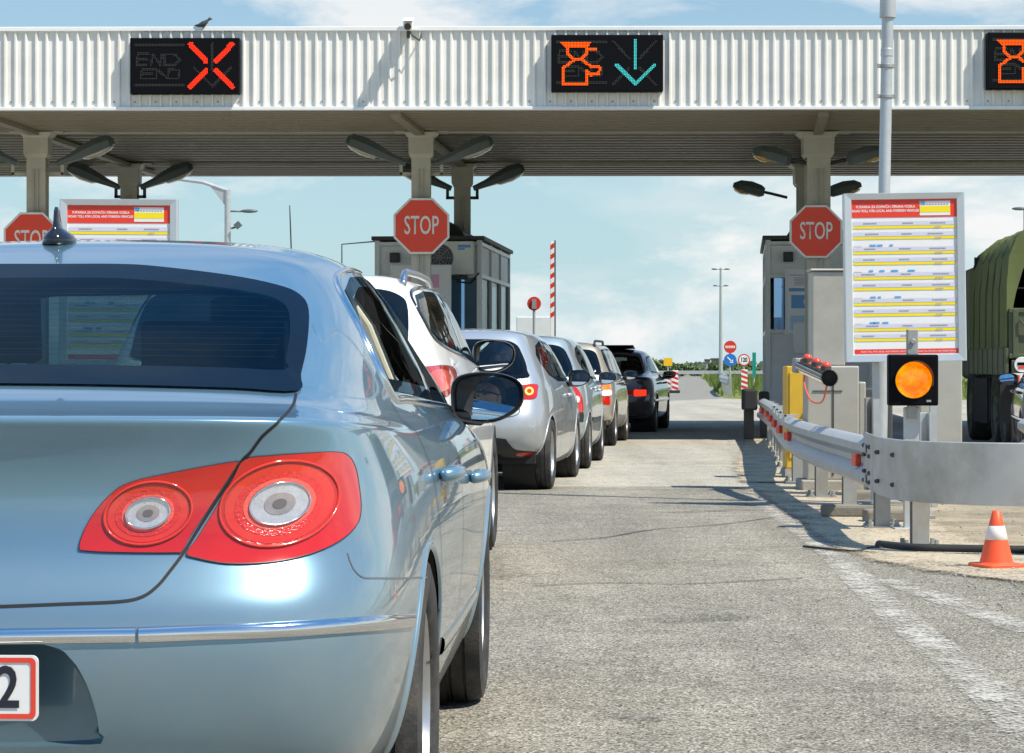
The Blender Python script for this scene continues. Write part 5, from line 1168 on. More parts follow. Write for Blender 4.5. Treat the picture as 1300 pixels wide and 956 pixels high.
# ------------------------------------------------------------------ booths on their islands
def island(x0, x1, d0, d1, skew, name='traffic_island'):
    b = MB(); n = 8; w_ = (x1-x0)/2; cx = (x0+x1)/2
    pts = [(cx-w_*math.cos(PI*k/n), d0-w_*.8*math.sin(PI*k/n)) for k in range(n+1)]+[(x1+skew*(d1-d0), d1), (x0+skew*(d1-d0), d1)]
    b.loft([[Vector((x, y, z)) for x, y in pts] for z in (-.01, .14)]); return tag(b.build(name, M['kerb'], bevel=.02), kind='structure')
SK = .088
def booth(pxl, pxr, pytop, d, length, label, mirror=False, ac=True):
    xl, xr = GX(pxl, d), GX(pxr, d); w_ = xr-xl; zt = GZ(pytop, d); cx = (xl+xr)/2; z0 = .14
    t = empty('toll_booth', (cx, d, z0), -math.atan(SK)); tag(t, label, 'toll booth', 'toll booths under the canopy')
    h = zt-z0; fr = MB(); hw = w_/2; fw = .09
    # frame posts and rails
    for sx in (-1, 1):
        for yy in (0, length*.34, length*.67, length): fr.box((sx*(hw-fw/2), yy+fw/2 if yy == 0 else yy-fw/2, h/2), (fw, fw, h))
        for zz in (.04, 1.57, 2.53, h-.06): fr.box((sx*(hw-fw/2+.003), length/2, zz), (fw*.9, length-.02, .07))
    for yy in (0, length):
        for zz in (.04, 1.57, 2.53, h-.06): fr.box((0, yy+(fw/2-.003 if yy == 0 else -fw/2+.003), zz), (w_-.02, fw*.9, .07))
        fr.box((w_*.02, yy+(fw/2 if yy == 0 else -fw/2), h/2), (.06, fw*.8, h-.1))
    fr.build('booth_frame', M['booth_frame'], t, bevel=.008)
    b = MB()
    for yy in (0, length):
        yo = yy+(.055 if yy == 0 else -.055)
        b.box((0, yo, .80), (w_-.12, .03, 1.48)); b.box((0, yo, (2.56+h-.1)/2), (w_-.12, .03, h-.1-2.56))
        b.box((w_*.27 if mirror else -w_*.27, yo, 2.05), (w_*.42, .03, .90))
    for sx in (-1, 1): b.box((sx*(hw-.055), length/2, .80), (.03, length-.12, 1.48)); b.box((sx*(hw-.055), length/2, (2.56+h-.1)/2), (.03, length-.12, h-.1-2.56))
    b.build('wall_panel', M['booth'], t)
    wx = (-w_*.22 if mirror else w_*.25)
    b = MB(); b.box((wx, .05, 2.05), (w_*.40, .012, .90)); b.build('window', M['booth_glass'], t)
    b = MB(); b.box((wx-(w_*.12 if not mirror else -.15), .035, 2.05), (w_*.14, .02, .90)); b.build('window_blind', M['booth_inside'], t)
    for sx in (-1, 1):
        b = MB(); b.box((sx*(hw-.05), length/2, 2.05), (.012, length-.16, .90)); b.build('window', M['booth_side_glass'], t)
    b = MB(); b.box((0, length/2, .02), (w_-.2, length-.2, .03)); b.box((0, length*.5, .5), (w_*.6, .6, .9)); b.build('counter', M['booth_inside'], t)
    b = MB(); b.box((0, length*.45, h/2), (w_-.2, .04, h-.1)); b.box((.0, length*.5, h/2), (.04, length-.2, h-.1)); b.build('partition', M['blind'], t)
    b = MB(); b.box((0, length/2, h+.035), (w_+.10, length+.12, .07)); b.loft([[Vector((sx*a*w_/2*.62, length*.42+sy*a*length*.30, z)) for sx, sy in ((-1, -1), (1, -1), (1, 1), (-1, 1))] for a, z in ((1, h+.07), (.86, h+.20), (.30, h+.42))]); b.build('roof', M['booth_dark'], t, bevel=.01)
    # small black horn speaker by the roof
    sx = -hw*.62 if not mirror else -hw*.58
    b = MB(); b.box((sx, -.02, h-.30), (.17, .10, .17)); b.cyl((sx, -.07, h-.30), (sx, -.10, h-.30), .062, .07, 16); b.build('speaker', M['dark_metal'], t, bevel=.01)
    if ac:
        ax = hw*.42 if not mirror else hw*.5; az = h-.32
        b = MB(); b.box((ax, -.17, az), (.86, .30, .58)); c = b.build('air_conditioner', M['ac_white'], t, bevel=.025, seg=3)
        b = MB(); b.cyl((ax-.16, -.318, az), (ax-.16, -.328, az), .245, n=32); b.build('fan_grille', M['dark_metal'], c)
        b = MB()
        for k in range(5): b.lathe([(.05+k*.045, .331), (.056+k*.045, .331)], Matrix.Translation((ax-.16, 0, az)) @ Matrix.Rotation(PI/2, 4, 'X'), 24)
        for k in range(8): b.box((ax-.16+.12*math.cos(k*PI/4), -.333, az+.12*math.sin(k*PI/4)), (.22, .003, .006), rot=Matrix.Rotation(-k*PI/4, 3, 'Y'))
        b.build('fan_guard', M['galv_dark'], c)
        b = MB(); b.box((ax+.27, -.3225, az+.20), (.22, .005, .05)); b.box((ax+.22, -.3225, az+.15), (.12, .005, .03)); b.build('blue_badge', M['board_blue'], c)
        b = MB(); b.tube([(ax+.2, -.1, az-.29), (ax+.1, -.05, az-.40), (ax+.33, -.06, az-.42), (ax+.5, -.05, az-.25)], .015, 6); b.box((ax, -.1, az-.33), (.6, .2, .05)); b.build('pipe', M['dark_metal'], c)
    if not mirror:
        b = MB(); b.tube([(-hw, .3, h+.0), (-hw-.62, .3, h-.05), (-hw-.62, .3, h-.75)], .014, 6); b.build('rail', M['galv'], t)
    return t
island(-2.45, -.35, 42.6, 52.5, SK); booth(475, 612, 305, 45.0, 5.6, 'grey toll booth with a wall air conditioner behind the white crossover')
island(4.30, 6.45, 38.0, 52.5, SK); booth(972, 1109, 304, 45.0, 5.6, 'grey toll booth behind the right STOP sign with a narrow blue window', mirror=True, ac=False)
island(-8.6, -6.5, 42.6, 52.5, SK)
# notice board hung before the left booth
def notice(px0, px1, py0, py1, d, label, cat, kind):
    w_, h_ = (px1-px0)/F*d, (py1-py0)/F*d; t = empty('notice_board', (GX((px0+px1)/2, d), d, GZ(py1, d))); tag(t, label, cat)
    b = MB(); b.box((0, .02, h_/2), (w_, .04, h_)); b.build('backing', M['booth_frame'], t, bevel=.006)
    b = MB(); b.box((0, -.003, h_/2), (w_-.08, .005, h_-.08)); b.build('sheet', M['board_white'], t)
    b = MB()
    if kind == 0:
        b.box((.05, -.0075, h_*.80), (w_*.5, .003, h_*.16), mi=0); b.box((.02, -.0075, h_*.30), (w_*.62, .003, h_*.34), mi=1); b.ball((.02, -.009, h_*.34), .13, sq=(1, .02, 1), mi=2); b.box((0, -.0075, h_*.60), (w_*.8, .003, .015), mi=1)
        for k in range(5): b.box((-.1, -.0075, h_*(.70-k*.018)), (w_*.4, .003, .008), mi=3)
    else:
        b.box((-.02, -.0075, h_*.68), (w_*.84, .003, h_*.05), mi=1); b.box((-.02, -.0075, h_*.90), (w_*.84, .003, h_*.01), mi=1); b.box((0, -.0075, h_*.50), (w_*.8, .003, h_*.2), mi=1); b.ball((0, -.009, h_*.5), .20, sq=(1, .02, .6), mi=4); b.box((0, -.0075, h_*.18), (w_*.84, .003, h_*.22), mi=2)
        for k in range(6): b.box((-.05, -.0075, h_*(.86-k*.022)), (w_*.6, .003, .009), mi=3)
    b.build('printing', [M['print_pink'], M['board_blue'], M['print_sky'], M['board_ink'], M['board_white']], t)
    b = MB(); b.cyl((0, .06, -GZ(py1, d)+.14), (0, .06, h_*.9), .03, n=10); b.build('stand', M['galv'], t)
M['print_pink'] = mat('print_pink', (.78, .40, .58), .4); M['print_sky'] = mat('print_sky', (.42, .62, .82), .4)
notice(496, 573, 336, 440, 44.2, 'pale notice board with pink and blue printing before the left booth', 'notice board', 0)
notice(997, 1072, 341, 425, 44.3, 'pale notice board with blue printing on the right booth, partly behind the steel pillar', 'notice board', 1)
b = MB(); q = W3(1031, 429, 43.5); b.prism(rect_round(.62, .53, .06), FACE(q.x, q.y, q.z), .09); bx = b.build('reader_box', M['ac_white'], bevel=.01); tag(bx, 'white rounded metal box below the notice board on the right booth', 'box')
MB().box((q.x, q.y+.6, q.z), (.08, 1.2, .08)).build('bracket', M['galv_dark'], bx)
# ------------------------------------------------------------------ right-hand island: verge, rail, boards, signal
M['pillar'] = mat('pillar_steel', (.47, .46, .41), .45, metal=.35, var=.12, scale=3, dirt=(.30, .24, .15), dirt_amt=.5)
M['old_block'] = mat('old_concrete', (.20, .185, .155), .9, var=.3, scale=5, bump=.5, bscale=40)
M['galv_stain'] = mat('stained_galvanised', (.50, .51, .49), .45, metal=.4, var=.3, scale=3.2, dirt=(.28, .25, .19), dirt_amt=.9)
M['yellow'] = mat('yellow_cabinet', (.66, .40, .03), .45, var=.12, dirt=(.3, .2, .06), dirt_amt=.3)
M['orange_cone'] = mat('cone_orange', (.86, .10, .025), .45, var=.08, dirt=(.35, .10, .05), dirt_amt=.35)
M['cone_white'] = mat('cone_white', (.78, .74, .70), .5, var=.08)
M['reflector'] = mat('reflector_red', (.80, .06, .02), .25, coat=.6)
M['rubber'] = mat('black_rubber', (.020, .021, .021), .7, var=.2)
M['signal_amber'] = None
sheet('verge', [(3.0, 24.0), (2.75, 20.5), (2.6, 16.5), (2.65, 14.6), (3.3, 13.8), (4.6, 13.0), (6.2, 12.4), (7.2, 13), (5.3, 18), (5.9, 26), (6.6, 36), (4.3, 37.2), (4.0, 32), (3.4, 27)], .008, M['verge'])
band('line_marking', [(1.42, 4), (1.52, 7), (1.62, 9.2), (1.66, 10.6), (1.72, 12.2), (1.90, 16.0), (2.02, 20.7), (2.35, 26), (2.85, 33), (3.32, 39), (3.9, 46)], .004, M['line'], .30, 10)
band('line_marking', [(1.9, 13.6), (2.15, 10.5), (2.25, 8.6), (2.3, 6)], .0042, M['line'], .30, 10)
band('sand_drift', [(2.62, 24), (2.5, 19), (2.42, 15.4), (2.8, 13.6), (3.7, 12.8), (5.2, 12.0)], .0125, M['sand'], 1.5, 12, soft=.42)
band('sand_drift', [(2.5, 24), (2.9, 29), (3.5, 35), (4.1, 41)], .0125, M['sand'], 1.3, 10, soft=.42)
band('tar_patch', [(.55, 11.1), (.8, 11.25), (1.05, 11.4)], .0045, M['patch'], .55, 8, soft=.5)
band('tar_patch', [(.2, 8.1), (.5, 8.0)], .0045, M['patch'], .4, 8, soft=.6)
band('tar_patch', [(1.0, 19.2), (1.45, 19.6), (1.9, 19.9)], .0045, M['patch'], .5, 8, soft=.5)
M['tar'] = mat('tar_seal', (.055, .053, .050), .8)
for pts in ([(.25, 16.2), (.6, 16.6), (.95, 17.4), (1.4, 17.9), (1.9, 18.8)], [(-6, 23.4), (-2, 23.3), (.5, 23.2), (1.6, 23.0), (2.4, 22.9)], [(.1, 12.9), (.5, 13.1), (.9, 13.05), (1.5, 13.4)]):
    band('tar_seal', pts, .0055, M['tar'], .018, 8)
# little stones along the verge
rs = random.Random(3); b = MB()
for k in range(420):
    y = rs.uniform(11.5, 26); x = 2.2+(y-14)*.06+abs(rs.gauss(0, .55)); r_ = rs.uniform(.004, .013)
    b.ball((x, y, .008+r_*.3), r_, 6, sq=(1, rs.uniform(.6, 1.3), .6), rot=Matrix.Rotation(rs.uniform(0, 6), 3, 'Z'))
tag(b.build('gravel', M['kerb']), kind='stuff')

# ---- guard rail round the island nose
RL = [(3.87, 40.2), (3.35, 33), (2.93, 28.0), (2.63, 24.2), (2.50, 21.5), (2.45, 19.0), (2.42, 17.2)]
def wprofile():
    # (out, z): the two waves of a W-beam
    return [(.0, .285), (.035, .290), (.083, .325), (.083, .375), (.035, .415), (.012, .430), (.012, .470), (.035, .485), (.083, .525), (.083, .575), (.035, .612), (.0, .618)]
def rail_beam(line, sg, n=8):
    Q = catmull([Vector((x, y, 0)) for x, y in line], n); b = MB(); loops = []
    for i, q in enumerate(Q):
        a = Q[max(0, i-1)]; c = Q[min(len(Q)-1, i+1)]; d_ = (c-a).normalized(); s = Vector((d_.y, -d_.x, 0))*sg
        pr = wprofile(); loops.append([q+s*o+Vector((0, 0, z)) for o, z in pr]+[q+s*(o-.004)+Vector((0, 0, z)) for o, z in reversed(pr)])
    b.loft(loops); return b
gr = empty('guard_rail', (2.6, 20, 0)); tag(gr, 'long galvanised guard rail curving round the island nose on the right', 'guard rail')
gi = Matrix.Translation((-2.6, -20, 0))
def fin(b, name, m, par=gr, **k):
    b.v = [tuple(gi @ Vector(v)) for v in b.v]; return b.build(name, m, par, **k)
fin(rail_beam(RL, 1), 'rail_beam', M['galv'], smooth=True, angle=.5)
RR = [(4.42, 16.8), (4.40, 18.5), (4.5, 21.0), (4.75, 24)]
fin(rail_beam(RR, -1), 'rail_beam', M['galv'], smooth=True, angle=.5)
# nose plate: a smooth sheet bent round from one beam to the other
nose = [(2.385, 17.6), (2.325, 16.8), (2.29, 16.0), (2.37, 15.35), (2.68, 14.95), (3.2, 14.8), (3.75, 14.95), (4.2, 15.4), (4.43, 16.2), (4.47, 17.0)]
Q = catmull([Vector((x, y, 0)) for x, y in nose], 8); lo = []
for i, q in enumerate(Q):
    a = Q[max(0, i-1)]; c = Q[min(len(Q)-1, i+1)]; d_ = (c-a).normalized(); s = Vector((d_.y, -d_.x, 0))
    lo.append([q+s*o+Vector((0, 0, z)) for o, z in ((0, .300), (.006, .295), (.006, .652), (0, .657), (-.004, .652), (-.004, .300))])
fin(MB().loft(lo), 'nose_plate', M['galv_stain'], smooth=True, angle=.5)
b = MB()
for (x, y) in ((2.37, 17.3), (2.35, 16.9)):
    for z in (.34, .40, .51, .57): b.cyl((x-.02, y, z), (x-.035, y-.01, z), .014, n=8)
for (x, y, z) in ((2.31, 15.7, .56), (2.31, 15.7, .38), (2.285, 16.2, .56), (2.285, 16.2, .38)): b.cyl((x, y, z), (x-.02, y-.03, z), .014, n=8)
fin(b, 'bolt', M['dark_metal'])
def ipost(x, y, par=gr, h=.60, yaw=0.0):
    b = MB(); R_ = Matrix.Rotation(yaw, 3, 'Z')
    for dy in (-.05, .05): b.box(Vector((x, y, h/2))+R_ @ Vector((0, dy, 0)), (.10, .008, h), rot=R_)
    b.box((x, y, h/2), (.008, .092, h), rot=R_); p_ = fin(b, 'post', M['galv_dark'], par)
    f = MB(); f.box((x, y, .014), (.24, .22, .012)); 
    for ex, ey in ((-.09, -.08), (.09, -.08), (-.09, .08), (.09, .08)): f.cyl((x+ex, y+ey, .02), (x+ex, y+ey, .065), .014, n=6); f.cyl((x+ex, y+ey, .02), (x+ex, y+ey, .036), .024, n=6)
    fin(f, 'base_plate', M['galv_dark'], p_)
for (x, y) in ((2.43, 15.5), (2.49, 17.5), (2.53, 19.5), (2.57, 21.6), (2.68, 24.4), (2.82, 26.2), (2.97, 28.0), (3.12, 29.8), (3.27, 31.6), (3.42, 33.4), (3.58, 35.4), (3.74, 37.6), (4.33, 16.6), (4.33, 18.4), (3.75, 15.35), (4.42, 21.0)): ipost(x, y)
for (x, y) in ((2.425, 17.9), (2.60, 24.0), (2.80, 26.7), (3.02, 29.4), (3.25, 32.2), (3.5, 35.2), (3.72, 38.2)):
    b = MB(); b.box((x-.055, y, .45), (.045, .08, .085), rot=Matrix.Rotation(.35, 3, 'Z')); fin(b, 'reflector', M['reflector'], bevel=.01)
for (x, y) in ((2.66, 24.4), (2.80, 26.2), (2.95, 28.0), (3.10, 29.8)): b = MB(); b.box((x-.05, y, .635), (.14, .12, .02)); b.box((x-.1, y, .605), (.02, .12, .08)); fin(b, 'rail_bracket', M['galv'])
# dark rubbing rail and buffer at the island end
b = MB(); b.tube([(4.25, 38.2, .78), (3.95, 36.2, .76), (3.55, 31.5, .70), (3.12, 27.2, .66), (2.85, 25.0, .63)], .055, 8); rb = b.build('rubbing_rail', M['rubber'], smooth=True); tag(rb, 'black rubber rubbing rail leading from the booth along the guard rail', 'rail')
b = MB()
for x_, y_ in ((3.62, 31.6), (3.2, 27.4)): b.cyl((x_, y_, 0), (x_, y_, .70), .03, n=8)
b.cyl((4.2, 37.8, .1), (4.2, 37.8, .78), .04, n=8); b.build('support', M['galv_dark'], rb)
def buffer(px0, px1, py0, py1, d, label):
    b = MB(); x0, x1 = GX(px0, d), GX(px1, d); z0, z1 = GZ(py1, d), GZ(py0, d)
    b.box(((x0+x1)/2, d+.2, (z0+z1)/2), (x1-x0, .4, z1-z0)); o = b.build('buffer_block', M['rubber'], bevel=.03); tag(o, label, 'buffer'); MB().box(((x0+x1)/2, d+.3, z0/2), ((x1-x0)*.6, .3, z0-.01)).build('stand', M['dark_metal'], o)
buffer(944, 962, 494, 521, 38.6, 'black rubber buffer block at the left corner of the right booth island')
buffer(966, 977, 497, 513, 39.2, 'small black buffer block just behind the larger one on the right island')

# ---- steel pillars
def pillar(px0, px1, pytop, d, label, steps):
    cx = GX((px0+px1)/2, d); t = empty('steel_pillar', (cx, d, 0)); tag(t, label, 'pillar')
    wl = (px1-px0)/F*d
    for nm, (w_, dp, z0, z1, ox) in steps:
        b = MB(); b.box((ox, 0, (z0+z1)/2), (w_, dp, z1-z0)); b.build(nm, M['pillar'], t, bevel=.012)
    b = MB(); b.box((0, 0, .05), (wl*1.25, wl*1.1, .10)); b.build('footing', M['kerb'], t, bevel=.015)
    return t, wl
t, wl = pillar(1022, 1087, 345, 23.0, 'beige steel pillar behind the guard rail with the chrome tube fixed on it', [('lower_box', (.455, .36, .10, 1.10, 0)), ('upper_box', (.29, .30, 1.103, 1.93, -.035)), ('side_flange', (.06, .30, .10, .96, .262)), ('cap_plate', (.33, .34, 1.933, 1.955, -.035))])
b = MB(); b.box((0, -.184, .6), (.012, .008, .92)); b.box((-.05, -.184, .88), (.26, .008, .008)); b.build('panel_joint', M['dark_metal'], t)
t, wl = pillar(1165, 1217, 330, 21.6, 'steel pillar behind the price board and the amber signal', [('lower_box', (.35, .30, .10, 1.20, 0)), ('upper_box', (.28, .26, 1.203, 2.0, 0))])
t = empty('yellow_cabinet', (GX(1014, 25.5), 25.5, 0)); tag(t, 'yellow metal cabinet beside the steel pillar on the right island', 'cabinet')
b = MB(); b.box((0, 0, .60), (.28, .34, 1.0)); b.build('cabinet_body', M['yellow'], t, bevel=.012)
b = MB(); b.box((-.01, -.176, .62), (.20, .012, .84)); b.build('door', M['yellow'], t, bevel=.005); MB().box((0, 0, .05), (.30, .36, .10)).build('plinth', M['kerb'], t)
# chrome tube with three red lamps
a, c = W3(1018, 464, 22.6), W3(1053, 480, 20.9); t = empty('warning_tube', a); tag(t, 'chrome tube carrying three small red lamps in front of the steel pillar', 'warning lamp')
dv = (c-a).normalized(); L_ = c-a
b = MB(); b.cyl((0, 0, 0), L_, .066, n=24, caps=False); b.cyl(L_, L_-dv*.35, .060, .058, 24, caps=False); b.cyl(L_*.98-dv*.3, L_*.98-dv*.31, .058, n=24); b.build('tube', M['chrome'], t, smooth=True, angle=.5)
b = MB(); b.cyl(L_-dv*.02, L_+dv*.006, .071, n=24, caps=False); b.build('rim', M['rubber'], t); b = MB(); b.cyl(L_-dv*.1, L_-dv*.09, .062, n=20); b.build('bore', M['rubber'], t)
for k in (.22, .55, .88):
    q = L_*k+Vector((0, 0, .07)); b = MB(); b.cyl(q-Vector((0, 0, .02)), q+Vector((0, 0, .012)), .045, n=14); s_ = b.build('lamp_base', M['dark_metal'], t); MB().ball(q+Vector((0, 0, .015)), .042, 12, sq=(1, 1, .9)).build('red_lamp', M['reflector'], s_, smooth=True)
b = MB(); b.tube(catmull([L_*.12+Vector((0, 0, -.06)), L_*.10+Vector((.0, 0, -.16)), L_*.35+Vector((0, 0, -.26)), L_*.75+Vector((0, 0, -.22)), L_*.92+Vector((0, 0, -.06))], 6), .0075, 6); b.build('cable_loop', M['orange_cone'], t, smooth=True)
b = MB(); b.box((.0, .05, .0), (.13, .22, .13)); b.box((0, .24, -.02), (.10, .2, .08)); b.build('bracket', M['galv_dark'], t, bevel=.008)

# ---- lamp column in front of the canopy
px, pd = 1115, 20.6; x = GX(px, pd); t = empty('lamp_column', (x, pd, 0), 0); tag(t, 'tall galvanised lamp column rising out of the picture behind the price board', 'lamp column')
t.rotation_euler = (0, math.radians(1.1), 0)
b = MB(); b.lathe([(.061, 0), (.061, 2.05), (.047, 2.15), (.046, 3.55), (.050, 3.555), (.050, 3.61), (.046, 3.615), (.046, 3.85), (.064, 3.86), (.064, 9.0), (.0, 9.0)], Matrix.Identity(4), 24); b.build('column', M['galv'], t, smooth=True, angle=.5)
b = MB(); b.box((0, 0, .02), (.34, .34, .025)); b.build('base_plate', M['galv_dark'], t)
b = MB()
for z in (3.22, 3.46): b.lathe([(.048, z), (.056, z+.004), (.056, z+.026), (.048, z+.03)], Matrix.Identity(4), 20); b.box((.06, -.01, z+.015), (.03, .03, .03)); b.box((-.06, -.01, z+.015), (.03, .03, .03))
b.build('clamp_band', M['galv_dark'], t)
b = MB(); b.tube([(0, 0, 8.9), (-.3, -.1, 9.2), (-1.2, -.4, 9.35)], .04, 8); q = b.build('arm', M['galv'], t, smooth=True); b = MB(); b.box((-1.5, -.5, 9.37), (.7, .28, .14)); b.build('lamp_head', M['lamp_grey'], q, bevel=.04)

# ---- price boards
def price_board(px0, px1, py0, py1, d, label, name='price_board', roll=0.0):
    w_, h_ = (px1-px0)/F*d, (py1-py0)/F*d; zb = GZ(py1, d)
    t = empty(name, (GX((px0+px1)/2, d), d, zb)); tag(t, label, 'price board', 'price boards beside the lanes')
    t.rotation_euler = (0, math.radians(roll), 0)
    b = MB(); o = [(-w_/2, 0), (w_/2, 0), (w_/2, h_), (-w_/2, h_)]; f = .062; i_ = [(-w_/2+f, f*.9), (w_/2-f, f*.9), (w_/2-f, h_-f*.8), (-w_/2+f, h_-f*.8)]
    b.loft([[Vector((x, y, z)) for x, z in p] for p, y in ((i_, .03), (i_, -.022), ([(x*.985, z) for x, z in o], -.03), (o, -.02), (o, .05), ([(x*.98, z) for x, z in o], .055))], caps=False); b.build('frame', M['alu'], t, bevel=.003)
    b = MB(); b.box((0, .035, h_/2), (w_-.02, .02, h_-.02)); b.build('back_panel', M['alu'], t)
    iw, ih = w_-2*f, h_-1.7*f; z0 = f*.9
    sh = MB(); sh.box((0, .0, z0+ih/2), (iw, .012, ih)); sheet_ = sh.build('printed_sheet', M['board_white'], t)
    U = lambda u: (u-.5)*iw
    V = lambda v: z0+ih*(1-v)
    yy = -.0085
    def bar(b, u0, u1, v0, v1, y=yy): b.add([(U(u0), y, V(v1)), (U(u1), y, V(v1)), (U(u1), y, V(v0)), (U(u0), y, V(v0))], [(0, 1, 2, 3)])
    b = MB(); bar(b, 0, 1, 0, .115); b.build('red_heading', M['board_red'], sheet_, fix=False); b = MB(); bar(b, .015, 1, .965, .995); b.build('red_footer', M['board_red'], sheet_, fix=False)
    b = MB(); bar(b, .65, .94, .012, .105, yy-.001); b.build('white_field', M['board_white'], sheet_, fix=False)
    b = MB(); bar(b, .65, .94, .045, .085, yy-.002)
    rows = [.178, .247, .343, .412, .507, .577, .675, .744, .840, .905]
    for v in rows: bar(b, .015, .99, v-.008, v+.009)
    b.build('yellow_stripe', M['board_yellow'], sheet_, fix=False)
    b = MB()
    for v in rows: bar(b, .015, .99, v-.037, v-.011)
    b.build('pale_stripe', M['board_lilac'], sheet_, fix=False)
    r_ = random.Random(5); b = MB()
    for v in rows:
        for u0, n in ((.10, 7), (.46, 6), (.74, 9)):
            u = u0+r_.uniform(-.02, .03)
            for k in range(n): wq = r_.uniform(.008, .018); bar(b, u, u+wq, v-.029, v-.021, yy-.0015); u += wq+.004
        for u0, n in ((.74, 5),):
            u = u0+.05
            for k in range(n): wq = r_.uniform(.006, .012); bar(b, u, u+wq, v-.003, v+.004, yy-.0035); u += wq+.005
    for u in [.66+k*.028 for k in range(9)]: bar(b, u+.02, u+.04, .03, .036, yy-.003)
    b.build('small_print', M['board_ink'], sheet_, fix=False)
    b = MB(); bar(b, .655, .70, .014, .035, yy-.003)
    for v, us in ((.295, (.17, .24, .36)), (.46, (.16, .26, .37, .53)), (.63, (.17, .24, .40)), (.795, (.16, .20, .28))):
        for u in us: wq = r_.uniform(.03, .07); bar(b, u, u+wq, v-.006, v+.007, yy-.001)
    b.build('blue_print', M['board_blue'], sheet_, fix=False)
    b = MB()
    for v in (.295, .46, .63, .795): bar(b, .02, .10, v-.003, v+.002, yy-.001)
    b.build('pale_print', M['ink_pale'], sheet_, fix=False)
    fm = lambda u, v: FACE(U(u), yy-.001, V(v))
    text_mesh('PUTARINA ZA DOMAĆA I STRANA VOZILA', .026, fm(.325, .047), 'heading_text', M['board_white'], sheet_, xs=.90, bold=.0006)
    text_mesh('ROAD TOLL FOR LOCAL AND FOREIGN VEHICLES', .026, fm(.325, .073), 'heading_text', M['board_white'], sheet_, xs=.88, bold=.0006)
    text_mesh('ROAD TOLL FOR LOCAL AND FOREIGN VEHICLES', .018, fm(.30, .981), 'heading_text', M['board_white'], sheet_, xs=.9)
    text_mesh('ROAD TOLL FOR LOCAL AND FOREIGN VEHICLES', .018, fm(.80, .981), 'heading_text', M['board_white'], sheet_, xs=.72)
    b = MB()
    for sx in (-.22, .22): b.box((sx, .09, h_*.5), (.05, .06, h_*.9))
    b.box((0, .08, h_*.3), (w_*.7, .04, .06)); b.box((0, .08, h_*.8), (w_*.7, .04, .06))
    for sx in (-.22, .22): b.box((sx, .10, -zb/2+.03), (.05, .05, zb+.04))
    b.build('support', M['galv'], t)
    return t
price_board(1073, 1227, 245, 459, 20.0, 'white price board with red heading and yellow stripes above the lit amber signal', roll=-.8)
price_board(75, 225, 253, 466, 20.7, 'white price board with red heading and yellow stripes rising behind the blue saloon roof', roll=.3)

# ---- amber signal
def signal_mat():
    m, t_ = nt('signal_lens_lit'); L = t_.links.new; out = N(t_, 'ShaderNodeOutputMaterial'); e = N(t_, 'ShaderNodeEmission'); tc = N(t_, 'ShaderNodeTexCoord')
    v = N(t_, 'ShaderNodeTexVoronoi', Scale=95.0); L(tc.outputs['Object'], v.inputs['Vector']); n = N(t_, 'ShaderNodeTexNoise', Scale=9.0, Detail=2.0); L(tc.outputs['Object'], n.inputs['Vector'])
    r = N(t_, 'ShaderNodeValToRGB'); r.color_ramp.elements[0].position = .35; r.color_ramp.elements[1].position = .65; r.color_ramp.elements[0].color = (1, .17, .002, 1); r.color_ramp.elements[1].color = (1, .42, .004, 1); L(n.outputs[0], r.inputs[0])
    mr = N(t_, 'ShaderNodeMapRange'); mr.inputs[3].default_value = 1.15; mr.inputs[4].default_value = .75; mr.inputs[2].default_value = .8; L(v.outputs['Distance'], mr.inputs[0]); L(mr.outputs[0], e.inputs['Strength']); L(r.outputs[0], e.inputs[0])
    b = N(t_, 'ShaderNodeBsdfGlossy', Roughness=.1); ms = N(t_, 'ShaderNodeMixShader'); ms.inputs[0].default_value = .06; L(e.outputs[0], ms.inputs[1]); L(b.outputs[0], ms.inputs[2]); L(ms.outputs[0], out.inputs[0]); return m
M['signal_amber'] = signal_mat()
q = W3(1158.5, 482.5, 17.3); t = empty('warning_signal', (q.x, q.y, 0)); tag(t, 'black square signal with a lit amber lamp on a post behind the guard rail', 'signal light')
S2 = 63/F*17.3
b = MB(); b.box((0, 0, q.z), (S2, .10, S2*1.03)); b.box((0, .10, q.z), (S2*.8, .14, S2*.8)); b.build('housing', M['sign_black'], t, bevel=.012)
m_ = FACE(0, -.05, q.z+.0); b = MB(); b.lathe([(0.001, .040), (.05, .037), (.09, .026), (.118, .008), (.121, 0)], m_, 36); b.build('lamp_lens', M['signal_amber'], t, smooth=True)
b = MB(); lo = []
for z, rr in ((0, .124), (.10, .130)):
    lo.append([m_ @ Vector((rr*math.cos(a), rr*math.sin(a), z*(.35+.65*max(0, math.sin(a))) )) for a in [PI*(-.1)+PI*1.2*k/24 for k in range(25)]])
lo2 = [[m_ @ Vector(((m_.inverted() @ v).x*.97, (m_.inverted() @ v).y*.97, (m_.inverted() @ v).z)) for v in l] for l in lo]
b.loft(lo, closed=False); b.loft(lo2, closed=False); b.loft([lo[1], lo2[1]], closed=False); b.build('hood', M['black_plastic'], t, smooth=False)
b = MB(); b.box((0, .02, q.z+S2*.72), (.07, .07, .20)); b.box((0, .03, q.z-S2*.60), (.06, .06, .12)); b.cyl((0, -.02, q.z+S2*.78), (0, -.03, q.z+S2*.78), .02, n=8); b.build('clamp', M['galv_dark'], t, bevel=.006)
b = MB(); b.box((.0, .06, (q.z-S2*.55)/2), (.10, .05, q.z-S2*.55)); b.box((0, .06, .015), (.25, .2, .012)); b.build('post', M['galv'], t, bevel=.006)
b = MB(); b.box((.10, -.051, q.z-S2*.42), (.03, .003, .014)); b.build('maker_plate', M['sign_back'], t)
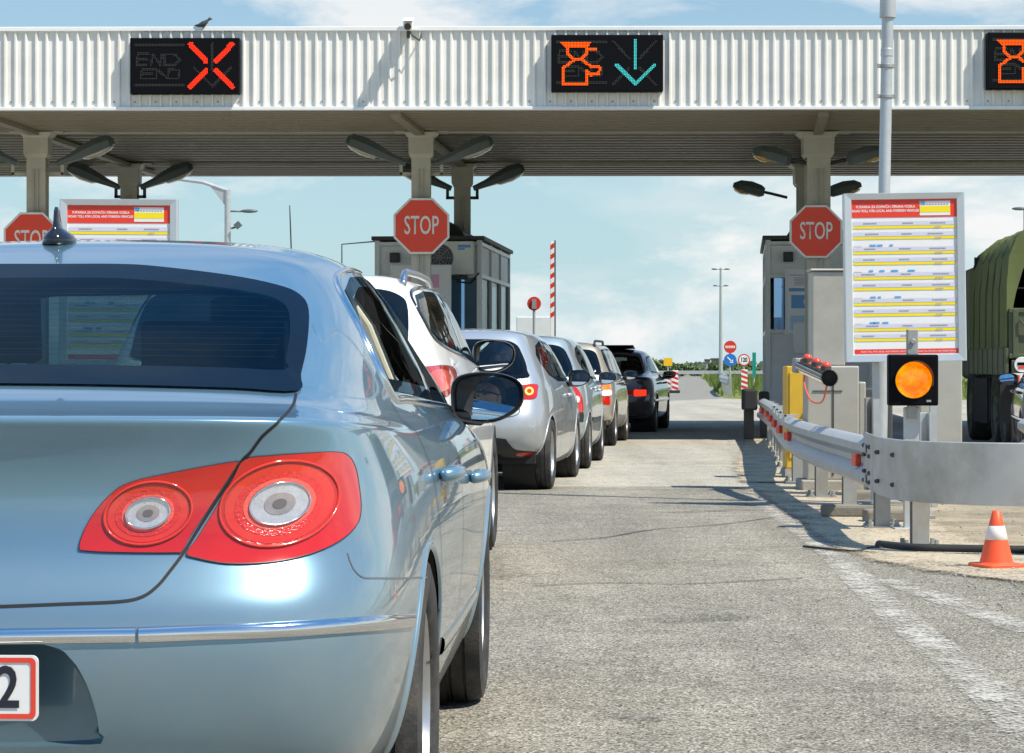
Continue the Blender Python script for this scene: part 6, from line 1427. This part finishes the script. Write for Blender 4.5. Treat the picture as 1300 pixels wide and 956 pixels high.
# ---- other steel bits behind the rail
def stub(px0, px1, py0, d, label, name, m, cat):
    w_ = (px1-px0)/F*d; x_ = GX((px0+px1)/2, d); z1 = GZ(py0, d); t_ = empty(name, (x_, d, 0)); tag(t_, label, cat)
    b = MB(); b.box((-w_*.42, 0, z1/2), (w_*.12, .12, z1)); b.box((w_*.42, 0, z1/2), (w_*.12, .12, z1)); b.box((0, .05, z1/2), (w_*.8, .01, z1)); b.build('channel', M[m], t_, bevel=.004); MB().box((0, 0, .015), (w_*1.6, .24, .03)).build('base_plate', M['galv_dark'], t_)
stub(1166, 1180, 524, 18.6, 'short grey channel post right of the amber signal', 'channel_post', 'galv', 'post')
stub(1098, 1107, 505, 22.2, 'short grey channel post left of the lamp column', 'channel_post', 'galv_dark', 'post')
b = MB(); b.box((GX(1102, 26), 26, .45), (.42, .5, .86)); o = b.build('equipment_cabinet', M['booth_dark'], bevel=.015); tag(o, 'dark equipment cabinet behind the lamp column on the right island', 'cabinet'); MB().box((GX(1102, 26), 25.742, .45), (.34, .012, .70)).build('door', M['dark_metal'], o, bevel=.004)
# ---- concrete blocks, hose, cone
for k, (px_, py_, w_, d_, lb) in enumerate(((1086, 641, .50, 18.8, 'flat concrete block on the sand behind the second near rail post'), (1135, 652, .42, 18.2, 'dark weathered concrete block on the sand behind the nearest rail post'), (1118, 628, .5, 21.0, 'long pale concrete block at the foot of the lamp column'))):
    b = MB(); b.box((GX(px_, d_), d_, .05), (w_, .22, .09), rot=Matrix.Rotation(.12*k-.1, 3, 'Z')); tag(b.build('concrete_block', M['old_block'], bevel=.02, seg=2), lb, 'block', 'concrete blocks on the island')
b = MB(); b.tube(catmull([Vector(v) for v in ((2.20, 15.6, .025), (2.35, 15.25, .03), (2.6, 15.15, .03), (3.0, 15.05, .03), (3.5, 14.98, .03), (4.2, 14.9, .03), (5.2, 14.7, .03))], 8), .026, 8); tag(b.build('cable', M['rubber'], smooth=True), 'thick black cable lying on the sand in front of the guard rail nose', 'cable')
b = MB(); b.tube(catmull([Vector(v) for v in ((1.75, 15.6, .014), (2.0, 15.2, .014), (2.15, 15.5, .014), (2.35, 15.4, .016))], 8), .008, 6); tag(b.build('wire', M['rubber'], smooth=True), 'thin black wire trailing on the asphalt by the nearest rail post', 'wire')
q = (GX(1265, 14.05), 14.05); t = empty('traffic_cone', (q[0], q[1], .008)); tag(t, 'small orange traffic cone with a white collar in front of the rail nose', 'traffic cone')
b = MB(); b.prism(rect_round(.25, .25, .05), Matrix.Rotation(.3, 4, 'Z'), .022); b.build('base', M['orange_cone'], t, bevel=.006)
cone = lambda z: .092+(.022-.092)*(z-.022)/.285
b = MB(); b.lathe([(.10, .022), (cone(.03), .03), (cone(.15), .15)], Matrix.Identity(4), 28); b.lathe([(cone(.225), .225), (cone(.30), .30), (.016, .307), (.014, .307), (.012, .28)], Matrix.Identity(4), 28); b.build('cone_body', M['orange_cone'], t, smooth=True, angle=.6)
b = MB(); b.lathe([(cone(.15), .15), (cone(.15)+.0015, .151), (cone(.225)+.0015, .224), (cone(.225), .225)], Matrix.Identity(4), 28); b.build('white_collar', M['cone_white'], t, smooth=True)

# ------------------------------------------------------------------ the green lorry
M['canvas'] = mat('green_canvas', (.115, .140, .045), .85, var=.4, scale=2.5, bump=.4, bscale=9, dirt=(.14, .14, .09), dirt_amt=.4)
M['army'] = mat('army_green', (.075, .095, .045), .55, var=.15, scale=4, dirt=(.13, .12, .08), dirt_amt=.4)
XL, DT = 6.3, 33.0
t = empty('green_lorry', (XL+1.2, DT, 0), -math.radians(4.9)); tag(t, 'green military lorry with a canvas cover waiting at the right edge', 'lorry')
hw = 1.2
b = MB(); loops = []; rs = random.Random(11)
for k in range(93):
    y = k*.0591; sag = -.045*math.sin(PI*((y/.9) % 1.0))+.022*math.sin(y*17+math.sin(y*5)*2)+.016*math.sin(y*31+1.3*math.sin(y*9)); lp = []
    for (x_, z_) in ((-1, 1.33), (-1, 1.75), (-.995, 2.15), (-.975, 2.50), (-.90, 2.74), (-.72, 2.90), (-.4, 3.0), (0, 3.03), (.4, 3.0), (.72, 2.90), (.90, 2.74), (.975, 2.50), (.995, 2.15), (1, 1.75), (1, 1.33)):
        f_ = 1.0 if z_ > 2.6 else .6; j = rs.uniform(-.006, .006)
        lp.append(Vector((x_*(hw+sag*f_*.8+j), y, z_+(sag if abs(x_) < .95 else 0)+(rs.uniform(-.01, .01) if z_ > 2 else 0))))
    loops.append(lp)
b.loft(loops, closed=False); b.add([v for v in loops[-1]], [tuple(range(15))]); b.build('canvas_cover', M['canvas'], t, smooth=True, fix=False)
# rear canvas margin round the opening
o = [(v.x, v.z) for v in loops[0]]; ins = [(x*(.96-.20*max(0, (z-1.8)/1.3)), 1.33+(z-1.33)*.86) for x, z in o]
b = MB(); b.loft([[Vector((x*1.004, -.012, z)) for x, z in o], [Vector((x, .02, z)) for x, z in ins]], closed=False); b.build('rear_flap', M['canvas'], t, smooth=True, fix=False)
b = MB(); b.box((0, 2.7, 2.1), (2.2, 5.2, .02)); b.box((0, 5.1, 2.0), (2.3, .04, 1.4)); b.build('load_bay_shade', M['under'], t)  # black sheets stand in for the shade inside the cover
for yy in (.9, 1.8, 2.7, 3.6, 4.5):
    b = MB(); b.tube([(-hw-.02, yy, 1.35), (-hw-.015, yy, 2.1), (-hw*.97, yy, 2.55), (-hw*.85, yy+.02, 2.80)], .012, 6); b.build('lashing_strap', M['army'], t)
b = MB(); b.box((0, -.03, 1.52), (2.36, .05, .64)); 
for xx in (-1.1, -.4, .4, 1.1): b.box((xx, -.065, 1.52), (.07, .025, .62))
for zz in (1.23, 1.81): b.box((0, -.062, zz), (2.36, .02, .06))
b.box((0, -.02, 1.08), (2.3, .10, .20))
tg = b.build('tailgate', M['army'], t, bevel=.008)
b = MB(); b.tube([(-1.05, -.09, 1.70), (-1.0, -.11, 1.63), (-.85, -.11, 1.62), (-.8, -.09, 1.68)], .015, 6); b.build('chain', M['dark_metal'], tg)
for sx in (-1, 1):
    b = MB(); b.box((sx*(hw+.005), 2.6, 1.16), (.04, 5.3, .34)); 
    for k in range(8): b.box((sx*(hw+.03), .2+k*.7, 1.16), (.02, .06, .36))
    b.build('side_board', M['army'], t, bevel=.006)
b = MB(); b.box((0, 2.7, .92), (2.2, 5.4, .10)); b.box((-.42, 3.5, .75), (.12, 7.5, .24)); b.box((.42, 3.5, .75), (.12, 7.5, .24)); b.box((0, -.05, .72), (2.1, .12, .16)); b.box((-.9, 3.4, .62), (.5, 1.3, .55)); b.box((-.2, 3.0, .62), (.9, 3.2, .6)); b.box((0, 4.9, .8), (2.2, .8, .9)); b.box((-.95, 3.9, .62), (.45, 2.0, .62)); b.build('chassis_and_shade_boxes', M['under'], t)  # frame, plus black boxes added to stand in for the shade underneath
for sx in (-1, 1):
    for yy in (1.0, 2.2, 5.9):
        wheel(t, sx*.98, yy, .54, .34, sx, 6, dict(M, rim=M['army']))
    b = MB(); b.box((sx*.62, -.09, 1.08), (.26, .06, .12)); b.build('tail_light', M['red_dark'], t, bevel=.01)
    b = MB(); b.box((sx*1.0, .35, .62), (.5, .02, .5)); b.build('mud_flap', M['rubber'], t)
b = MB(); b.box((0, 6.6, 1.75), (2.3, 1.8, 1.7)); cb_ = b.build('cab', M['army'], t, bevel=.12, seg=3); b = MB(); b.box((0, 7.49, 2.1), (2.0, .06, .7)); b.build('windscreen', M['glass_dark'], cb_, bevel=.02)
b = MB(); b.box((-.93, -.115, .95), (.44, .02, .12)); pl_ = b.build('number_plate', M['plate_white'], t, bevel=.003); b = MB(); b.box((-1.09, -.127, .95), (.07, .004, .08)); b.build('plate_emblem', M['plate_red'], pl_); text_mesh('T', .11, FACE(-.98, -.1265, .95), 'plate_letter', M['plate_ink'], pl_)
b = MB(); b.lathe([(.001, .01), (.095, .01), (.10, 0)], FACE(-1.02, -.085, 1.12), 20); e_ = b.build('round_badge', M['sign_white'], t); b = MB(); b.box((-1.02, -.098, 1.13), (.12, .004, .04)); b.build('badge_bar', M['sign_black'], e_); b = MB(); b.box((-1.02, -.098, 1.085), (.10, .004, .035)); b.build('badge_bar', M['plate_red'], e_)
# ------------------------------------------------------------------ beyond the booths
M['leaf_a'] = mat('leaves', (.10, .155, .05), .7, var=.35, scale=1.2)
M['leaf_hazy'] = mat('hazy_far_leaves', (.12, .165, .10), .8, var=.35, scale=.2)  # leaf green paled, with distance haze mixed into the colour
M['trunk'] = mat('bark', (.12, .09, .06), .9, var=.3)
M['signred'] = mat('roundel_red', (.66, .035, .02), .35); M['signblue'] = mat('roundel_blue', (.02, .17, .58), .35); M['signyellow'] = mat('sign_yellow', (.86, .48, .01), .4); M['signgreen'] = mat('sign_green', (.0, .25, .20), .4)
def disc(b, m, r, z0, dep=.012, n=28): b.prism([(r*math.cos(2*PI*k/n), r*math.sin(2*PI*k/n)) for k in range(n)], m @ Matrix.Translation((0, 0, z0)), dep)
# signs on one post
d = 120.0
def roundel_post(px, pybase, label, signs, d, cat='road sign'):
    zb = 0; t = empty('road_sign', (GX(px, d), d, 0)); tag(t, label, cat, 'road signs beyond the booths')
    top = max(GZ(s[1], d) for s in signs)
    b = MB(); b.cyl((0, .06, 0), (0, .06, top), .045, n=10); b.build('post', M['galv'], t)
    for kind, py, dia in signs:
        r = dia/F*d/2; m = FACE(0, 0, GZ(py, d))
        if kind == 'noentry':
            b = MB(); disc(b, m, r, -.01); s = b.build('sign_face', M['signred'], t); b = MB(); b.box((0, -.006, GZ(py, d)), (r*1.5, .012, r*.36)); b.build('white_bar', M['sign_white'], s)
            b = MB()
            for k in range(5): b.box((-r*.5+k*r*.25, -.0135, GZ(py, d)), (r*.13, .003, r*.16))
            b.build('bar_text', M['signred'], s)
        elif kind == 'blue':
            b = MB(); disc(b, m, r, -.01); s = b.build('sign_face', M['signblue'], t); R_ = Matrix.Rotation(PI/4, 3, 'Y'); c = Vector((0, -.006, GZ(py, d)))
            b = MB(); b.box(c+Vector((-r*.1, 0, r*.1)), (r*1.0, .012, r*.20), rot=R_); b.add([c+Vector((r*.48, -.006, -r*.48)), c+Vector((-r*.12, -.006, -r*.42)), c+Vector((r*.42, -.006, r*.12))], [(0, 1, 2)]); b.build('arrow', M['sign_white'], s)
        else:
            b = MB(); disc(b, m, r, -.012); s = b.build('sign_face', M['signred'], t); b = MB(); disc(b, m, r*.80, -.004); b.build('white_field', M['sign_white'], s)
            text_mesh(kind, r*1.0, m @ Matrix.Translation((0, 0, .012)), 'speed_figures', M['plate_ink'], s, xs=.75, bold=.01)
roundel_post(927, 492, 'no entry sign above a blue arrow sign on one post beyond the right booth', [('noentry', 440.5, 16), ('blue', 457, 16)], d)
roundel_post(944.5, 492, 'round red-rimmed 120 sign left of the right booth', [('120', 457, 15.5)], d-2)
def beacon(px, pyb, pyt, wpx, d, label):
    w_, zt = wpx/F*d, GZ(pyt, d); t = empty('chevron_beacon', (GX(px, d), d, 0)); tag(t, label, 'beacon', 'red and white beacons by the road')
    b = MB(); b.box((0, 0, .06), (w_*1.5, .4, .12)); b.build('foot', M['rubber'], t, bevel=.02); h_ = zt-.12
    b = MB(); b.box((0, 0, .12+h_/2), (w_, .05, h_)); p = b.build('panel', M['sign_white'], t)
    b = MB(); n = 4
    for k in range(n):
        z0 = .12+h_*(k/n); s_ = h_/n*.5
        b.add([(-w_/2, -.028, z0+s_*.9), (w_/2, -.028, z0), (w_/2, -.028, min(z0+s_, zt)), (-w_/2, -.028, min(z0+s_*1.9, zt))], [(0, 1, 2, 3)])
    b.build('red_stripe', M['signred'], p, fix=False)
beacon(945, 493, 469, 8, 112, 'red and white striped beacon under the 120 sign')
beacon(848.5, 494, 471, 5, 110, 'thin red and white beacon beside the dark saloon, left of its twin')
beacon(857, 494, 470, 8, 109, 'red and white beacon right of the dark saloon mirror')
t = empty('yellow_sign', (GX(848, 150), 150, 0)); tag(t, 'plain yellow square sign just right of the dark saloon roof', 'road sign')
b = MB(); b.box((0, 0, GZ(459.5, 150)), (11/F*150, .04, 10/F*150)); b.build('sign_face', M['signyellow'], t); b = MB(); b.cyl((0, .05, 0), (0, .05, GZ(459, 150)), .04, n=8); b.build('post', M['galv'], t)
t = empty('direction_sign', (GX(957, 160), 160, 0)); tag(t, 'green direction sign edge peeping out left of the right booth', 'road sign')
b = MB(); b.box((.02, 0, GZ(463, 160)), (.22, .05, 1.5)); b.build('sign_face', M['signgreen'], t); b = MB(); b.cyl((.02, .06, 0), (.02, .06, 1.8), .05, n=8); b.build('post', M['galv'], t)
# lamp mast
def mast(px, pytop, d, label, heads, hw):
    t = empty('lamp_mast', (GX(px, d), d, 0)); tag(t, label, 'lamp mast'); zt = GZ(pytop, d)
    b = MB(); b.cyl((0, 0, 0), (0, 0, zt), .15, .075, 12); b.build('mast_pole', M['galv'], t, smooth=True, angle=.5)
    for z_, w_ in heads:
        b = MB(); b.cyl((-w_*.6, 0, z_), (w_*.6, 0, z_), .035, n=8); q = b.build('crossarm', M['galv'], t)
        for sx in (-1, 1):
            b = MB(); b.ball((sx*w_*.72, 0, z_+.02), w_*.34, 10, sq=(1, .45, .28)); b.build('lamp_head', M['lamp_grey'], q, smooth=True)
mast(915, 340, 180, 'slim grey mast with two pairs of lamps beyond the booths', [(GZ(342, 180), .62), (GZ(363, 180), .52)], .5)
# barrier, round sign, grey cabinet left of the lane
d = 56.0; t = empty('barrier_arm', (GX(701, d), d, 0)); tag(t, 'raised red and white striped barrier arm left of the exit lane', 'barrier')
z0, z1 = GZ(403, d), GZ(307, d); b = MB(); b.box((0, 0, .55), (.34, .4, 1.1)); b.build('housing', M['booth_frame'], t, bevel=.03)
b = MB(); b.box((0, 0, (1.0+z1)/2), (.085, .05, z1-1.0)); a_ = b.build('arm', M['sign_white'], t, bevel=.008); b = MB(); k = z1-.02
while k > z0: b.add([(-.044, -.027, k-.06), (.044, -.027, k), (.044, -.027, k-.10), (-.044, -.027, k-.16)], [(3, 2, 1, 0)]); k -= .21
b.build('red_stripe', M['signred'], a_, fix=False); b = MB(); b.box((.062, .0, (1.0+z1)/2), (.03, .05, z1-1.0+.06)); b.build('edge_profile', M['dark_metal'], a_)
t = empty('round_sign', (GX(678, 54), 54, 0)); tag(t, 'round red and white sign on a thin post left of the barrier arm', 'road sign')
m = FACE(0, 0, GZ(385.5, 54)); b = MB(); disc(b, m, .145, -.02); s_ = b.build('sign_face', M['signred'], t); b = MB(); b.box((0, -.012, GZ(386, 54)), (.09, .03, .2)); b.build('white_bracket', M['sign_back'], s_); b = MB(); b.cyl((0, .04, 0), (0, .04, GZ(386, 54)), .03, n=8); b.build('post', M['galv'], t)
t = empty('grey_cabinet', (GX(679, 58), 58, 0)); tag(t, 'plain grey metal cabinet behind the silver hatchback', 'cabinet'); w_ = 47/F*58
b = MB(); b.box((0, .3, GZ(402, 58)/2), (w_, .6, GZ(402, 58))); b.build('cabinet_body', M['booth_frame'], t, bevel=.02); b = MB(); b.box((-.02, -.006, GZ(402, 58)/2), (w_*.02, .012, GZ(402, 58)*.9)); b.build('door_joint', M['booth_dark'], t)
# mast with arm at the left
d = 75.0; t = empty('gantry_arm_mast', (GX(289, d), d, 0)); tag(t, 'grey mast with a bracketed arm reaching left, over the blue car roof', 'mast')
zt = GZ(241, d); b = MB(); b.cyl((0, 0, 0), (0, 0, zt), .10, .09, 12); b.build('mast_pole', M['galv'], t, smooth=True, angle=.5)
b = MB(); b.tube([(.02, 0, zt-.03), (-.7, 0, zt+.22), (-2.2, 0, zt+.42)], .06, 8); b.add([(0, -.03, zt-.02), (0, -.03, zt-.55), (-.5, -.03, zt+.1)], [(0, 1, 2)]); b.build('arm', M['galv'], t)
b = MB(); b.cyl((.0, 0, GZ(268, d)), (.4, 0, GZ(268.5, d)), .025, n=8); b.ball((.62, 0, GZ(268, d)), .26, 10, sq=(1, .4, .22)); b.build('lamp_head', M['lamp_grey'], t, smooth=True)
b = MB(); b.cyl((.1, 0, GZ(290, d)), (.26, 0, GZ(288, d)), .03, n=8); b.box((.30, -.05, GZ(286, d)), (.18, .3, .15), rot=Matrix.Rotation(-.7, 3, 'Y')); b.build('camera', M['lamp_grey'], t)
d = 70; t = empty('street_lamp', (GX(1302, d), d, 0)); tag(t, 'grey street lamp head peeping above the green lorry', 'street lamp')
b = MB(); b.cyl((0, 0, 0), (0, 0, GZ(266, d)), .08, .06, 10); b.build('pole', M['galv'], t); b = MB(); b.ball((-.16, 0, GZ(265, d)), .22, 10, sq=(1, .45, .22)); b.build('lamp_head', M['lamp_grey'], t, smooth=True)
# far guard rail by the exit road
t = empty('far_guard_rail', (7.5, 125, 0)); tag(t, 'distant guard rail at the edge of the exit road', 'guard rail')
Q = catmull([Vector((7.9, 95, 0)), Vector((8.6, 106, 0)), Vector((9.5, 118, 0)), Vector((12.3, 150, 0)), Vector((20.5, 257, 0))], 6); b = MB(); lo = []
for i, q in enumerate(Q): lo.append([q-Vector((7.5, 125, 0))+Vector((o_, 0, z_)) for o_, z_ in ((0, .42), (-.08, .5), (-.02, .58), (-.08, .66), (0, .74), (.02, .58))])
b.loft(lo); b.build('rail_beam', M['galv'], t)
for i, q in enumerate(Q[::2]): MB().box((q.x-7.5+.08, q.y-125, .36), (.10, .12, .72)).build('post', M['galv_dark'], t)
t = empty('cross_guard_rail', (8, 240, 0)); tag(t, 'long low rail crossing the far road end in front of the bushes', 'guard rail')
b = MB(); b.box((0, 0, .6), (46, .08, .32)); b.build('rail_beam', M['galv'], t); b = MB()
for k in range(24): b.box((-22.5+k*2, .1, .3), (.12, .12, .6))
b.build('post', M['galv_dark'], t)
# small concrete tower and hut
for (px, py0, w_, d, lb, m) in ((909, 466, .5, 300, 'tiny pale concrete kiosk on the far verge', 'kerb'), (898, 467, .27, 320, 'tiny tan concrete post block on the horizon', 'kerb')):
    b = MB(); zt = GZ(py0-9, d); b.box((GX(px, d), d, zt/2), (w_*2, 2, zt)); o = b.build('kiosk', M[m], bevel=.05); tag(o, lb, 'kiosk'); MB().box((GX(px, d), d, zt+.1), (w_*2.3, 2.3, .2)).build('roof', M['booth_dark'], o)
# bushes and trees: many small leaf faces round a few limbs
def bush(x, y, rw, h, label, name, seed, m, n=900, leaf=.22, trunk=True, cat='bush', grp=None):
    r_ = random.Random(seed); t = empty(name, (x, y, 0)); tag(t, label, cat, grp)
    cl = [(Vector((r_.uniform(-rw*.7, rw*.7), r_.uniform(-rw*.5, rw*.5), h*r_.uniform(.25, .78))), r_.uniform(.25, .5)*min(rw, h)) for k in range(11)]
    b = MB()
    for k in range(n):
        c, q = cl[k % len(cl)]; v = Vector((r_.gauss(0, 1), r_.gauss(0, 1), r_.gauss(0, 1))).normalized()*q*r_.uniform(.45, 1.08); p = c+v
        if p.z < .05: p.z = r_.uniform(.05, .4)
        a = Vector((r_.gauss(0, 1), r_.gauss(0, 1), r_.gauss(0, 1))).normalized()*leaf*r_.uniform(.6, 1.3); e = a.cross(Vector((r_.gauss(0, 1), r_.gauss(0, 1), r_.gauss(0, 1)))).normalized()*leaf*.5
        b.add([p-a, p+e, p+a, p-e], [(0, 1, 2, 3)])
    b.build('crown', m, t, fix=False)
    b = MB()
    for c, q in cl[:6]: b.cyl((0, 0, 0), c, .06, .02, 6)
    b.build('trunk', M['trunk'], t)
    return t
bush(GX(866, 300), 300, 2.6, 1.5, 'round green bush left of centre on the far verge', 'bush', 1, M['leaf_a'], 1300, .25)
bush(GX(845, 330), 330, 2.2, 1.3, 'low green bush behind the yellow sign', 'bush', 2, M['leaf_a'], 900, .25)
bush(GX(908, 260), 260, 1.1, 1.6, 'dense dark bush at the foot of the slim lamp mast', 'bush', 3, M['leaf_a'], 900, .2)
bush(GX(834, 300), 300, 1.8, 2.1, 'small tree tip between the dark saloon and the yellow sign', 'tree', 4, M['leaf_a'], 900, .25, cat='tree')
bush(GX(935, 330), 330, 2.6, 1.4, 'wide bush behind the no entry sign', 'bush', 5, M['leaf_a'], 1000, .28)
bush(GX(951, 280), 280, 1.6, 1.1, 'low bush beside the 120 sign', 'bush', 6, M['leaf_a'], 700, .25)
# a far wood along the horizon
r_ = random.Random(9); b = MB()
for k in range(5200):
    x = r_.uniform(-420, 460); q = math.sin(x*.03)+math.sin(x*.011+1)+math.sin(x*.09); hmax = max(.5, 1.0+.8*q)
    p = Vector((x, 900+r_.uniform(-8, 8), r_.uniform(0, hmax))); a = Vector((r_.gauss(0, 1), r_.gauss(0, .3), r_.gauss(0, 1))).normalized()*r_.uniform(.8, 1.6); e = Vector((a.z, 0, -a.x))*.7
    b.add([p-a, p+e, p+a, p-e], [(0, 1, 2, 3)])
tag(b.build('far_wood', M['leaf_hazy'], fix=False), kind='stuff')
# rough grass on the near verges beyond the plaza
r_ = random.Random(4); b = MB()
for k in range(9000):
    y = r_.uniform(88, 260)
    x = r_.uniform(-6, 34)
    def inroad(x, y):
        e = 8.2+(y-104)*.07; return (e-3.5-max(0, 130-y)*.25) < x < e
    if y < 96 and x < 8: continue
    if inroad(x, y): continue
    hh = r_.uniform(.12, .45)*(1 if y < 160 else 1.4); w_ = r_.uniform(.02, .05)*(y/100); dx = r_.uniform(-.12, .12)
    b.add([(x-w_, y, 0), (x+w_, y, 0), (x+dx, y+r_.uniform(-.1, .1), hh)], [(0, 1, 2)])
M['grass'] = mat('rough_grass', (.105, .155, .028), .8, var=.4, scale=.4); tag(b.build('grass', M['grass'], fix=False), kind='stuff')
# thin summer air
hz_ = MB()
